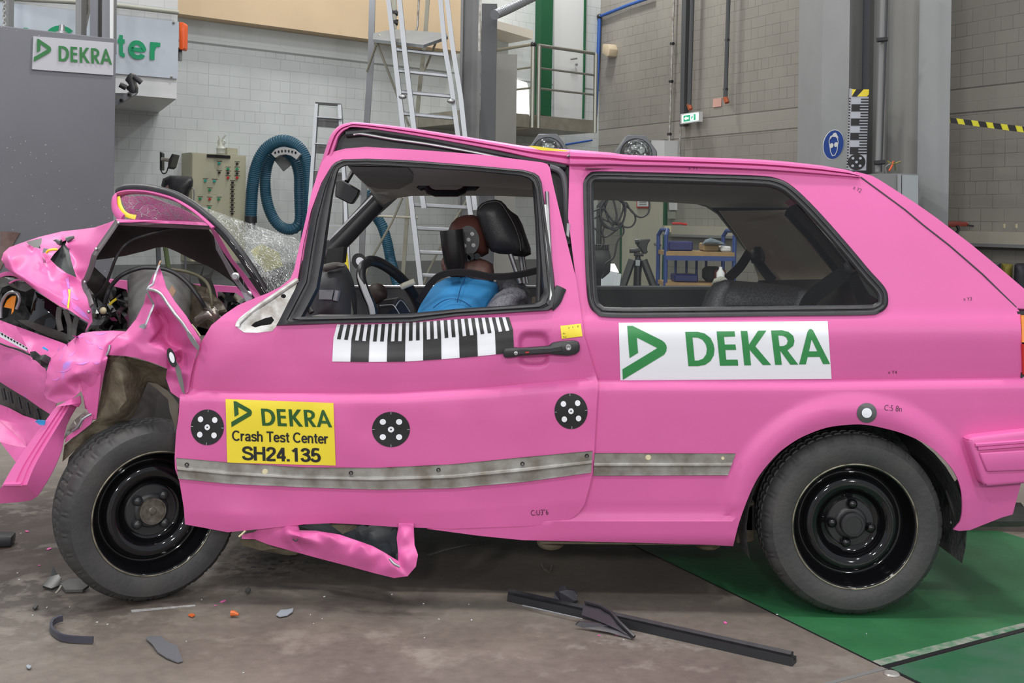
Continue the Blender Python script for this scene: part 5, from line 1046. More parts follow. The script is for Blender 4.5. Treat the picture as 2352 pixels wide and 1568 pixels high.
# ---- floor
def floormat():
    m = bpy.data.materials.new('concrete_floor'); m.use_nodes = True; nt = m.node_tree; N = nt.nodes; L = nt.links; b = N['Principled BSDF']; b.inputs['Roughness'].default_value = .5
    g = N.new('ShaderNodeNewGeometry')
    def nz(s, d, lo, hi, c1, c2, dist=0):
        n = N.new('ShaderNodeTexNoise'); n.inputs['Scale'].default_value = s; n.inputs['Detail'].default_value = d; n.inputs['Distortion'].default_value = dist; L.new(g.outputs['Position'], n.inputs['Vector'])
        r = N.new('ShaderNodeValToRGB'); r.color_ramp.elements[0].position = lo; r.color_ramp.elements[1].position = hi; r.color_ramp.elements[0].color = (*c1, 1); r.color_ramp.elements[1].color = (*c2, 1); L.new(n.outputs['Fac'], r.inputs['Fac']); return r.outputs['Color']
    base = nz(1.1, 8, .35, .65, (.125,.104,.090), (.195,.172,.148), .6)
    fine = nz(26, 8, .3, .7, (.86,.86,.86), (1.10,1.09,1.08))
    mu = N.new('ShaderNodeMix'); mu.data_type = 'RGBA'; mu.blend_type = 'MULTIPLY'; mu.inputs['Factor'].default_value = 1; L.new(base, mu.inputs['A']); L.new(fine, mu.inputs['B']); out = mu.outputs['Result']
    def stain(cx, cy, sx, sy, scale, lo, hi, col, amt=1.0):
        nonlocal out
        v = N.new('ShaderNodeVectorMath'); v.operation = 'SUBTRACT'; L.new(g.outputs['Position'], v.inputs[0]); v.inputs[1].default_value = (cx, cy, 0)
        w_ = N.new('ShaderNodeVectorMath'); w_.operation = 'MULTIPLY'; L.new(v.outputs[0], w_.inputs[0]); w_.inputs[1].default_value = (1/sx, 1/sy, 0)
        l = N.new('ShaderNodeVectorMath'); l.operation = 'LENGTH'; L.new(w_.outputs[0], l.inputs[0])
        k = N.new('ShaderNodeMapRange'); k.inputs[1].default_value = .35; k.inputs[2].default_value = 1.15; k.inputs[3].default_value = 1; k.inputs[4].default_value = 0; L.new(l.outputs['Value'], k.inputs[0])
        n = N.new('ShaderNodeTexNoise'); n.inputs['Scale'].default_value = scale; n.inputs['Detail'].default_value = 9; n.inputs['Roughness'].default_value = .65; L.new(g.outputs['Position'], n.inputs['Vector'])
        r = N.new('ShaderNodeMapRange'); r.inputs[1].default_value = lo; r.inputs[2].default_value = hi; L.new(n.outputs['Fac'], r.inputs[0])
        q = N.new('ShaderNodeMath'); q.operation = 'MULTIPLY'; L.new(k.outputs[0], q.inputs[0]); L.new(r.outputs[0], q.inputs[1])
        q2 = N.new('ShaderNodeMath'); q2.operation = 'MULTIPLY'; q2.inputs[1].default_value = amt; L.new(q.outputs[0], q2.inputs[0])
        x = N.new('ShaderNodeMix'); x.data_type = 'RGBA'; L.new(q2.outputs[0], x.inputs['Factor']); L.new(out, x.inputs['A']); x.inputs['B'].default_value = (*col, 1); out = x.outputs['Result']
    a = G(120, 1240); stain(a.x, a.y, 1.1, 1.1, 9, .45, .52, (.030,.020,.016), .95); stain(a.x, a.y, .75, .75, 3, .35, .50, (.035,.020,.015), .9)
    a = G(560, 1290); stain(a.x, a.y, .32, .22, 22, .50, .56, (.016,.014,.013), .95)
    a = G(830, 1390); stain(a.x, a.y, .5, .22, 2.5, .42, .6, (.085,.060,.055), .6)
    a = G(1500, 1370); stain(a.x, a.y, .4, .3, 5, .5, .62, (.12,.095,.09), .5)
    a = G(700, 1480); stain(a.x, a.y, 1.2, .25, 3, .5, .62, (.27,.24,.2), .5)
    a = G(1300, 1500); stain(a.x, a.y, 1.0, .25, 6, .55, .65, (.33,.31,.28), .5)
    L.new(out, b.inputs['Base Color'])
    n = N.new('ShaderNodeTexNoise'); n.inputs['Scale'].default_value = 60; n.inputs['Detail'].default_value = 5; L.new(g.outputs['Position'], n.inputs['Vector'])
    bp = N.new('ShaderNodeBump'); bp.inputs['Strength'].default_value = .25; bp.inputs['Distance'].default_value = .004; L.new(n.outputs['Fac'], bp.inputs['Height']); L.new(bp.outputs[0], b.inputs['Normal'])
    return m
e = CORN-DL*15; f = CORN-DR*15
V = [Vector((e.x, e.y, 0)), CORN, Vector((f.x, f.y, 0)), Vector((f.x, -3.5, 0)), Vector((e.x, -3.5, 0))]
V = V+[v-Vector((0, 0, .15)) for v in V]
tag(finish('floor', V, [(0,1,2,3,4),(9,8,7,6,5)]+[(i,(i+1)%5,5+(i+1)%5,5+i) for i in range(5)], floormat(), None, smooth=False), kind='structure')
def fl(name, pts, z, m, label=None, cat=None, kind=None, t=.002, grp=None):
    V = [G(x, y, 0)+Vector((0, 0, z)) for x, y in pts] if len(pts[0]) == 2 else [Vector(p) for p in pts]
    V, Fs = thick(V, [tuple(range(len(V)))], Vector((0, 0, -t*.95 if z < .02 else -t)))
    return tag(finish(name, V, Fs, m, None, smooth=False), label, cat, grp, kind)
GP = mat('green_floor_paint', (0.020, 0.115, 0.042), .45, rgb2=(0.028, 0.150, 0.058), vs=5, detail=8, bump=.1, bs=40)
e1 = Vector((-.442, .897, 0)); e2 = Vector((.864, .504, 0)); C0 = Vector((1.0245, 3.083, 0)); Z = Vector((0, 0, .002))
fl('floor_plate', [C0+Z, C0+e2*1.44+Z, C0+e2*1.44+e1*1.42+Z, C0+e1*1.42+Z], .002, GP, 'green painted steel floor plate under the rear wheel of the pink car', 'floor plate')
C1 = C0+e2*.012-e1*.022
fl('floor_plate', [C1+Z, C1-e1*1.5+Z, C1-e1*1.5+e2*1.44+Z, C1+e2*1.44+Z], .002, mat('green_floor_paint_worn', (0.020,0.115,0.050), .4, rgb2=(0.055,0.125,0.085), vs=6, detail=9), 'scratched green floor plate at the bottom right corner, nearest the camera', 'floor plate')
fl('trim_1', [C0-e1*.018+Z*1.1, C0-e1*.018+e2*1.5+Z*1.1, C0+e2*1.5+Z*1.1, C0+Z*1.1], .0022, INK, kind='structure', t=.002)
fl('trim_2', [C0-e2*.005+Z, C0+Z, C0+e1*1.5+Z, C0+e1*1.5-e2*.005+Z], .0022, INK, kind='structure')
fl('trim_3', [C0-e2*.008-e1*.008+Z*.8, C0-e2*1.5-e1*.008+Z*.8, C0-e2*1.5-e1*.022+Z*.8, C0-e1*.022+Z*.8], .0018, mat('joint_steel', (.17,.17,.17), .5), kind='structure')
fl('trim_4', [C0-e1*.022+Z, C0-e1*1.5+Z, C0-e1*1.5+e2*.01+Z, C0-e1*.022+e2*.01+Z], .002, INK, kind='structure')
fl('trim_5', [C0+e1*.001+Z*1.2, C0+e2*1.44+e1*.001+Z*1.2, C0+e2*1.44+e1*.02+Z*1.2, C0+e1*.035+Z*1.2], .0025, mat('worn_edge', (.30,.30,.27), .5, rgb2=(.025,.17,.075), vs=26, detail=9), kind='structure')
V, Fs = lathe([(0,.0),(.022,.0),(.018,.004),(0,.005)], Matrix.Translation(G(2048,1547,.001)) @ Matrix.Rotation(PI/2, 4, 'X'), 16); tag(finish('floor_bolt', V, Fs, GALV), 'small round steel bolt in the floor beside the corner of the green plates', 'bolt')
# steel rail behind the rear bumper
pr = [G(2180,1217), G(2520,1226)]
V = [pr[0], pr[1], pr[1]+Vector((0,.08,0)), pr[0]+Vector((0,.08,0))]; V = [Vector(v) for v in V]; V += [v+Vector((0, 0, .055)) for v in V]
tag(finish('floor_rail', V, [(0,1,2,3),(4,5,6,7),(0,1,5,4),(1,2,6,5),(2,3,7,6),(3,0,4,7)], mat('rail_brown', (.10,.085,.07), .6, rgb2=(.05,.04,.035), vs=8), smooth=False), 'brown steel rail on the floor behind the rear bumper of the pink car', 'rail')
# ---- helpers for things on the walls
def wp(fn, px, py, d=0.0, N=None): 
    p = P(px, py, fn(px, py)); return p+(N*d if N is not None else Vector())
def shift(fn, N, d):       # plane parallel to a wall, d in front of it
    a = fn
    def g(px, py):
        r = ray(px, py); p0 = P(px, py, fn(px, py)); # ray . N
        n = N; t = (p0+N*d-Vector((0, 0, H))).dot(n)/r.dot(n); return t
    return g
def slab(name, pts, fn, N, t, m, parent=None, d0=0.0, bevel=0, label=None, cat=None, grp=None, holes=()):
    """box-like thing on a wall: front outline pts, front face t in front of the wall"""
    g = shift(fn, N, t+d0); V, Fs = pprism(pts, g, t, -N, holes)
    if bevel: V, Fs = bev(V, Fs, bevel, 2)
    return tag(finish(name, V, Fs, m, parent, 30), label, cat, grp)
def rod(name, pts, r, m, parent=None, label=None, cat=None, grp=None, seg=8, n=0, sq=None):
    if n: pts = spl(pts, n)
    V, Fs = tube([P(*p) for p in pts], r, seg, sq=sq); return tag(finish(name, V, Fs, m, parent, 50), label, cat, grp)
# peach concrete beam over the left wall
PEACH = mat('peach_concrete', s2l(205,182,150), .7, var=.04, vs=2)
a = CORN-DL*15; g = shift(WL, NL, .22); bE = P(1048, 90, WL(1048, 90)); bE.z = 0
z0 = P(640, 62, g(640, 62)).z
V = [a, bE, bE+NL*.22, a+NL*.22]; V = [v+Vector((0, 0, z0)) for v in V]+[v+Vector((0, 0, 6.9)) for v in V]
tag(finish('trim_6', V, [(0,1,2,3),(4,5,6,7),(0,1,5,4),(1,2,6,5),(2,3,7,6),(3,0,4,7)], PEACH, None, smooth=False), kind='structure')
# ---- projecting control cabin at the upper left with its sign
A_ = P(405, 228, 10.65); B_ = P(365, 258, WL(365, 258)); zb = 2.29
A_.z = B_.z = zb; dirc = (B_-A_).normalized()
Lf = A_-DL*5.0; BAYm = brick('white_cabin_block', (.55,.56,.56), ANG_L, mortar=.8)
def hexa(name, a, b, dv, zz0, zz1, m, parent=None, **k):
    V = [a, b, b+dv, a+dv]; V = [Vector((v.x, v.y, zz0)) for v in V]+[Vector((v.x, v.y, zz1)) for v in V]
    return tag(finish(name, V, [(0,1,2,3),(4,5,6,7),(0,1,5,4),(1,2,6,5),(2,3,7,6),(3,0,4,7)], m, parent, smooth=False), **k)
depth = (B_-A_)*1.02
zledge = P(405, 180, 10.65).z
hexa('wall_cabin', Lf, A_, depth, zledge, 6.5, BAYm, kind='structure')
hexa('trim_7', Lf+dirc*-.02, A_-dirc*.02, depth, zb, zledge, WPAINT, kind='structure')
cf = lambda px, py: (lambda r, q: q)(0, (A_-Vector((0, 0, H))).dot(NL)/ray(px, py).dot(NL)-.03)
SIGNP = mat('sign_panel', s2l(182,190,200), .18, spec=.6)
sg = thing('wall_sign', 'large pale grey sign with green lettering on the white cabin, upper left', 'sign', tuple(P(300, 180, cf(300, 180))))
V, Fs = pprism([(-60,-2),(411,50),(408,181),(-60,140)], lambda x, y: cf(x, y)-.02, .03, -NL); finish('sign_board', V, Fs, SIGNP, sg)
sf = lambda x, y: cf(x, y)-.03
for s_, q, b_ in (('t', [(44,58),(76,61),(76,118),(44,114)], .03), ('C', [(103,57),(170,62),(170,125),(103,120)], .03), ('en', [(180,80),(262,88),(262,128),(180,122)], .03), ('t', [(266,75),(291,77),(291,131),(266,129)], .03), ('e', [(295,76),(336,79),(336,137),(295,133)], .03), ('r', [(345,80),(374,83),(373,139),(344,137)], .03)):
    stroke_decal('sign_letter', s_, quad(q), sf, .004, TGREEN, sg, w=.17)
for x, y in ((399,52),(394,176)): V, Fs = sphere(P(x, y, cf(x, y)-.03), .012, 6); finish('sign_screw', V, Fs, GALV, sg)
rod('cabin_conduit', [(-20,-6,cf(0,0)-.05),(160,4,cf(160,4)-.05),(262,12,cf(262,12)-.05),(409,29,cf(409,29)-.05)], .022, mat('conduit_grey', s2l(150,150,140), .5), label='pale conduit pipe running along the top of the white cabin above the sign', cat='pipe')
# orange beacon box on the cabin corner
ob = thing('beacon_box', 'orange box with black connectors on the corner of the white cabin', 'box', tuple(P(418, 120, 10.8)))
V, Fs = pprism([(411,51),(414,50),(423,52),(424,58),(423,110),(420,114),(411,113)], 10.75, .12); finish('housing', *bev(V, Fs, .008), ORANGE, ob)
for y0, y1, m_ in ((110,121,PLAST),(121,140,GREYM)): V, Fs = tube([P(414, y0, 10.8), P(413.5, y1, 10.8)], .02, 10); finish('connector', V, Fs, m_, ob)
# camera bracket on the barrier
cb_ = thing('camera_bracket', 'black clamp mount on a silver perforated arm beside the grey barrier', 'bracket', tuple(P(290, 240, 9.0)))
V, Fs = pprism([(262,232),(300,208),(312,212),(310,217),(262,246)], 8.9, .03, holes=()); finish('arm', V, Fs, ALU, cb_)
V, Fs = pprism([(262,213),(300,214),(312,213),(312,217),(262,220)], 8.92, .03); finish('arm_brace', V, Fs, ALU, cb_)
for x, y in ((297,218),(279,231)): V, Fs = lathe([(.006,-.01),(.014,-.01),(.014,.01),(.006,.01)], Matrix.Translation(P(x, y, 8.88)), 16); finish('ring', V, Fs, PLAST, cb_)
mb = MB(); mb.add(*tube([P(304,212,8.9), P(303,200,8.9), P(297,192,8.9)], [.035,.035,.03], 10)); mb.add(*tube([P(299,168,8.9), P(298,185,8.9), P(300,198,8.9)], [.025,.03,.03], 10)); finish('clamp_body', *bev(*pprism([(293,172),(300,166),(306,172),(307,190),(311,200),(310,213),(298,212),(290,205),(288,198),(296,196),(292,190),(286,184)], 8.88, .08), .008), PLAST, cb_)
for a, b, r in (((307,175),(325,190),.021),((275,194),(290,202),.022)): V, Fs = tube([P(*a, 8.85), P(*b, 8.87)], r, 12); finish('knob', V, Fs, BLACK, cb_)
# ---- grey crash barrier with its sign
bt = [(-30,62),(268,89),(266,300),(265,560),(262,880),(-30,880)]
BY = lambda x, y: 8.5-.0016*(x-265)*-1*0
bp_ = vplane(P(268,89,8.6).x-1.2*8.6, 1.2); 
bar = thing('crash_barrier', 'tall grey steel crash barrier block at the left with a white sign', 'barrier', (P(130,500,8.0).x, 8.0, 0))
zt = P(268, 89, 8.6).z; br_ = P(268, 89, 8.6); br_.z = 0; bl_ = br_-DL*3.2
V = [bl_, br_, br_-NL*1.0, bl_-NL*1.0]; V = V+[v+Vector((0, 0, zt)) for v in V]
MATS['barrier_paint'] = brp = GREYP.copy(); nt = brp.node_tree; N = nt.nodes; vv = N.new('ShaderNodeTexVoronoi'); vv.inputs['Scale'].default_value = 24; gg = N.new('ShaderNodeNewGeometry'); nt.links.new(gg.outputs['Position'], vv.inputs['Vector']); lt = N.new('ShaderNodeMath'); lt.operation = 'LESS_THAN'; lt.inputs[1].default_value = .09; nt.links.new(vv.outputs['Distance'], lt.inputs[0])
ns = N.new('ShaderNodeTexNoise'); ns.inputs['Scale'].default_value = 1.2; nt.links.new(gg.outputs['Position'], ns.inputs['Vector']); g2 = N.new('ShaderNodeMath'); g2.operation = 'GREATER_THAN'; g2.inputs[1].default_value = .54; nt.links.new(ns.outputs['Fac'], g2.inputs[0]); m2 = N.new('ShaderNodeMath'); m2.operation = 'MULTIPLY'; nt.links.new(lt.outputs[0], m2.inputs[0]); nt.links.new(g2.outputs[0], m2.inputs[1])
mx = N.new('ShaderNodeMix'); mx.data_type = 'RGBA'; pb = N['Principled BSDF']; src = pb.inputs['Base Color'].links[0].from_socket; nt.links.new(src, mx.inputs['A']); mx.inputs['B'].default_value = (.36,.37,.40,1); nt.links.new(m2.outputs[0], mx.inputs['Factor']); nt.links.new(mx.outputs['Result'], pb.inputs['Base Color'])
finish('block', *bev(V, [(0,1,2,3),(4,5,6,7),(0,1,5,4),(1,2,6,5),(2,3,7,6),(3,0,4,7)], .012, 2), brp, bar)
bf = lambda px, py: (br_-Vector((0, 0, H))).dot(NL)/ray(px, py).dot(NL)
BQ = quad([(77,83),(261,98),(260,173),(74,159)])
V, Fs = pprism([(77,83),(261,98),(260,173),(74,159)], lambda x, y: bf(x, y)-.012, .012, -NL); bs_ = finish('sign_plate', V, Fs, mat('sign_grey_white', s2l(188,188,196), .5), bar)
decal('sign_logo', fit(LOGO, LB, (.015,.225,.10,.79)), quad([(77,81),(261,96),(260,171),(74,157)]), bf, .022, mat('sign_green_dark', s2l(52,118,66), .5), bs_, row=0)
decal('sign_word', fit(WORD, WB, (.315,.985,.20,.69)), BQ, bf, .022, MATS['sign_green_dark'], bs_, row=0)
crumple('rust_patch', [(-14,530,bf(0,545)-.015),(20,532,bf(20,532)-.015),(46,535,bf(46,535)-.015),(35,552,bf(35,552)-.015),(20,580,bf(20,580)-.015),(0,620,bf(0,620)-.015),(-14,620,bf(0,620)-.015)], [], mat('rust_red', (.10,.05,.045), .5, rgb2=(.18,.12,.11), vs=9), bar, t=.01, sub=1)
# steel frame and chain on top of the barrier
fr_ = thing('steel_hoist', 'grey steel hoist structure standing up behind the top of the crash barrier', 'hoist', tuple(P(210, 85, 9.3)))
for x0, x1, m_ in ((174,187,GREYM),(207,225,GREYP),(235,257,mat('frame_grey', s2l(118,120,126), .5))):
    V, Fs = pprism([(x0,-60),(x1,-60),(x1-1,120),(x0-1,120)], 9.3, .12); finish('post', V, Fs, m_, fr_)
V, Fs = pprism([(191,-60),(206,-60),(203,20),(184,110),(172,110),(190,20)], 9.45, .05); finish('brace', V, Fs, GALV, fr_)
V, Fs = pprism([(252,-60),(260,-60),(259,120),(252,120)], 9.28, .02); finish('edge_flange', V, Fs, WPAINT, fr_)
V, Fs = pprism([(12,-60),(21,-60),(19,110),(11,110)], 9.3, .1); finish('post', V, Fs, GREYM, fr_)
mb = MB()
for i in range(16): 
    y = -40+i*8; c = P(10, y, 9.2); M = Matrix.Translation(c) @ Matrix.Rotation(PI/2*(i % 2), 4, 'Z')
    mb.add(*tube([M @ Vector((.012*math.cos(a), 0, .02*math.sin(a))) for a in [k*PI/4 for k in range(8)]], .004, 5, closed=True))
tag(mb.build('hoist_chain', GALV), 'thin steel chain hanging beside the frame at the upper left edge', 'chain')
V, Fs = lathe([(0,-.05),(.02,-.05),(.025,0),(.05,.01),(.05,.04),(0,.04)], Matrix.Translation(P(142, 72, 8.9)) @ Matrix.Rotation(-PI/2, 4, 'X'), 12); tag(finish('eye_bolt', V, Fs, STEEL), 'small eye bolt standing on top of the grey barrier above its sign', 'bolt')
# ---- things along the left wall
wl_ = thing('wall_floodlight', 'small black floodlight on a bracket, edge-on beside the cabin wall', 'lamp', tuple(P(380, 395, 11.2)))
V, Fs = pprism([(367,348),(372,352),(372,390),(367,391)], 11.3, .08); finish('bracket', V, Fs, PLAST, wl_)
V, Fs = pprism([(395,353),(399,354),(391,383),(385,387),(387,368)], 11.2, .2); finish('lamp_head', V, Fs, PLAST, wl_)
V, Fs = tube([P(371,365,11.2), P(388,368,11.2)], .02, 8); finish('arm', V, Fs, GALV, wl_)
V, Fs = tube([P(*p) for p in spl([(386,384,11.2),(382,396,11.2),(374,398,11.2),(369,390,11.2)], 5)], .006, 6); finish('cable', V, Fs, PLAST, wl_)
rl = thing('cable_reel', 'black wall-mounted cable reel left of the beige control cabinet', 'reel', tuple(P(405, 465, 11.6)))
puff('reel_housing', [(374,410),(390,403),(425,404),(441,406),(444,415),(443,428),(436,440),(432,455),(422,464),(405,462),(385,455),(374,440),(370,425)], BLACK, 11.6, .14, rl, grid=6, pw=.35)
V, Fs = lathe([(0,-.01),(.055,-.01),(.055,.02),(0,.02)], Matrix.Translation(P(391, 436, 11.48)), 20); finish('reel_label', V, Fs, mat('label_grey_red', (.25,.15,.14), .5), rl)
V, Fs = tube([P(*p) for p in spl([(441,430,11.5),(446,440,11.5),(445,465,11.5),(446,480,11.5)], 4)], .007, 6); finish('cable', V, Fs, GREYM, rl)
cbx = thing('control_cabinet', 'beige electrical control cabinet with coloured buttons on the left wall', 'cabinet', tuple(P(500, 520, 12.2)))
cg = shift(WL, NL, .25); FR = quad([(440,350),(565,358),(562,520),(438,520)])
V, Fs = pprism([(440,350),(565,358),(562,600),(437,600)], cg, .25, -NL); finish('cabinet_body', V, Fs, BEIGE, cbx)
V, Fs = pprism([(442,352),(563,360),(560,600),(440,600)], lambda x, y: cg(x, y)-.015, .012, -NL); finish('cabinet_door', V, Fs, BEIGE, cbx)
hx = WL(433, 450)
V, Fs = pprism([(476,354),(529,357),(529,364),(476,361)], lambda x, y: cg(x, y)-.03, .012, -NL); finish('name_strip', V, Fs, INK, cbx)
BT = [(504,375,TEAL),(524,388,TGREEN),(545,376,INK),(545,388,TGREEN),(504,396,INK),(524,397,INK),(545,398,INK),(524,408,RED),(545,408,RED),(472,415,TEAL),(493,416,TEAL),(482,436,TGREEN),(460,456,TGREEN),(482,457,RED),(503,457,TGREEN),(481,477,TGREEN)]+[(534.5-i*.12, 419+i*10.2, INK) for i in range(8)]
for x, y, m_ in BT:
    V, Fs = lathe([(0,-.02),(.013,-.02),(.013,.01),(0,.01)], Matrix.Translation(P(x, y, cg(x, y)-.025)), 10); finish('push_button', V, Fs, m_, cbx)
    V, Fs = pprism([(x-6,y-5.5),(x+6,y-5),(x+6,y-4),(x-6,y-4.5)], lambda a, b: cg(a, b)-.022, .003, -NL); finish('button_label', V, Fs, INK, cbx)
sb = slab('socket_box', [(522,339),(546,341),(546,356),(522,355)], WL, NL, .2, BEIGE, label='small beige socket box standing on top of the control cabinet', cat='box', d0=.02)
bot = thing('clear_funnel_set', 'translucent plastic funnel with tubes on top of the control cabinet', 'funnel', tuple(P(507, 352, 12.1)))
CLR = mat('clear_plastic', s2l(200,202,190), .3, alpha=.75)
V, Fs = tube([P(507,353,12.1), P(507,343,12.1), P(507,341,12.1), P(507,332,12.1), P(506,322,12.1)], [.045,.045,.05,.022,.018], 12); finish('cup', V, Fs, CLR, bot)
for pts in ([(504,335,12.1),(501,326,12.1),(504,318,12.1),(502,311,12.1)], [(510,335,12.1),(517,326,12.1),(511,320,12.1),(518,310,12.1)]): V, Fs = tube([P(*p) for p in spl(pts, 4)], .01, 8); finish('tube', V, Fs, CLR, bot)
def hose(name, pts, r, label, closed=False, grp=None):
    c = spl(pts, 10, closed); W = [P(*p) for p in c]
    out = [W[0]]
    for a, b in zip(W, W[1:]):
        k = max(1, int((b-a).length/.0045))
        for j in range(1, k+1): out.append(a.lerp(b, j/k))
    V, Fs = tube(out, [r*(1 if (i//2) % 2 else .91) for i in range(len(out))], 12, closed)
    return tag(finish(name, V, Fs, HOSE, None, 25), label, 'hose', grp)
eh = thing('exhaust_hose', 'thick teal corrugated hose hung in a double loop on the left wall', 'hose', tuple(P(650, 540, 12.3)))
def hoseP(name, pts, r, parent, Y=0):
    o = hose(name, pts, r, None); w_ = o.location.copy(); o.parent = parent; o.matrix_parent_inverse = Matrix.Translation(-Vector(parent.location))
    if 'category' in o: del o['category']
    return o
hoseP('hose_loop', [(576,500,12.0),(577,470,12.0),(580,430,12.0),(588,385,12.0),(604,350,12.0),(628,329,12.0),(655,323,12.0),(682,335,12.0),(700,360,12.0),(709,400,12.0),(710,450,12.0),(708,500,12.05),(704,550,12.1),(700,600,12.1)], .066, eh)
hoseP('hose_loop', [(690,500,12.2),(689,470,12.2),(688,440,12.2),(687,400,12.2),(678,370,12.2),(662,352,12.2),(645,345,12.2),(628,352,12.2),(615,375,12.2),(609,410,12.2),(611,450,12.2),(620,485,12.2),(634,510,12.2),(652,524,12.2),(672,526,12.2),(686,515,12.2),(690,498,12.2)], .062, eh)
V, Fs = tube([P(576,496,12.0), P(576,512,12.0)], .066, 14); finish('hose_cuff', V, Fs, BLACK, eh); V, Fs = tube([P(577,510,12.0), P(578,528,12.0)], .045, 14); finish('hose_nozzle', V, Fs, STEEL, eh)
hg = thing('hose_hanger', 'grey curved wall hanger with slots holding the teal hose', 'hanger', tuple(P(655, 390, 12.35)))
V, Fs = pprism([(623,353),(632,343),(645,338),(660,338),(675,342),(690,354),(681,366),(668,357),(655,354),(642,356),(632,362)], 11.85, .08, holes=[ell(632+i*7.8, 352-5*math.sin(PI*(i+.5)/7), 2.5, 3.6, 8) for i in range(7)]); finish('bracket', V, Fs, mat('hanger_grey', s2l(165,165,165), .5), hg)
V, Fs = pprism([(628,366),(640,358),(655,355),(670,358),(680,368),(650,393)], 12.3, .05); finish('plate', V, Fs, GREYM, hg)
# small step ladder
sl = thing('step_ladder', 'small folding aluminium step ladder with a black top bar by the left wall', 'ladder', tuple(P(750, 700, 10.6)*1)); sl.location.z = 0
for pts in ([(728,240,10.6),(722,330,10.55),(716,420,10.5),(700,640,10.4),(690,720,10.35)], [(781,242,10.6),(786,330,10.55),(792,420,10.5),(800,600,10.4),(808,720,10.35)]):
    V, Fs = tube([P(*p) for p in pts], .03, 4, sq=(.035,.016)); finish('rail', V, Fs, ALU, sl)
for x, xx in ((719,712),(786,790)): V, Fs = tube([P(x, 330, 10.75), P(xx, 430, 11.0), P(xx-2, 690, 11.4)], .012, 6); finish('rear_leg', V, Fs, ALU, sl)
V, Fs = pprism([(724,234),(783,238),(784,246),(780,246),(780,243),(729,240),(725,240)], 10.58, .05); finish('top_bar', V, Fs, PLAST, sl)
for y in (267,328,390,452,514,576,640): V, Fs = pprism([(726-(y-267)*.075,y),(783+(y-267)*.05,y+4),(783+(y-267)*.05,y+6),(726-(y-267)*.075,y+2)], 10.5, .16); finish('step', V, Fs, ALU, sl); 
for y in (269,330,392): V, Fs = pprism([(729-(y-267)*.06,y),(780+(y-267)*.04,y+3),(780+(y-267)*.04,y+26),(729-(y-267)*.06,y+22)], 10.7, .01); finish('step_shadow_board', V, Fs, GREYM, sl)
# large platform ladder
pl = thing('platform_ladder', 'tall aluminium platform ladder standing in front of the back wall', 'ladder', tuple(P(960, 700, 11.2))); pl.location.z = 0
YL = 10.8
def prail(pts, w_=(.035,.022), m=ALU, name='rail'):
    V, Fs = tube([P(*p) for p in pts], .03, 4, sq=w_); finish(name, V, Fs, m, pl)
prail([(888,-40,YL),(903,90,YL),(926,293,YL-.03),(944,453,YL-.05),(968,660,YL-.08),(974,716,YL-.1)]); prail([(914,-40,YL-.1),(929,110,YL-.1),(952,300,YL-.15),(966,420,YL-.2),(974,478,YL-.2)])
prail([(1008,-40,YL+.05),(1022,110,YL+.05),(1037,195,YL+.05),(1052,312,YL),(1075,449,YL),(1105,660,YL-.05),(1112,716,YL-.08)]); prail([(1022,-40,YL),(1040,110,YL),(1058,220,YL-.05),(1068,312,YL-.1),(1086,430,YL-.15),(1092,482,YL-.15)])
for i, (a, b, c, d) in enumerate([(905,113,1028,127),(912,162,1036,175),(919,211,1042,222),(926,261,1048,272),(933,311,1055,320),(940,362,1062,370),(947,413,1070,420),(950,470,1078,477),(958,524,1085,530),(962,579,1090,583),(967,632,1098,637)]): V, Fs = tube([P(a, b, YL), P(c, d, YL+.05)], .019, 6, sq=(.012,.02)); finish('rung', V, Fs, ALU, pl)
V, Fs = pprism([(857,76),(907,67),(1027,76),(1029,83),(973,103),(857,90)], lin4((67,11.2),(103,10.7)), .03, (0,0,-1)); finish('platform', V, Fs, mat('platform_grey', s2l(112,116,118), .5, .3), pl)
OLDB = mat('aged_alu', s2l(165,163,150), .5, .4)
prail([(856,-40,11.3),(852,140,11.4),(842,290,11.6),(828,660,11.9)], (.02,.03), ALU, 'rear_leg'); prail([(985,-40,11.3),(976,95,11.4),(966,180,11.5),(955,293,11.6),(938,453,11.7),(925,640,11.9)], (.02,.02), OLDB, 'rear_leg')
for pts in ([(872,80,11.0),(843,164,11.3)], [(866,98,11.0),(905,200,11.2),(940,290,11.3)], [(1003,92,11.1),(980,150,11.4),(972,165,11.4)], [(925,453,11.2),(900,510,11.3),(850,600,11.5),(820,690,11.6)], [(1075,455,11.2),(1030,530,11.3),(985,620,11.5),(960,690,11.6)], [(848,495,11.6),(960,500,11.6)]): V, Fs = tube([P(*p) for p in pts], .012, 6); finish('brace', V, Fs, OLDB, pl)
for x, y in ((925,222),(1036,232)): V, Fs = sphere(P(x, y, YL-.06), .03, 6, (1.3,.6,.8)); finish('clamp', V, Fs, STEEL, pl)
V, Fs = tube([P(906,-40,10.9), P(905,66,10.9)], .025, 10); finish('extension_tube', V, Fs, mat('clear_plastic', (0,0,0)), pl)
for y in (28,50): V, Fs = tube([P(898,y,10.9), P(914,y+2,10.9)], .03, 8); finish('tube_clip', V, Fs, PLAST, pl)
rod('hook_rod', [(963,-20,13.5),(959,60,13.5),(956,70,13.5)], .014, GALV, label='thin steel rod with a hook hanging behind the platform ladder', cat='rod')
hose('exhaust_hose', [(838,440,11.9),(860,490,11.9),(878,520,11.9),(890,560,11.9),(898,600,11.9),(912,650,11.8),(916,690,11.8)], .058, 'teal corrugated hose hanging behind the windscreen pillar, seen through the door window')
mb = MB(); mb.add(*tube([P(785,560,9.8), P(778,640,9.8)], .02, 4, sq=(.02,.02))); tag(mb.build('yellow_bar', YELLOW), 'yellow bar standing behind the dashboard, seen through the door window', 'bar'); 
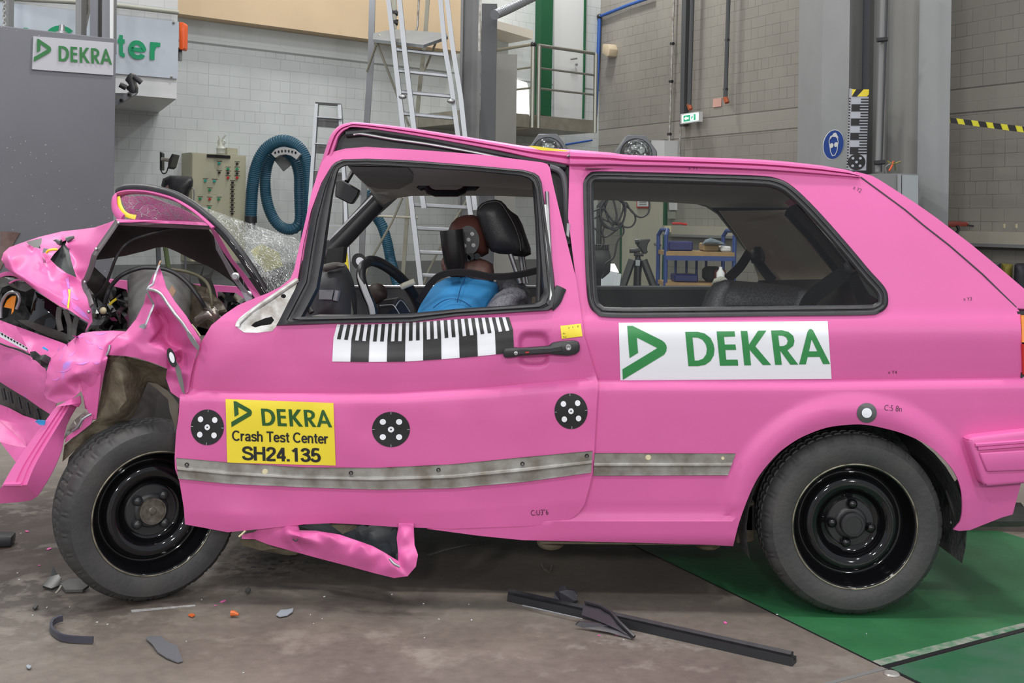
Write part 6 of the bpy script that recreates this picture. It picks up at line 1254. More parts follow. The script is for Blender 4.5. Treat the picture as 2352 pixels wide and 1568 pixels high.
mb = MB(); mb.add(*tube([P(792,566,9.95), P(800,640,9.95)], .02, 4, sq=(.015,.015))); tag(mb.build('yellow_bar', YELLOW), 'leaning yellow bar right of the other yellow bar beyond the dashboard', 'bar')
# green black poles seen through the engine bay
for i, (a, b, c, d, m_, lb) in enumerate(((362,540,366,640,DKGR,'dark pole beyond the engine bay, left of the olive pole'),(377,545,390,640,mat('olive', s2l(70,82,50), .5),'olive pole beyond the engine bay beneath the bonnet'),(424,560,428,660,DKGR,'thin dark rod right of the olive pole beyond the engine bay'))):
    V, Fs = tube([P(a, b, 10.5), P(c, d, 10.5), G(c+6, 800)], .022 if i < 2 else .01, 8); tag(finish('pole', V, Fs, m_), lb, 'pole')
# ---- grey columns and cabinet in the middle
def colm(name, x0, x1, Y, d, m, label, cat, top=-260, xb=None):
    a = P(x0, 400, Y); b = P(x1, 400, Y); z1 = P(x0, top, Y).z
    V, Fs = box((a.x, Y, 0), (b.x, Y+d, z1)); return tag(finish(name, V, Fs, m, None, smooth=False), label, cat)
cc = thing('steel_column', 'mid grey steel column behind the platform ladder', 'column', (P(1080,400,12.6).x, 12.6, 0))
for x0, x1, Y, d in ((1056,1100,12.6,.3),(1054,1060,12.5,.1),(1094,1101,12.5,.1)):
    a = P(x0, 300, Y); b = P(x1, 300, Y); V, Fs = box((a.x, Y, 0), (b.x, Y+d, 6.8)); finish('flange' if d < .2 else 'web', V, Fs, GREYM, cc, smooth=False)
colm('dark_steel_post', 1101, 1136, 11.4, .22, DKGR, 'charcoal steel post with a flat top right of the mid grey column', 'post', top=8)
colm('tall_cabinet', 1128, 1184, 12.2, .45, mat('cabinet_grey', s2l(140,138,132), .5), 'plain grey tall cabinet behind the charcoal post, left of the balcony', 'cabinet', top=124)
rod('hanging_chain', [(1104,0,11.5),(1101,60,11.5),(1101,118,11.5)], .015, GALV, label='bright metal chain strip hanging between the two grey columns', cat='chain', seg=4)
pts = [(1136,34,11.0),(1160,24,11.2),(1190,10,11.5),(1240,-14,11.9)]; c = spl(pts, 14); W = [P(*p) for p in c]; out = []
for a, b in zip(W, W[1:]):
    for j in range(3): out.append(a.lerp(b, j/3))
V, Fs = tube(out, [.045 if i % 5 else .049 for i in range(len(out))], 14); tag(finish('spiral_duct', V, Fs, ALU), 'shiny spiral ventilation duct rising to the right beside the columns', 'duct')
# back corner: balcony, door, green column, bright patch
fnb = shift(WL, NL, .02)
tag(slab('door_1', [(1273,-60),(1343,-60),(1341,275),(1273,268)], WL, NL, .03, WPAINT), kind='structure')
D1 = bpy.data.objects['door_1']
V, Fs = tube([wp(shift(WL,NL,.09),1311,136), wp(shift(WL,NL,.09),1325,134)], .013, 8); finish('door_handle', V, Fs, STEEL, D1)
V, Fs = sphere(wp(shift(WL,NL,.06),1324,148), .02, 6); finish('key_plate', V, Fs, STEEL, D1)
tag(slab('trim_8', [(1244,-60),(1272,-60),(1266,268),(1240,262)], WL, NL, .12, DGREEN), kind='structure')
tag(slab('trim_9', [(1345,-60),(1348,-60),(1344,180),(1342,272),(1340,272),(1342,180)], WL, NL, .06, DGREEN), kind='structure')
tag(slab('bright_patch_1', [(1178,180),(1210,190),(1214,205),(1216,272),(1178,264)], WL, NL, .02, mat('bright_wall_patch', (1,.98,.93), .5, emit=1.6)), kind='structure')  # emissive patch where the back wall is brightest
tag(slab('trim_10', [(1128,44),(1224,70),(1224,90),(1128,62)], WL, NL, .5, mat('beam_cream', s2l(205,198,185), .6)), kind='structure')
bal = thing('balcony', 'small steel balcony with railings in the back corner', 'balcony', tuple(P(1290, 290, 14.3)))
bg = shift(WL, NL, 1.15)
c1 = P(1232, 294, bg(1232, 294)); c2 = P(1364, 307, bg(1364, 307)); zb_ = c1.z; c2.z = zb_
bk = -NL*1.13; c3 = c1-DL*.9 
V = [c1, c2, c2+bk, c1+bk]; V = [Vector((v.x, v.y, zb_)) for v in V]+[Vector((v.x, v.y, zb_+.16)) for v in V]
finish('platform', V, [(0,1,2,3),(4,5,6,7),(0,1,5,4),(1,2,6,5),(2,3,7,6),(3,0,4,7)], mat('galvanised', s2l(150,145,132), .45, .3, var=.12, vs=8), bal, smooth=False)
RA = mat('rail_steel', s2l(150,150,142), .35, .6)
zr = P(1236, 104, bg(1236, 104)).z
for px in (1236,1366):
    q = P(px, 290, bg(px, 290)); V, Fs = tube([(q.x, q.y, zb_), (q.x, q.y, zr)], .028, 8); finish('post', V, Fs, RA, bal)
for px, py in ((1236,104),(1236,156),(1236,203)):
    a = P(px, py, bg(px, py)); b = P(1366, 0, bg(1366, 0)); b.z = a.z; V, Fs = tube([a, b], .022 if py == 104 else .014, 8); finish('rail', V, Fs, RA, bal)
    a2 = P(1222, py, bg(1222, py)); b2 = a2+bk*.9+DL*.0; V, Fs = tube([Vector((a2.x, a2.y, a.z)), Vector((b2.x, b2.y, a.z))], .022 if py == 104 else .014, 8); finish('side_rail', V, Fs, RA, bal)
q = P(1222, 290, bg(1222, 290)); V, Fs = tube([(q.x, q.y, zb_), (q.x, q.y, zr)], .03, 8); finish('post', V, Fs, RA, bal)
V, Fs = sphere(Vector((q.x, q.y, zr)), .04, 6); finish('rail_cap', V, Fs, PLAST, bal)
# ladder-side stairs side panel
V = [c1-DL*.12, c1-DL*.12+bk]; V = [Vector((v.x, v.y, zb_)) for v in V]+[Vector((v.x, v.y, zb_+.16)) for v in reversed(V)]
V, Fs = thick(V, [(0,1,2,3)], -DL*.9); finish('side_plate', V, Fs, MATS['galvanised'], bal, smooth=False)
# ---- right wall services
wr1 = shift(WR, NR, .05)
bpn = thing('blue_pipe', 'blue compressed air pipe running down the wall in the back corner', 'pipe', tuple(P(1368, 320, 15.6)))
V, Fs = tube([wp(wr1,1500,-8), wp(wr1,1440,13), wp(wr1,1377,38)], .022, 8); finish('upper_run', V, Fs, BPIPE, bpn)
V, Fs = tube([wp(wr1,1377,38), wp(wr1,1372,180), wp(wr1,1365,322)], .026, 8); finish('riser', V, Fs, BPIPE, bpn)
lw1 = shift(WL, NL, .05)
V, Fs = tube([wp(lw1,1360,322), wp(lw1,1300,332)], .014, 8); tag(finish('air_branch_pipe', V, Fs, BPIPE), 'thin blue branch pipe under the balcony, left of the blue riser elbow', 'pipe')
for y in (38,322): V, Fs = sphere(wp(wr1,1377-(y-38)*.042,y), .04, 6); finish('elbow', V, Fs, PLAST, bpn)
def pipe(name, x0, y0, x1, y1, r, label, clips=(), d=.05, m=GALV, cat='pipe'):
    g = shift(WR, NR, d); e_ = thing(name, label, cat, tuple(wp(g, x1, y1)))
    V, Fs = tube([wp(g,x0,y0), wp(g,x1,y1)], r, 8); finish('pipe_run', V, Fs, m, e_)
    for y in clips: V, Fs = tube([wp(g,x0+(x1-x0)*(y-y0)/(y1-y0)-3,y), wp(g,x0+(x1-x0)*(y-y0)/(y1-y0)+3,y)], .022, 6); finish('clip', V, Fs, PLAST, e_)
    return e_
pipe('conduit', 1549, -60, 1536, 355, .016, 'thin dark conduit with clips on the wall left of the exit sign', (100,187,308))
pipe('conduit', 1592, -60, 1583, 243, .028, 'conduit pipe above the exit sign ending in an orange tip', (), .1, DKGR)
pipe('conduit', 1675, -60, 1666, 228, .026, 'dark conduit ending in an orange tip right of the pink notice', (92,205), .1, DKGR)
pipe('conduit', 1563, 290, 1560, 355, .012, 'short thin conduit below the grey trunking by the exit sign', ())
for x, y, lb in ((1584,247,'orange cable end above the exit sign'),(1668,232,'orange cable end at the foot of the right conduit')):
    g = shift(WR, NR, .1); V, Fs = tube([wp(g,x-2,y-8), wp(g,x+2,y+4)], .03, 6); tag(finish('cable_end', V, Fs, mat('burnt_orange', s2l(165,80,45), .5)), lb, 'cable end')
slab('cable_trunking', [(1567,-60),(1577,-60),(1570,288),(1561,290)], WR, NR, .08, DKGR, label='dark vertical cable trunking beside the exit sign', cat='trunking')
es = thing('exit_sign', 'lit green and white emergency exit sign hanging on the right wall', 'sign', tuple(P(1584, 285, 13.8)))
eg = shift(WR, NR, .15); EQ = quad([(1565,263),(1604,257),(1604,278),(1565,284)])
V, Fs = pprism([(1563,262),(1605,256),(1605,279),(1563,285)], eg, .06, -NR); finish('housing', V, Fs, WPAINT, es)
EMG = mat('lit_green', (.02,.30,.16), .5, emit=.7); EMW = mat('lit_white', (.9,1,.95), .5, emit=1.1)
decal('sign_face', [([(.03,.1),(.97,.1),(.97,.9),(.03,.9)], [])], EQ, eg, .02, EMW, es, row=0)
decal('sign_face_green', [([(.12,.16),(.84,.16),(.84,.84),(.12,.84)], [])], EQ, eg, .03, EMG, es, row=0)
decal('arrow', [([(.16,.5),(.28,.28),(.28,.4),(.42,.4),(.42,.6),(.28,.6),(.28,.72)], [])], EQ, eg, .04, EMW, es, row=0)
decal('running_figure', [([(.52,.2),(.72,.2),(.72,.8),(.52,.8)], [[(.58,.4),(.66,.3),(.68,.45),(.64,.6),(.68,.76),(.62,.62),(.56,.74)]])], EQ, eg, .04, EMW, es, row=0)
slab('pink_notice', [(1638,227),(1657,225),(1656,244),(1637,247)], WR, NR, .01, mat('pink_notice', s2l(205,160,150), .6), label='small pink notice sheet on the wall between two conduits', cat='notice')
al = slab('alarm_unit', [(1384,101),(1397,101),(1400,112),(1398,128),(1393,131),(1382,122)], WR, NR, .14, mat('alarm_cream', s2l(190,175,150), .5), label='small beige alarm sounder on the wall beside the blue pipe', cat='alarm', bevel=.01)
slab('junction_box', [(1496,322),(1526,322),(1526,362),(1496,362)], WR, NR, .25, WPAINT, label='white junction box on the wall behind the second dome lamp', cat='box')
# waist-high trunking along the right wall
g = shift(WR, NR, .14); a = P(1521, 520, g(1521, 520)); a.z = 1.05; b = P(2600, 520, g(2600, 520)); b.z = 1.05
tr = thing('wall_trunking', 'long cream cable trunking along the right wall at waist height', 'trunking', tuple(a))
V = [a, b, b-NR*.13, a-NR*.13]; V = V+[v+Vector((0, 0, .11)) for v in V]; finish('channel', V, [(0,1,2,3),(4,5,6,7),(0,1,5,4),(1,2,6,5),(2,3,7,6),(3,0,4,7)], mat('trunk_cream', s2l(165,160,148), .5), tr, smooth=False)
V = [v+Vector((0, 0, -.03)) for v in [a, b, b-NR*.13, a-NR*.13]]; V = [v+NR*.004 for v in V]+[v+Vector((0,0,.03))+NR*.004 for v in V]; finish('lower_lip', V, [(0,1,2,3),(4,5,6,7),(0,1,5,4),(1,2,6,5),(2,3,7,6),(3,0,4,7)], GREYM, tr, smooth=False)
for x in (2306,2334): V, Fs = pprism([(x,514),(x+3,514),(x+3,524),(x,523)], lambda a_, b_: g(a_, b_), .02); finish('joint_tab', V, Fs, CREAM, tr)
cl = thing('spring_clamp', 'red and black clamp lying on the right wall trunking above the tailgate', 'clamp', tuple(P(2200, 525, 10.6)))
V, Fs = pprism([(2170,508),(2196,508),(2222,510),(2227,516),(2222,519),(2190,521),(2172,521)], 10.6, .05); finish('jaw', *bev(V, Fs, .008), mat('dark_red', s2l(130,50,40), .5), cl)
V, Fs = tube([P(*p) for p in spl([(2198,518,10.58),(2202,528,10.58),(2194,536,10.58),(2184,532,10.58),(2178,520,10.58)], 4)], .015, 6); finish('handle', V, Fs, PLAST, cl)
V, Fs = tube([P(2222,517,10.6), P(2238,519,10.6)], .008, 6); finish('pin', V, Fs, PLAST, cl)
rod('marker_pen', [(1544,513,13.2),(1565,513,13.2),(1566,514,13.2),(1578,515,13.2)], .014, RED, label='red tool lying on the trunking, seen through the rear side window', cat='tool')
# workbench bags far right
bgk = puff('tool_bag', [(2286,612),(2294,606),(2299,604),(2299,640),(2299,690),(2286,690)], mat('navy_bag', (.012,.012,.025), .6), 9.9, .08, None, grid=6); tag(bgk, 'navy tool bag edge beyond the tailgate, left of the yellow case', 'bag')
tag(puff('tool_case', [(2300,604),(2322,606),(2327,608),(2325,640),(2322,690),(2302,690)], mat('ochre_case', s2l(120,110,45), .6), 9.9, .08, None, grid=6), 'ochre yellow case beyond the tailgate between dark bags', 'case')
tag(puff('tool_bag', [(2330,608),(2336,604),(2352,604),(2380,606),(2390,640),(2390,690),(2330,690),(2328,640)], mat('black_bag', (.008,.008,.014), .6), 9.75, .08, None, grid=8), 'black bag right of the yellow case at the right edge', 'bag')
mb = MB(); pq = P(2330, 700, 9.8); mb.add(*box((pq.x-.28, 9.6, 0), (pq.x+.24, 9.95, .56))); tag(mb.build('storage_bench', DKGR), 'dark low bench under the bags behind the tailgate', 'bench')
# ---- pillars on the right
PG = mat('pillar_grey', s2l(142,145,147), .5, var=.03, vs=3); PG2 = mat('pillar_grey_warm', s2l(134,134,132), .5, var=.03, vs=3); PD = mat('recess_grey', s2l(112,116,122), .5)
def pil(name, x0, x1, Y0, Y1, d, m, ym=300, kind='structure'):
    a = P(x0, ym, Y0); b = P(x1, ym, Y1); V = [Vector((a.x, a.y, 0)), Vector((b.x, b.y, 0)), Vector((b.x, b.y+d, 0)), Vector((a.x, a.y+d, 0))]; V = V+[v+Vector((0, 0, 7)) for v in V]
    return tag(finish(name, V, [(0,1,2,3),(4,5,6,7),(0,1,5,4),(1,2,6,5),(2,3,7,6),(3,0,4,7)], m, None, smooth=False), kind=kind)
pil('trim_11', 1886, 1948, 10.9, 10.5, .9, PG); pil('trim_12', 1948, 1978, 10.5, 10.9, .5, PG2); pil('trim_13', 1976, 2006, 10.95, 10.75, .5, PD)
pil('trim_14', 2004, 2040, 10.7, 10.5, .7, PG2); pil('trim_15', 2040, 2110, 10.45, 10.0, .8, PG2); pil('trim_16', 2108, 2181, 10.0, 9.7, .9, PG)
ru = thing('height_ruler', 'black and white height ruler with a yellow hazard cap on the grey pillar', 'ruler', tuple(P(1975, 400, 10.1)))
RQ = quad([(1957,205),(1996,205),(1989,398),(1950,398)]); RYf = const(10.1)
V, Fs = pprism([(1957,205),(1996,205),(1989,398),(1950,398)], 10.1, .03); finish('board', V, Fs, mat('ruler_white', s2l(175,178,188), .5), ru)
V = [P(1957,205,10.1), P(1951,203,10.3), P(1944,398,10.3), P(1950,398,10.1)]; V, Fs = thick(V, [(0,1,2,3)], Vector((.02,.01,0))); finish('side_board', V, Fs, MATS['ruler_white'], ru)
bl = [([(0,.0),(1,0),(1,.085),(0,.085)], [])]; decal('hazard_cap', bl, RQ, RYf, .004, YELLOW, ru, row=0)
decal('hazard_stripes', [([(.0,.085),(.25,.0),(.68,0),(.3,.085)], []), ([(.9,.085),(1,.06),(1,.085)], [])], RQ, RYf, .006, INK, ru, row=0)
bl = []
for i in range(8):
    v0 = .092+i*.085
    if i % 2: bl.append(([(0,v0),(.5,v0),(.5,v0+.085),(0,v0+.085)], [])); bl += [([(.5,v0+k*.034),(1,v0+k*.034),(1,v0+k*.034+.017),(.5,v0+k*.034+.017)], []) for k in range(3)]
    else: bl += [([(.55,v0+.018+k*.034),(1,v0+.018+k*.034),(1,v0+.033+k*.034),(.55,v0+.033+k*.034)], []) for k in range(2)]
decal('ruler_print', bl, RQ, RYf, .004, INK, ru, row=0)
decal('target_marker', [(ell(.42,.865,.52,.095,30), []), ([(0,.965),(1,.965),(1,1),(0,1)], [])], RQ, RYf, .005, INK, ru, row=0); decal('target_dots', [(ell(.42+a*.22,.865+b*.045,.085,.016,12), []) for a, b in ((-1,-1),(1,-1),(0,0),(-1,1),(1,1))], RQ, RYf, .007, MATS['ruler_white'], ru, row=0)
SQ_ = quad([(1951,205),(1957,206),(1950,398),(1944,398)])
decal('side_print', [([(0,.1+i*.034),(.6,.1+i*.034),(.6,.117+i*.034),(0,.117+i*.034)], []) for i in range(26)], SQ_, const(10.15), .02, INK, ru, row=0)
gsn = thing('eye_protection_sign', 'round blue eye protection sign with a white goggled head on the pillar', 'sign', tuple(P(1914, 365, 10.5)))
GY_ = lambda x, y: 10.9-(x-1886)/62*.4; mp = lambda u, v: (1914.5+u*23+v*-2*.6, 332+v*33+u*-3)
decal('sign_rim', [(ell(0,0,1.05,1.04,36), [])], mp, GY_, .012, WPAINT, gsn, row=0, t=.01); decal('sign_disc', [(ell(0,0,1,1,36), [])], mp, GY_, .016, mat('mandatory_blue', s2l(30,65,140), .4), gsn, row=0)
def outl(p, w_):
    return (p, [inset(p, w_)])
head = [(-.42,.0),(-.5,-.3),(-.35,-.62),(-.1,-.62),(.2,-.6),(.42,-.4),(.5,-.1),(.45,.1),(.42,.45),(.2,.78),(-.08,.8),(-.3,.5)]
decal('head_outline', [outl(head, .07)], mp, GY_, .02, WPAINT, gsn, row=0)
decal('hair_mark', [([(-.45,-.35),(-.35,-.62),(-.15,-.66),(-.05,-.8),(.2,-.82),(.35,-.62),(.5,-.4),(.3,-.5),(.1,-.52),(-.12,-.6),(-.3,-.45)], [])], mp, GY_, .021, WPAINT, gsn, row=0); decal('goggles', [(ell(-.2,.05,.2,.17,14), []), (ell(.25,.02,.2,.17,14), [])], mp, GY_, .022, WPAINT, gsn, row=0)
cd_ = thing('drain_pipe', 'translucent conduit strapped to the grey pillar right of the height ruler', 'pipe', tuple(P(2025, 400, 9.9)))
V, Fs = tube([P(2030,-60,9.9), P(2024,150,9.9), P(2016,395,9.9)], .024, 10); finish('pipe_run', V, Fs, GREYM, cd_); V, Fs = tube([P(2036,-60,9.95), P(2028,180,9.95), P(2020,395,9.95)], .022, 8); finish('cable_run', V, Fs, DKGR, cd_)
for y in (92,374): V, Fs = tube([P(2014-(y-92)*.02,y,9.85), P(2038-(y-92)*.02,y-2,9.85)], .02, 6); finish('strap', V, Fs, PLAST, cd_)
tie = thing('cable_ties', 'bundle of orange and green wires tied to the pillar above the small cabinet', 'wires', tuple(P(2050, 400, 9.9)))
for pts, m_ in (([(2052,370,9.9),(2048,382,9.9),(2042,392,9.9)], ORANGE), ([(2038,370,9.9),(2050,376,9.9),(2069,371,9.9)], mat('olive_wire', s2l(130,120,70), .6)), ([(2054,372,9.9),(2056,392,9.9)], MATS['olive']), ([(2046,376,9.9),(2034,384,9.9),(2036,398,9.9)], GREYM)): V, Fs = tube([P(*p) for p in spl(pts, 4)], .008, 5); finish('wire', V, Fs, m_, tie)
sc_ = thing('small_cabinet', 'grey two-door cabinet fixed to the pillar behind the tailgate', 'cabinet', tuple(P(2075, 520, 9.6)))
V, Fs = pprism([(2002,399),(2066,398),(2110,400),(2110,620),(2002,620)], 9.6, .3); finish('cabinet_body', V, Fs, GREYM, sc_); V, Fs = pprism([(2072,401),(2109,403),(2108,620),(2072,620)], 9.57, .02); finish('cabinet_door', V, Fs, mat('cabinet_door', s2l(150,156,160), .5), sc_); V, Fs = pprism([(2062,400),(2070,400),(2070,620),(2062,620)], 9.57, .02); finish('cabinet_edge', V, Fs, PG, sc_)
# hazard tape
tp = thing('hazard_tape', 'black and yellow barrier tape stretched from the pillar to the right edge', 'tape', tuple(P(2270, 300, 9.2)))
TQ = quad([(2182,270),(2420,299),(2420,313),(2182,282)]); TYf = lambda x, y: 9.7-(x-2182)*.003
decal('tape_band', [([(0,0),(1,0),(1,1),(0,1)], [])], TQ, TYf, 0, mat('tape_yellow', s2l(195,190,40), .5), tp, row=.05, t=.002)
for a in [i*.142-.015 for i in range(7)]: decal('tape_stripe', [([(max(0,a),0),(a+.075,0),(a+.095,1),(a+.02,1)], [])], TQ, TYf, .004, INK, tp, row=.05)
# ---- dome lamps on stands
def dome(cx, cy, label, Y, sx=0):
    e_ = thing('dome_lamp', label, 'lamp', (P(cx, cy, Y).x, Y, 0)); k = 51
    oc = [(cx-k*.95,cy-k*.1),(cx-k*.42,cy-k*.88),(cx+k*.42,cy-k*.88),(cx+k*.95,cy-k*.15),(cx+k*.95,cy+k*.5),(cx+k*.42,cy+k*.9),(cx-k*.42,cy+k*.9),(cx-k*.95,cy+k*.5)]
    V, Fs = pprism(oc, Y, .16, holes=[ell(cx, cy, k*.70, k*.70, 28)]); finish('lamp_housing', *bev(V, Fs, .006, 1), mat('lamp_grey', s2l(92,95,100), .4, .2), e_)
    M = Matrix.Translation(P(cx, cy, Y))
    r = k/F*Y*.70; V, Fs = lathe([(r, .0)]+[(r*math.cos(a), -.09*math.sin(a)) for a in [i*PI/16 for i in range(1, 8)]]+[(0, -.09)], M, 32); finish('glass_dome', V, Fs, GLASS, e_, 60)
    V, Fs = lathe([(r, .0), (r*.8, .08), (r*.3, .13), (0, .13)], M, 24); finish('reflector', V, Fs, mat('reflector', (.7,.7,.72), .12, .9, bump=1, bs=18), e_, 60)
    for a in range(7): V, Fs = sphere(P(cx+k*.4*math.cos(a*.9), cy+k*.4*math.sin(a*.9), Y+.03), .008, 5); finish('led_bead', V, Fs, mat('bead', (.9,.9,.9), .15), e_)
    bx_ = P(cx, cy, Y).x+sx; V, Fs = tube([P(cx, cy+k*.5, Y+.2), (bx_, Y+.2, 1.30), (bx_, Y+.2, .35)], .02, 8); finish('stand_pole', V, Fs, PLAST, e_)
    for a in (0.3, 2.4, 4.5): V, Fs = tube([(bx_, Y+.2, .40), (bx_+.35*math.cos(a), Y+.2+.35*math.sin(a), .015)], .015, 6); finish('stand_leg', V, Fs, PLAST, e_)
dome(1258, 352, 'octagonal dome lamp under the balcony, half hidden by the car roof', 7.6); dome(1461, 355, 'octagonal dome lamp in front of the white junction box above the car roof', 7.4, -.22)
# ---- things seen through the rear side window
tag(slab('door_2', [(1427,395),(1524,390),(1520,780),(1424,800)], WR, NR, .03, mat('door_cream', s2l(185,180,165), .5)), kind='structure')
D2 = bpy.data.objects['door_2']; g = shift(WR, NR, .10)
V, Fs = tube([wp(g,1504,560), wp(g,1516,563)], .02, 8); finish('door_handle', V, Fs, STEEL, D2); V, Fs = sphere(wp(shift(WR,NR,.05),1512,573), .025, 6); finish('key_plate', V, Fs, STEEL, D2)
tag(slab('trim_17', [(1525,385),(1529,385),(1523,780),(1518,780)], WR, NR, .04, DGREEN), kind='structure'); tag(slab('trim_18', [(1424,520),(1427,520),(1425,800),(1421,800)], WR, NR, .04, DGREEN), kind='structure')
nt_ = thing('door_notice', 'white notice with a red border on the cream door', 'notice', tuple(P(1475, 478, 14)))
V, Fs = pprism([(1462,450),(1490,450),(1490,478),(1462,478)], shift(WR, NR, .05), .01, -NR); finish('sheet_border', V, Fs, RED, nt_); V, Fs = pprism([(1464,450),(1488,450),(1488,474),(1464,474)], shift(WR, NR, .06), .008, -NR); finish('sheet', V, Fs, PAPER, nt_)
for y in (463,468): V, Fs = pprism([(1468,y),(1484,y),(1484,y+1.2),(1468,y+1.2)], shift(WR, NR, .065), .004, -NR); finish('text_line', V, Fs, GREYM, nt_)
slab('wall_poster', [(1536,463),(1551,463),(1551,482),(1537,482)], WR, NR, .03, PAPER, label='small white sheet on the wall right of the cream door', cat='notice'); slab('switch_box', [(1533,486),(1543,486),(1543,502),(1534,502)], WR, NR, .06, mat('switch_grey', s2l(150,152,140), .5), label='grey light switch below the white sheet beside the cream door', cat='switch')
slab('switch_box', [(1526,519),(1534,519),(1534,533),(1527,533)], WR, NR, .19, CREAM, label='cream socket at the left end of the wall trunking', cat='switch')
cc_ = [(1349,475),(1375,452),(1405,450),(1425,455)]
cab = thing('cable_coil', 'loose coil of black cable hanging up, seen through the rear side window', 'cable', tuple(P(1400, 520, 6.6)))
loops = [[(1401,440,6.6),(1392,470,6.6),(1378,498,6.6),(1388,520,6.6),(1415,524,6.6),(1432,505,6.6),(1434,478,6.6),(1420,452,6.6),(1401,440,6.6)],
 [(1405,445,6.58),(1380,475,6.58),(1385,510,6.58),(1410,528,6.58),(1430,512,6.58),(1436,470,6.58),(1410,445,6.58)],
 [(1400,450,6.62),(1376,490,6.62),(1390,505,6.62),(1440,522,6.62),(1458,510,6.62),(1456,490,6.62),(1432,468,6.62),(1410,450,6.62)],
 [(1395,452,6.6),(1390,480,6.6),(1405,515,6.6),(1425,500,6.6),(1436,465,6.6),(1450,485,6.6),(1470,499,6.6),(1488,490,6.6),(1492,470,6.6),(1488,455,6.6)],
 [(1345,488,6.6),(1362,485,6.6),(1385,480,6.6),(1410,510,6.6),(1428,515,6.6),(1400,540,6.6),(1384,543,6.6),(1372,530,6.6),(1362,522,6.6)],
 [(1388,520,6.6),(1384,535,6.6),(1387,555,6.6),(1380,568,6.6)], [(1430,515,6.6),(1432,535,6.6),(1418,555,6.6),(1410,590,6.6),(1392,605,6.6),(1388,625,6.6),(1382,640,6.6)],
 [(1365,502,6.6),(1378,490,6.6),(1380,470,6.6),(1392,452,6.6)], [(1345,462,6.6),(1375,455,6.6),(1420,440,6.6)], [(1408,455,6.6),(1414,480,6.6),(1416,500,6.6),(1405,522,6.6)]]
for L_ in loops: V, Fs = tube([P(*p) for p in spl(L_, 6)], .0055, 6); finish('cable_loop', V, Fs, BLACK, cab)
V, Fs = tube([P(1402,440,6.6), P(1402,392,6.6), P(1400,390,7.5)], .006, 6); finish('hang_cord', V, Fs, BLACK, cab)
st = thing('lamp_stand', 'black lamp stand and battery housing at the left of the rear side window', 'stand', (P(1372,650,6.9).x, 6.9, 0))
V, Fs = pprism([(1345,568),(1365,564),(1398,570),(1404,590),(1402,625),(1385,640),(1345,640)], 7.0, .25); finish('lamp_back', *bev(V, Fs, .01), PLAST, st)
for i in range(7): V, Fs = pprism([(1366+i*5,562),(1369+i*5,562),(1369+i*5,572),(1366+i*5,572)], 6.98, .2); finish('cooling_fin', V, Fs, PLAST, st)
V, Fs = tube([P(1372,640,6.9), (P(1372,640,6.9).x, 6.9, .3)], .02, 8); finish('pole', V, Fs, PLAST, st)
for a in (.3, 2.4, 4.5): V, Fs = tube([(P(1372,640,6.9).x, 6.9, .7), (P(1372,640,6.9).x+.4*math.cos(a), 6.9+.4*math.sin(a), .015)], .015, 6); finish('stand_leg', V, Fs, PLAST, st)
ac = thing('aluminium_bundle', 'bundle of shiny aluminium profiles leaning behind the black lamp stand', 'profiles', (P(1400,650,8.2).x, 8.2, 0))
for i in range(5):
    a = P(1388+i*8, 604+abs(i-2)*6+i*3, 8.2); b = Vector((P(1378+i*8, 660, 8.2).x-.08, 8.0+.02*i, .03)); V, Fs = tube([b, a], .02, 4, sq=(.012,.022)); finish('profile', V, Fs, ALU, ac)
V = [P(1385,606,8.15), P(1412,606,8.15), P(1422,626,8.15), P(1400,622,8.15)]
V, Fs = thick(V, [(0,1,2,3)], Vector((0,.03,0))); finish('painted_glint', V, Fs, mat('painted_glint', (1,1,1), .4, emit=1.6), ac)  # emissive patch painting the bright reflection on the aluminium
tr_ = thing('tripod', 'black camera tripod with a fluid head, seen through the rear side window', 'tripod', (P(1466,600,8.4).x, 8.4, 0))
Q = lambda x, y, d=0: P(x, y, 8.4+d)
V, Fs = tube([Q(1465,584), Q(1465,600), Q(1463,800)], [.02,.022,.022], 10); finish('centre_column', V, Fs, PLAST, tr_); V, Fs = tube([Q(1465,597,-.02), Q(1464,610,-.02)], .018, 4, sq=(.01,.016)); finish('lock_plate', V, Fs, ALU, tr_)
for x, dx, dy in ((1452,-.32,-.1),(1478,.36,-.08),(1466,.02,.42)):
    top = Q(x, 597); ft = Vector((top.x+dx, 8.4+dy, .01)); md = top.lerp(ft, .22); V, Fs = tube([top, md], .030, 8); finish('leg', V, Fs, PLAST, tr_); V, Fs = tube([md, ft], .020, 8); finish('leg', V, Fs, PLAST, tr_)
V, Fs = pprism([(1462,556),(1470,550),(1494,549),(1494,552),(1488,560),(1486,574),(1489,579),(1482,584),(1475,580),(1472,572),(1466,566)], 8.38, .09); finish('pan_head', *bev(V, Fs, .006, 1), PLAST, tr_)
for a, b, r in (((1459,555),(1468,554),.018),((1446,576),(1470,575),.016),((1456,584),(1478,585),.012)): V, Fs = tube([Q(*a,-.03), Q(*b,-.03)], r, 10); finish('head_knob', V, Fs, PLAST, tr_)
sh = thing('shelf_trolley', 'blue framed shelf trolley with wooden boards beside the cream door', 'trolley', (P(1605,650,9.8).x, 9.8, 0))
def tb(a, b, r, nm, m_): V, Fs = tube([Vector(a), Vector(b)], r, 8); finish(nm, V, Fs, m_, sh)
xl, xr = P(1529,600,9.6).x, P(1686,600,9.6).x; zt1, zt2 = P(1600,578,9.6).z, P(1600,650,9.6).z
for x in (xl, xr):
    for y in (9.6, 10.1): tb((x, y, 0), (x, y, zt1+.14), .018, 'post', BFRAME)
    V, Fs = tube([(x, 9.6, zt1+.13), (x+.02, 9.65, zt1+.18), (x+.02, 10.05, zt1+.18), (x, 10.1, zt1+.13)], .018, 8); finish('end_hoop', V, Fs, BFRAME, sh)
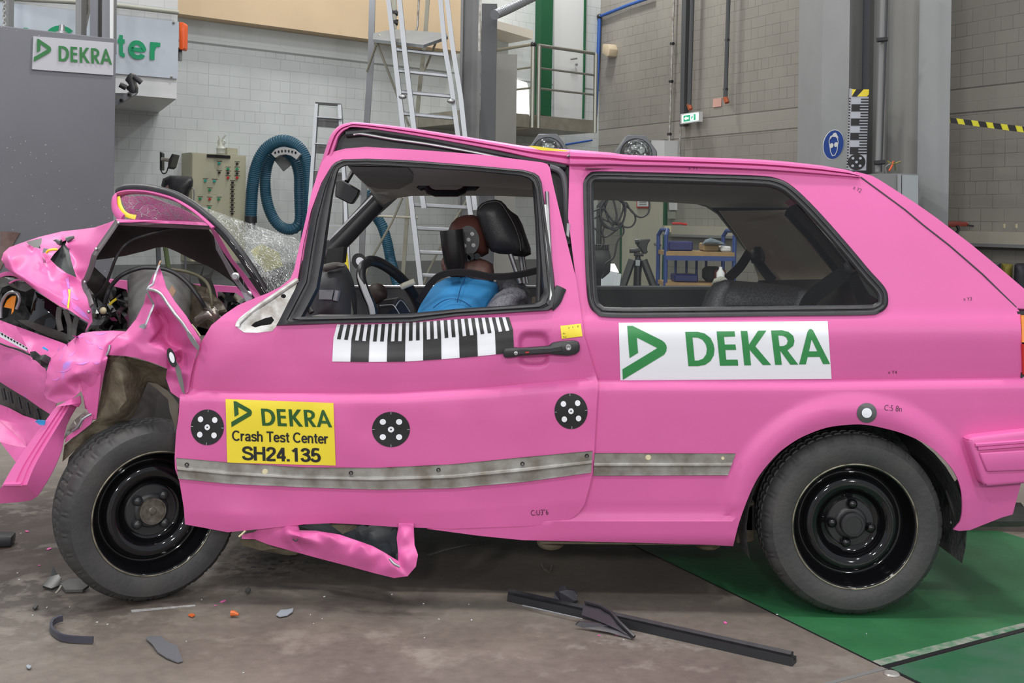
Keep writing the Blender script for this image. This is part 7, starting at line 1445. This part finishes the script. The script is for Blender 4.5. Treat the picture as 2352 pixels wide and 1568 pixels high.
for z in (zt1, zt2, .2): V, Fs = box((xl, 9.58, z-.035), (xr, 10.12, z)); finish('shelf_board', V, Fs, WOOD, sh, smooth=False); V, Fs = box((xl, 9.575, z-.075), (xr, 9.585, z-.036)); finish('shelf_rail', V, Fs, BFRAME, sh, smooth=False)
for px in (1552,1577,1600,1622): x = P(px, 600, 10.1).x; tb((x, 10.1, zt2), (x, 10.1, zt1), .012, 'back_bar', BFRAME)
def bin_(x0, y0, x1, y1, m_, nm, lb, cat, Y=9.75, d=.25, bw=.01, z=None):
    a = P(x0, y1, Y); b = P(x1, y0, Y); z0 = z if z is not None else a.z; V, Fs = box((a.x, Y, z0), (b.x, Y+d, z0+(b.z-a.z))); return tag(finish(nm, *bev(V, Fs, bw, 1), m_), lb, cat)
bin_(1536,556,1592,577,BBIN,'storage_bin','dark blue plastic bin on the top shelf of the blue trolley','bin',z=zt1+.002); bin_(1549,617,1604,634,BBIN,'storage_bin','dark blue plastic bin on the lower shelf of the blue trolley','bin',z=zt2+.002, Y=9.7)
bin_(1616,560,1652,578,CARDB,'cardboard_box','small cardboard box on the top trolley shelf right of the blue bin','box',z=zt1+.002); bin_(1656,566,1680,578,PAPER,'paper_stack','pale box at the right end of the top trolley shelf','box',z=zt1+.002, Y=9.7)
bin_(1622,600,1664,634,mat('black_cloth', (.02,.02,.02), .8),'tool_pouch','black tool pouch on the lower trolley shelf','pouch',z=zt2+.002, bw=.03); bin_(1642,606,1668,636,mat('dark_red_box', s2l(90,35,28), .6),'red_box','dark red box on the lower trolley shelf beside the black pouch','box',z=zt2+.002, Y=9.66, d=.08)
tag(puff('rag_pile', [(1634,652),(1640,640),(1655,634),(1668,638),(1676,652)], mat('rag', s2l(150,148,140), .9, bump=1, bs=40), 9.50, .03, None, grid=4), 'crumpled pale rag hanging over the lower trolley shelf', 'rag')
tag(puff('glove_pile', [(1610,562),(1620,550),(1632,546),(1645,550),(1660,556),(1668,562),(1650,563)], mat('glove_grey', s2l(100,110,120), .8), 9.7, .06, None, grid=4), 'grey work gloves lying on the cardboard box on the top shelf', 'gloves')
V, Fs = lathe([(0,0),(.035,0),(.035,.09),(.015,.12),(.015,.14),(0,.14)], Matrix.Translation(Vector((P(1655,625,9.6).x, 9.6, zt2+.002))) @ Matrix.Rotation(PI/2, 4, 'X'), 14); tag(finish('white_bottle', V, Fs, PAPER), 'small white bottle on the lower trolley shelf in front of the red box', 'bottle')
# ================================================================ debris on the floor
def prof_rod(name, a, b, prof, m, parent=None):
    """profile (across, up) swept straight from a to b on the floor"""
    a, b = Vector(a), Vector(b); d = (b-a).normalized(); s = Vector((d.y, -d.x, 0)); n = len(prof)
    V = [a+s*x+Vector((0, 0, z)) for x, z in prof]+[b+s*x+Vector((0, 0, z)) for x, z in prof]
    return finish(name, V, [(i, (i+1) % n, n+(i+1) % n, n+i) for i in range(n)]+[tuple(range(n)), tuple(range(n, 2*n))], m, parent, 30)
st_ = thing('window_trim_strip', 'long black window trim strip lying diagonally on the concrete floor', 'trim strip', tuple(G(1500,1440)))
A = G(1174,1376); B = G(1826,1524)
prof_rod('channel', A, B, [(-.012,0),(-.012,.018),(-.006,.018),(-.004,.008),(.012,.008),(.016,.022),(.022,.022),(.024,0)], PLAST, st_)
prof_rod('rubber_lip', A+Vector((-.003,.02,0)), B+Vector((-.003,.02,0)), [(-.012,0),(-.012,.022),(.004,.028),(.014,.022),(.014,0)], BLACK, st_)
V, Fs = tube([G(1200,1387,.012)+Vector((0,-.012,0)), G(1338,1418,.012)+Vector((0,-.012,0))], .0025, 6); finish('bright_edge', V, Fs, ALU, st_)
def fpoly(name, pts, z, t, m, label, cat, parent=None, up=None, grp=None, bevw=0):
    V = [G(x, y, 0)+Vector((0, 0, (z[i] if isinstance(z, (list, tuple)) else z))) for i, (x, y) in enumerate(pts)]
    bm = bmesh.new(); vv = [bm.verts.new(v) for v in V]; bm.faces.new(vv); bmesh.ops.triangulate(bm, faces=bm.faces[:]); bm.verts.index_update(); Fs = [tuple(q.index for q in f.verts) for f in bm.faces]; bm.free()
    V, Fs = thick(V, Fs, Vector((0, 0, t))); return tag(finish(name, V, Fs, m, parent, 30), label, cat, grp)
tc = thing('mirror_corner_trim', 'broken black triangular corner trim lying on the long strip', 'trim piece', tuple(G(1395,1440)))
def up(pts, name, m, par, t=.006):   # pieces standing up off the floor: (px, py, z)
    V = [G(x, y, z) for x, y, z in pts]; bm = bmesh.new(); vv = [bm.verts.new(v) for v in V]; bm.faces.new(vv); bmesh.ops.triangulate(bm, faces=bm.faces[:]); bm.verts.index_update(); Fs = [tuple(q.index for q in f.verts) for f in bm.faces]; bm.free()
    V, Fs = thick(V, Fs, Vector((0, t, .002))); return finish(name, V, Fs, m, par, 30)
up([(1336,1412,.030),(1344,1380,.055),(1362,1384,.055),(1380,1392,.052),(1402,1405,.045),(1420,1425,.035),(1456,1460,.012),(1452,1466,.004),(1420,1446,.02),(1390,1432,.028),(1360,1420,.03)], 'plate', mat('trim_mauve_black', (.035,.032,.04), .4), tc)
V, Fs = tube([G(1344,1381,.058), G(1380,1391,.056), G(1404,1406,.048), G(1422,1428,.036), G(1457,1462,.010)], .006, 6); finish('rim', V, Fs, PLAST, tc)
up([(1322,1436,.012),(1330,1428,.022),(1400,1436,.022),(1428,1448,.018),(1456,1464,.006),(1450,1467,.003),(1400,1452,.008),(1340,1441,.008)], 'foot', MATS['trim_mauve_black'], tc)
mc = thing('mirror_cap_piece', 'small curved black plastic cap behind the left part of the long strip', 'cap', tuple(G(1300,1385)))
up([(1272,1390,.004),(1274,1362,.035),(1284,1358,.045),(1286,1346,.055),(1300,1347,.055),(1302,1354,.048),(1318,1356,.042),(1326,1366,.03),(1324,1382,.012),(1314,1388,.004),(1290,1384,.008)], 'shell', MATS['trim_mauve_black'], mc)
V, Fs = tube([G(1274,1386,.008), G(1290,1388,.010), G(1310,1390,.01), G(1324,1380,.012)], .005, 6); finish('rim', V, Fs, PLAST, mc)
gk = spl([(214,1469,.012),(180,1468,.012),(145,1464,.012),(124,1452,.012),(117,1440,.013),(122,1428,.014),(135,1421,.015),(144,1419,.016)], 6)
V, Fs = tube([G(x, y, z) for x, y, z in gk], .01, 4, sq=(.004,.009)); tag(finish('rubber_strip', V, Fs, mat('slate_rubber', (.05,.05,.07), .35)), 'curved dark rubber strip on the floor at the lower left', 'rubber strip')
fpoly('plastic_shard', [(336,1472),(340,1466),(372,1470),(375,1478),(392,1488),(405,1493),(412,1505),(420,1522),(408,1525),(382,1515),(362,1502),(350,1486)], [.004,.004,.01,.012,.010,.012,.008,.003,.003,.004,.004,.006], .003, mat('slate_shard', (.12,.125,.135), .5), 'grey curved plastic shard on the floor at the lower left centre', 'shard')
fpoly('plastic_shard', [(634,1416),(645,1405),(660,1404),(674,1401),(672,1409),(660,1417),(642,1420)], .004, .003, mat('pale_shard', (.30,.33,.37), .4), 'pale grey angular shard on the floor below the broken sill', 'shard')
fpoly('plastic_shard', [(60,1534),(64,1531),(73,1535),(68,1540),(62,1538)], .004, .003, mat('pale_shard', (0,0,0)), 'tiny pale shard near the bottom left corner', 'shard')
V, Fs = tube([G(548,1411,.01), G(538,1408,.012), G(530,1408,.012)], [.003,.008,.009], 8); tag(finish('orange_bulb', V, Fs, mat('bulb_orange', s2l(200,100,50), .3)), 'small orange bulb on the floor between the tyre and the pale shard', 'bulb')
fpoly('amber_fragment', [(432,1416),(440,1413),(448,1416),(442,1420)], .003, .004, mat('bulb_orange', (0,0,0)), 'small orange fragment left of the orange bulb', 'fragment')
fpoly('black_fragment', [(98,1352),(112,1343),(135,1344),(144,1352),(118,1358)], [.004,.02,.03,.01,.004], .006, PLAST, 'black plastic fragment in the dark stain, left of the front tyre', 'fragment')
fpoly('black_fragment', [(114,1336),(122,1326),(130,1333),(141,1337),(132,1341)], [.004,.035,.02,.01,.004], .005, PLAST, 'small pointed black fragment above the other pieces in the stain', 'fragment')
fpoly('black_fragment', [(138,1352),(160,1348),(196,1348),(204,1356),(190,1362),(150,1363)], [.01,.02,.02,.01,.004,.004], .008, DGREY, 'dark grey fragment against the front tyre in the stain', 'fragment')
V, Fs = tube([G(128,1362,.01), G(136,1353,.02), G(141,1344,.03)], .004, 6); tag(finish('wire_piece', V, Fs, GALV), 'short bent wire lying on the black fragments', 'wire')
c = G(-6,1252); V, Fs = obox(c+Vector((0,0,.022)), .11, .07, .04, .2, .05); tag(finish('black_block', *bev(V, Fs, .008), BLACK), 'black rubber block at the left edge of the floor', 'block')
fpoly('black_fragment', [(75,1399),(84,1394),(88,1398),(80,1403)], [.003,.008,.008,.003], .004, PLAST, 'tiny black chip above the curved rubber strip', 'fragment')
fpoly('mud_clod', [(563,1361),(570,1357),(576,1362),(570,1367)], [.003,.008,.008,.003], .008, DGREY, 'small dark clod on the floor right of the front tyre', 'clod')
fpoly('wire_piece', [(1241,1298),(1244,1296),(1250,1308),(1262,1315),(1266,1300),(1269,1301),(1264,1319),(1250,1312)], .003, .003, GALV, 'thin bent wire clip on the floor under the door', 'wire')
V, Fs = thick([G(300,1400,.0012), G(448,1388,.0012), G(449,1391,.0012), G(302,1405,.0012)], [(0,1,2,3)], Vector((0,0,-.001))); tag(finish('chalk_line', V, Fs, mat('chalk', (.36,.36,.38), .9, rgb2=(.22,.20,.18), vs=60), None, smooth=False), 'white chalk line on the floor below the front tyre', 'chalk mark')
V, Fs = thick([G(x, y, .0012) for x, y in [(980,1272),(1020,1260),(1070,1249),(1120,1243),(1120,1246),(1070,1252),(1022,1263),(984,1275)]], [(0,1,6,7),(1,2,5,6),(2,3,4,5)], Vector((0,0,-.001))); tag(finish('chalk_line', V, Fs, mat('chalk', (0,0,0)), None, smooth=False), 'curved chalk line on the floor under the door', 'chalk mark')
# pink paint chips and other crumbs, each its own
chips = [(113,1260,14,6),(62,1220,10,9),(90,1298,6,8),(512,1381,14,5),(352,1302,6,4),(1418,1458,7,4),(495,1390,6,4),(1666,1430,12,3),(165,1358,8,4),(1376,1459,6,4)]
first = None
def flat_chip(name, n, m, seed):
    r = random.Random(seed); V = []
    for k in range(n): a = 2*PI*k/n; q = r.uniform(.6, 1); V.append(Vector((q*math.cos(a), q*math.sin(a), 0)))
    V, Fs = thick(V, [tuple(range(n))], Vector((0, 0, .15))); me = bpy.data.meshes.new(name); me.from_pydata([tuple(v) for v in V], [], Fs); me.materials.append(m); return bpy.data.objects.new(name, me)
proto = flat_chip('paint_chip', 5, PINK, 3)
for i, (x, y, w_, h_) in enumerate(chips):
    o = proto if i == 0 else proto.copy(); COL.objects.link(o); p = G(x, y, .001); o.location = p; s_ = w_/F*p.y/2; o.scale = (s_, s_*1.6, .010 if s_ > .006 else .006); o.rotation_euler = (0, 0, i*.9)
    tag(o, 'small pink paint chip scattered on the concrete floor', 'paint chip', 'pink paint chips on the floor')
proto = flat_chip('glass_crumb', 5, WPAINT, 5); r = random.Random(11)
spots = [(75,1413),(223,1429),(247,1434),(428,1473),(559,1545),(713,1412),(740,1421),(108,1395),(900,1365),(973,1386),(1077,1388),(975,1465),(720,1432),(463,1377),(48,1225),(40,1316),(44,1331),(1008,1422),(1083,1424),(745,1370),(1432,1469),(160,1394),(165,1338),(1785,1411),(2110,1300),(1990,1455)]
for i, (x, y) in enumerate(spots):
    o = proto if i == 0 else proto.copy(); COL.objects.link(o); p = G(x, y, .001 if x < 1700 else .003); o.location = p; s_ = r.uniform(2, 4.5)/F*p.y/2; o.scale = (s_, s_*1.5, .012); o.rotation_euler = (0, 0, r.uniform(0, 3))
    tag(o, 'tiny white glass crumb scattered on the floor', 'glass crumb', 'glass crumbs on the floor')
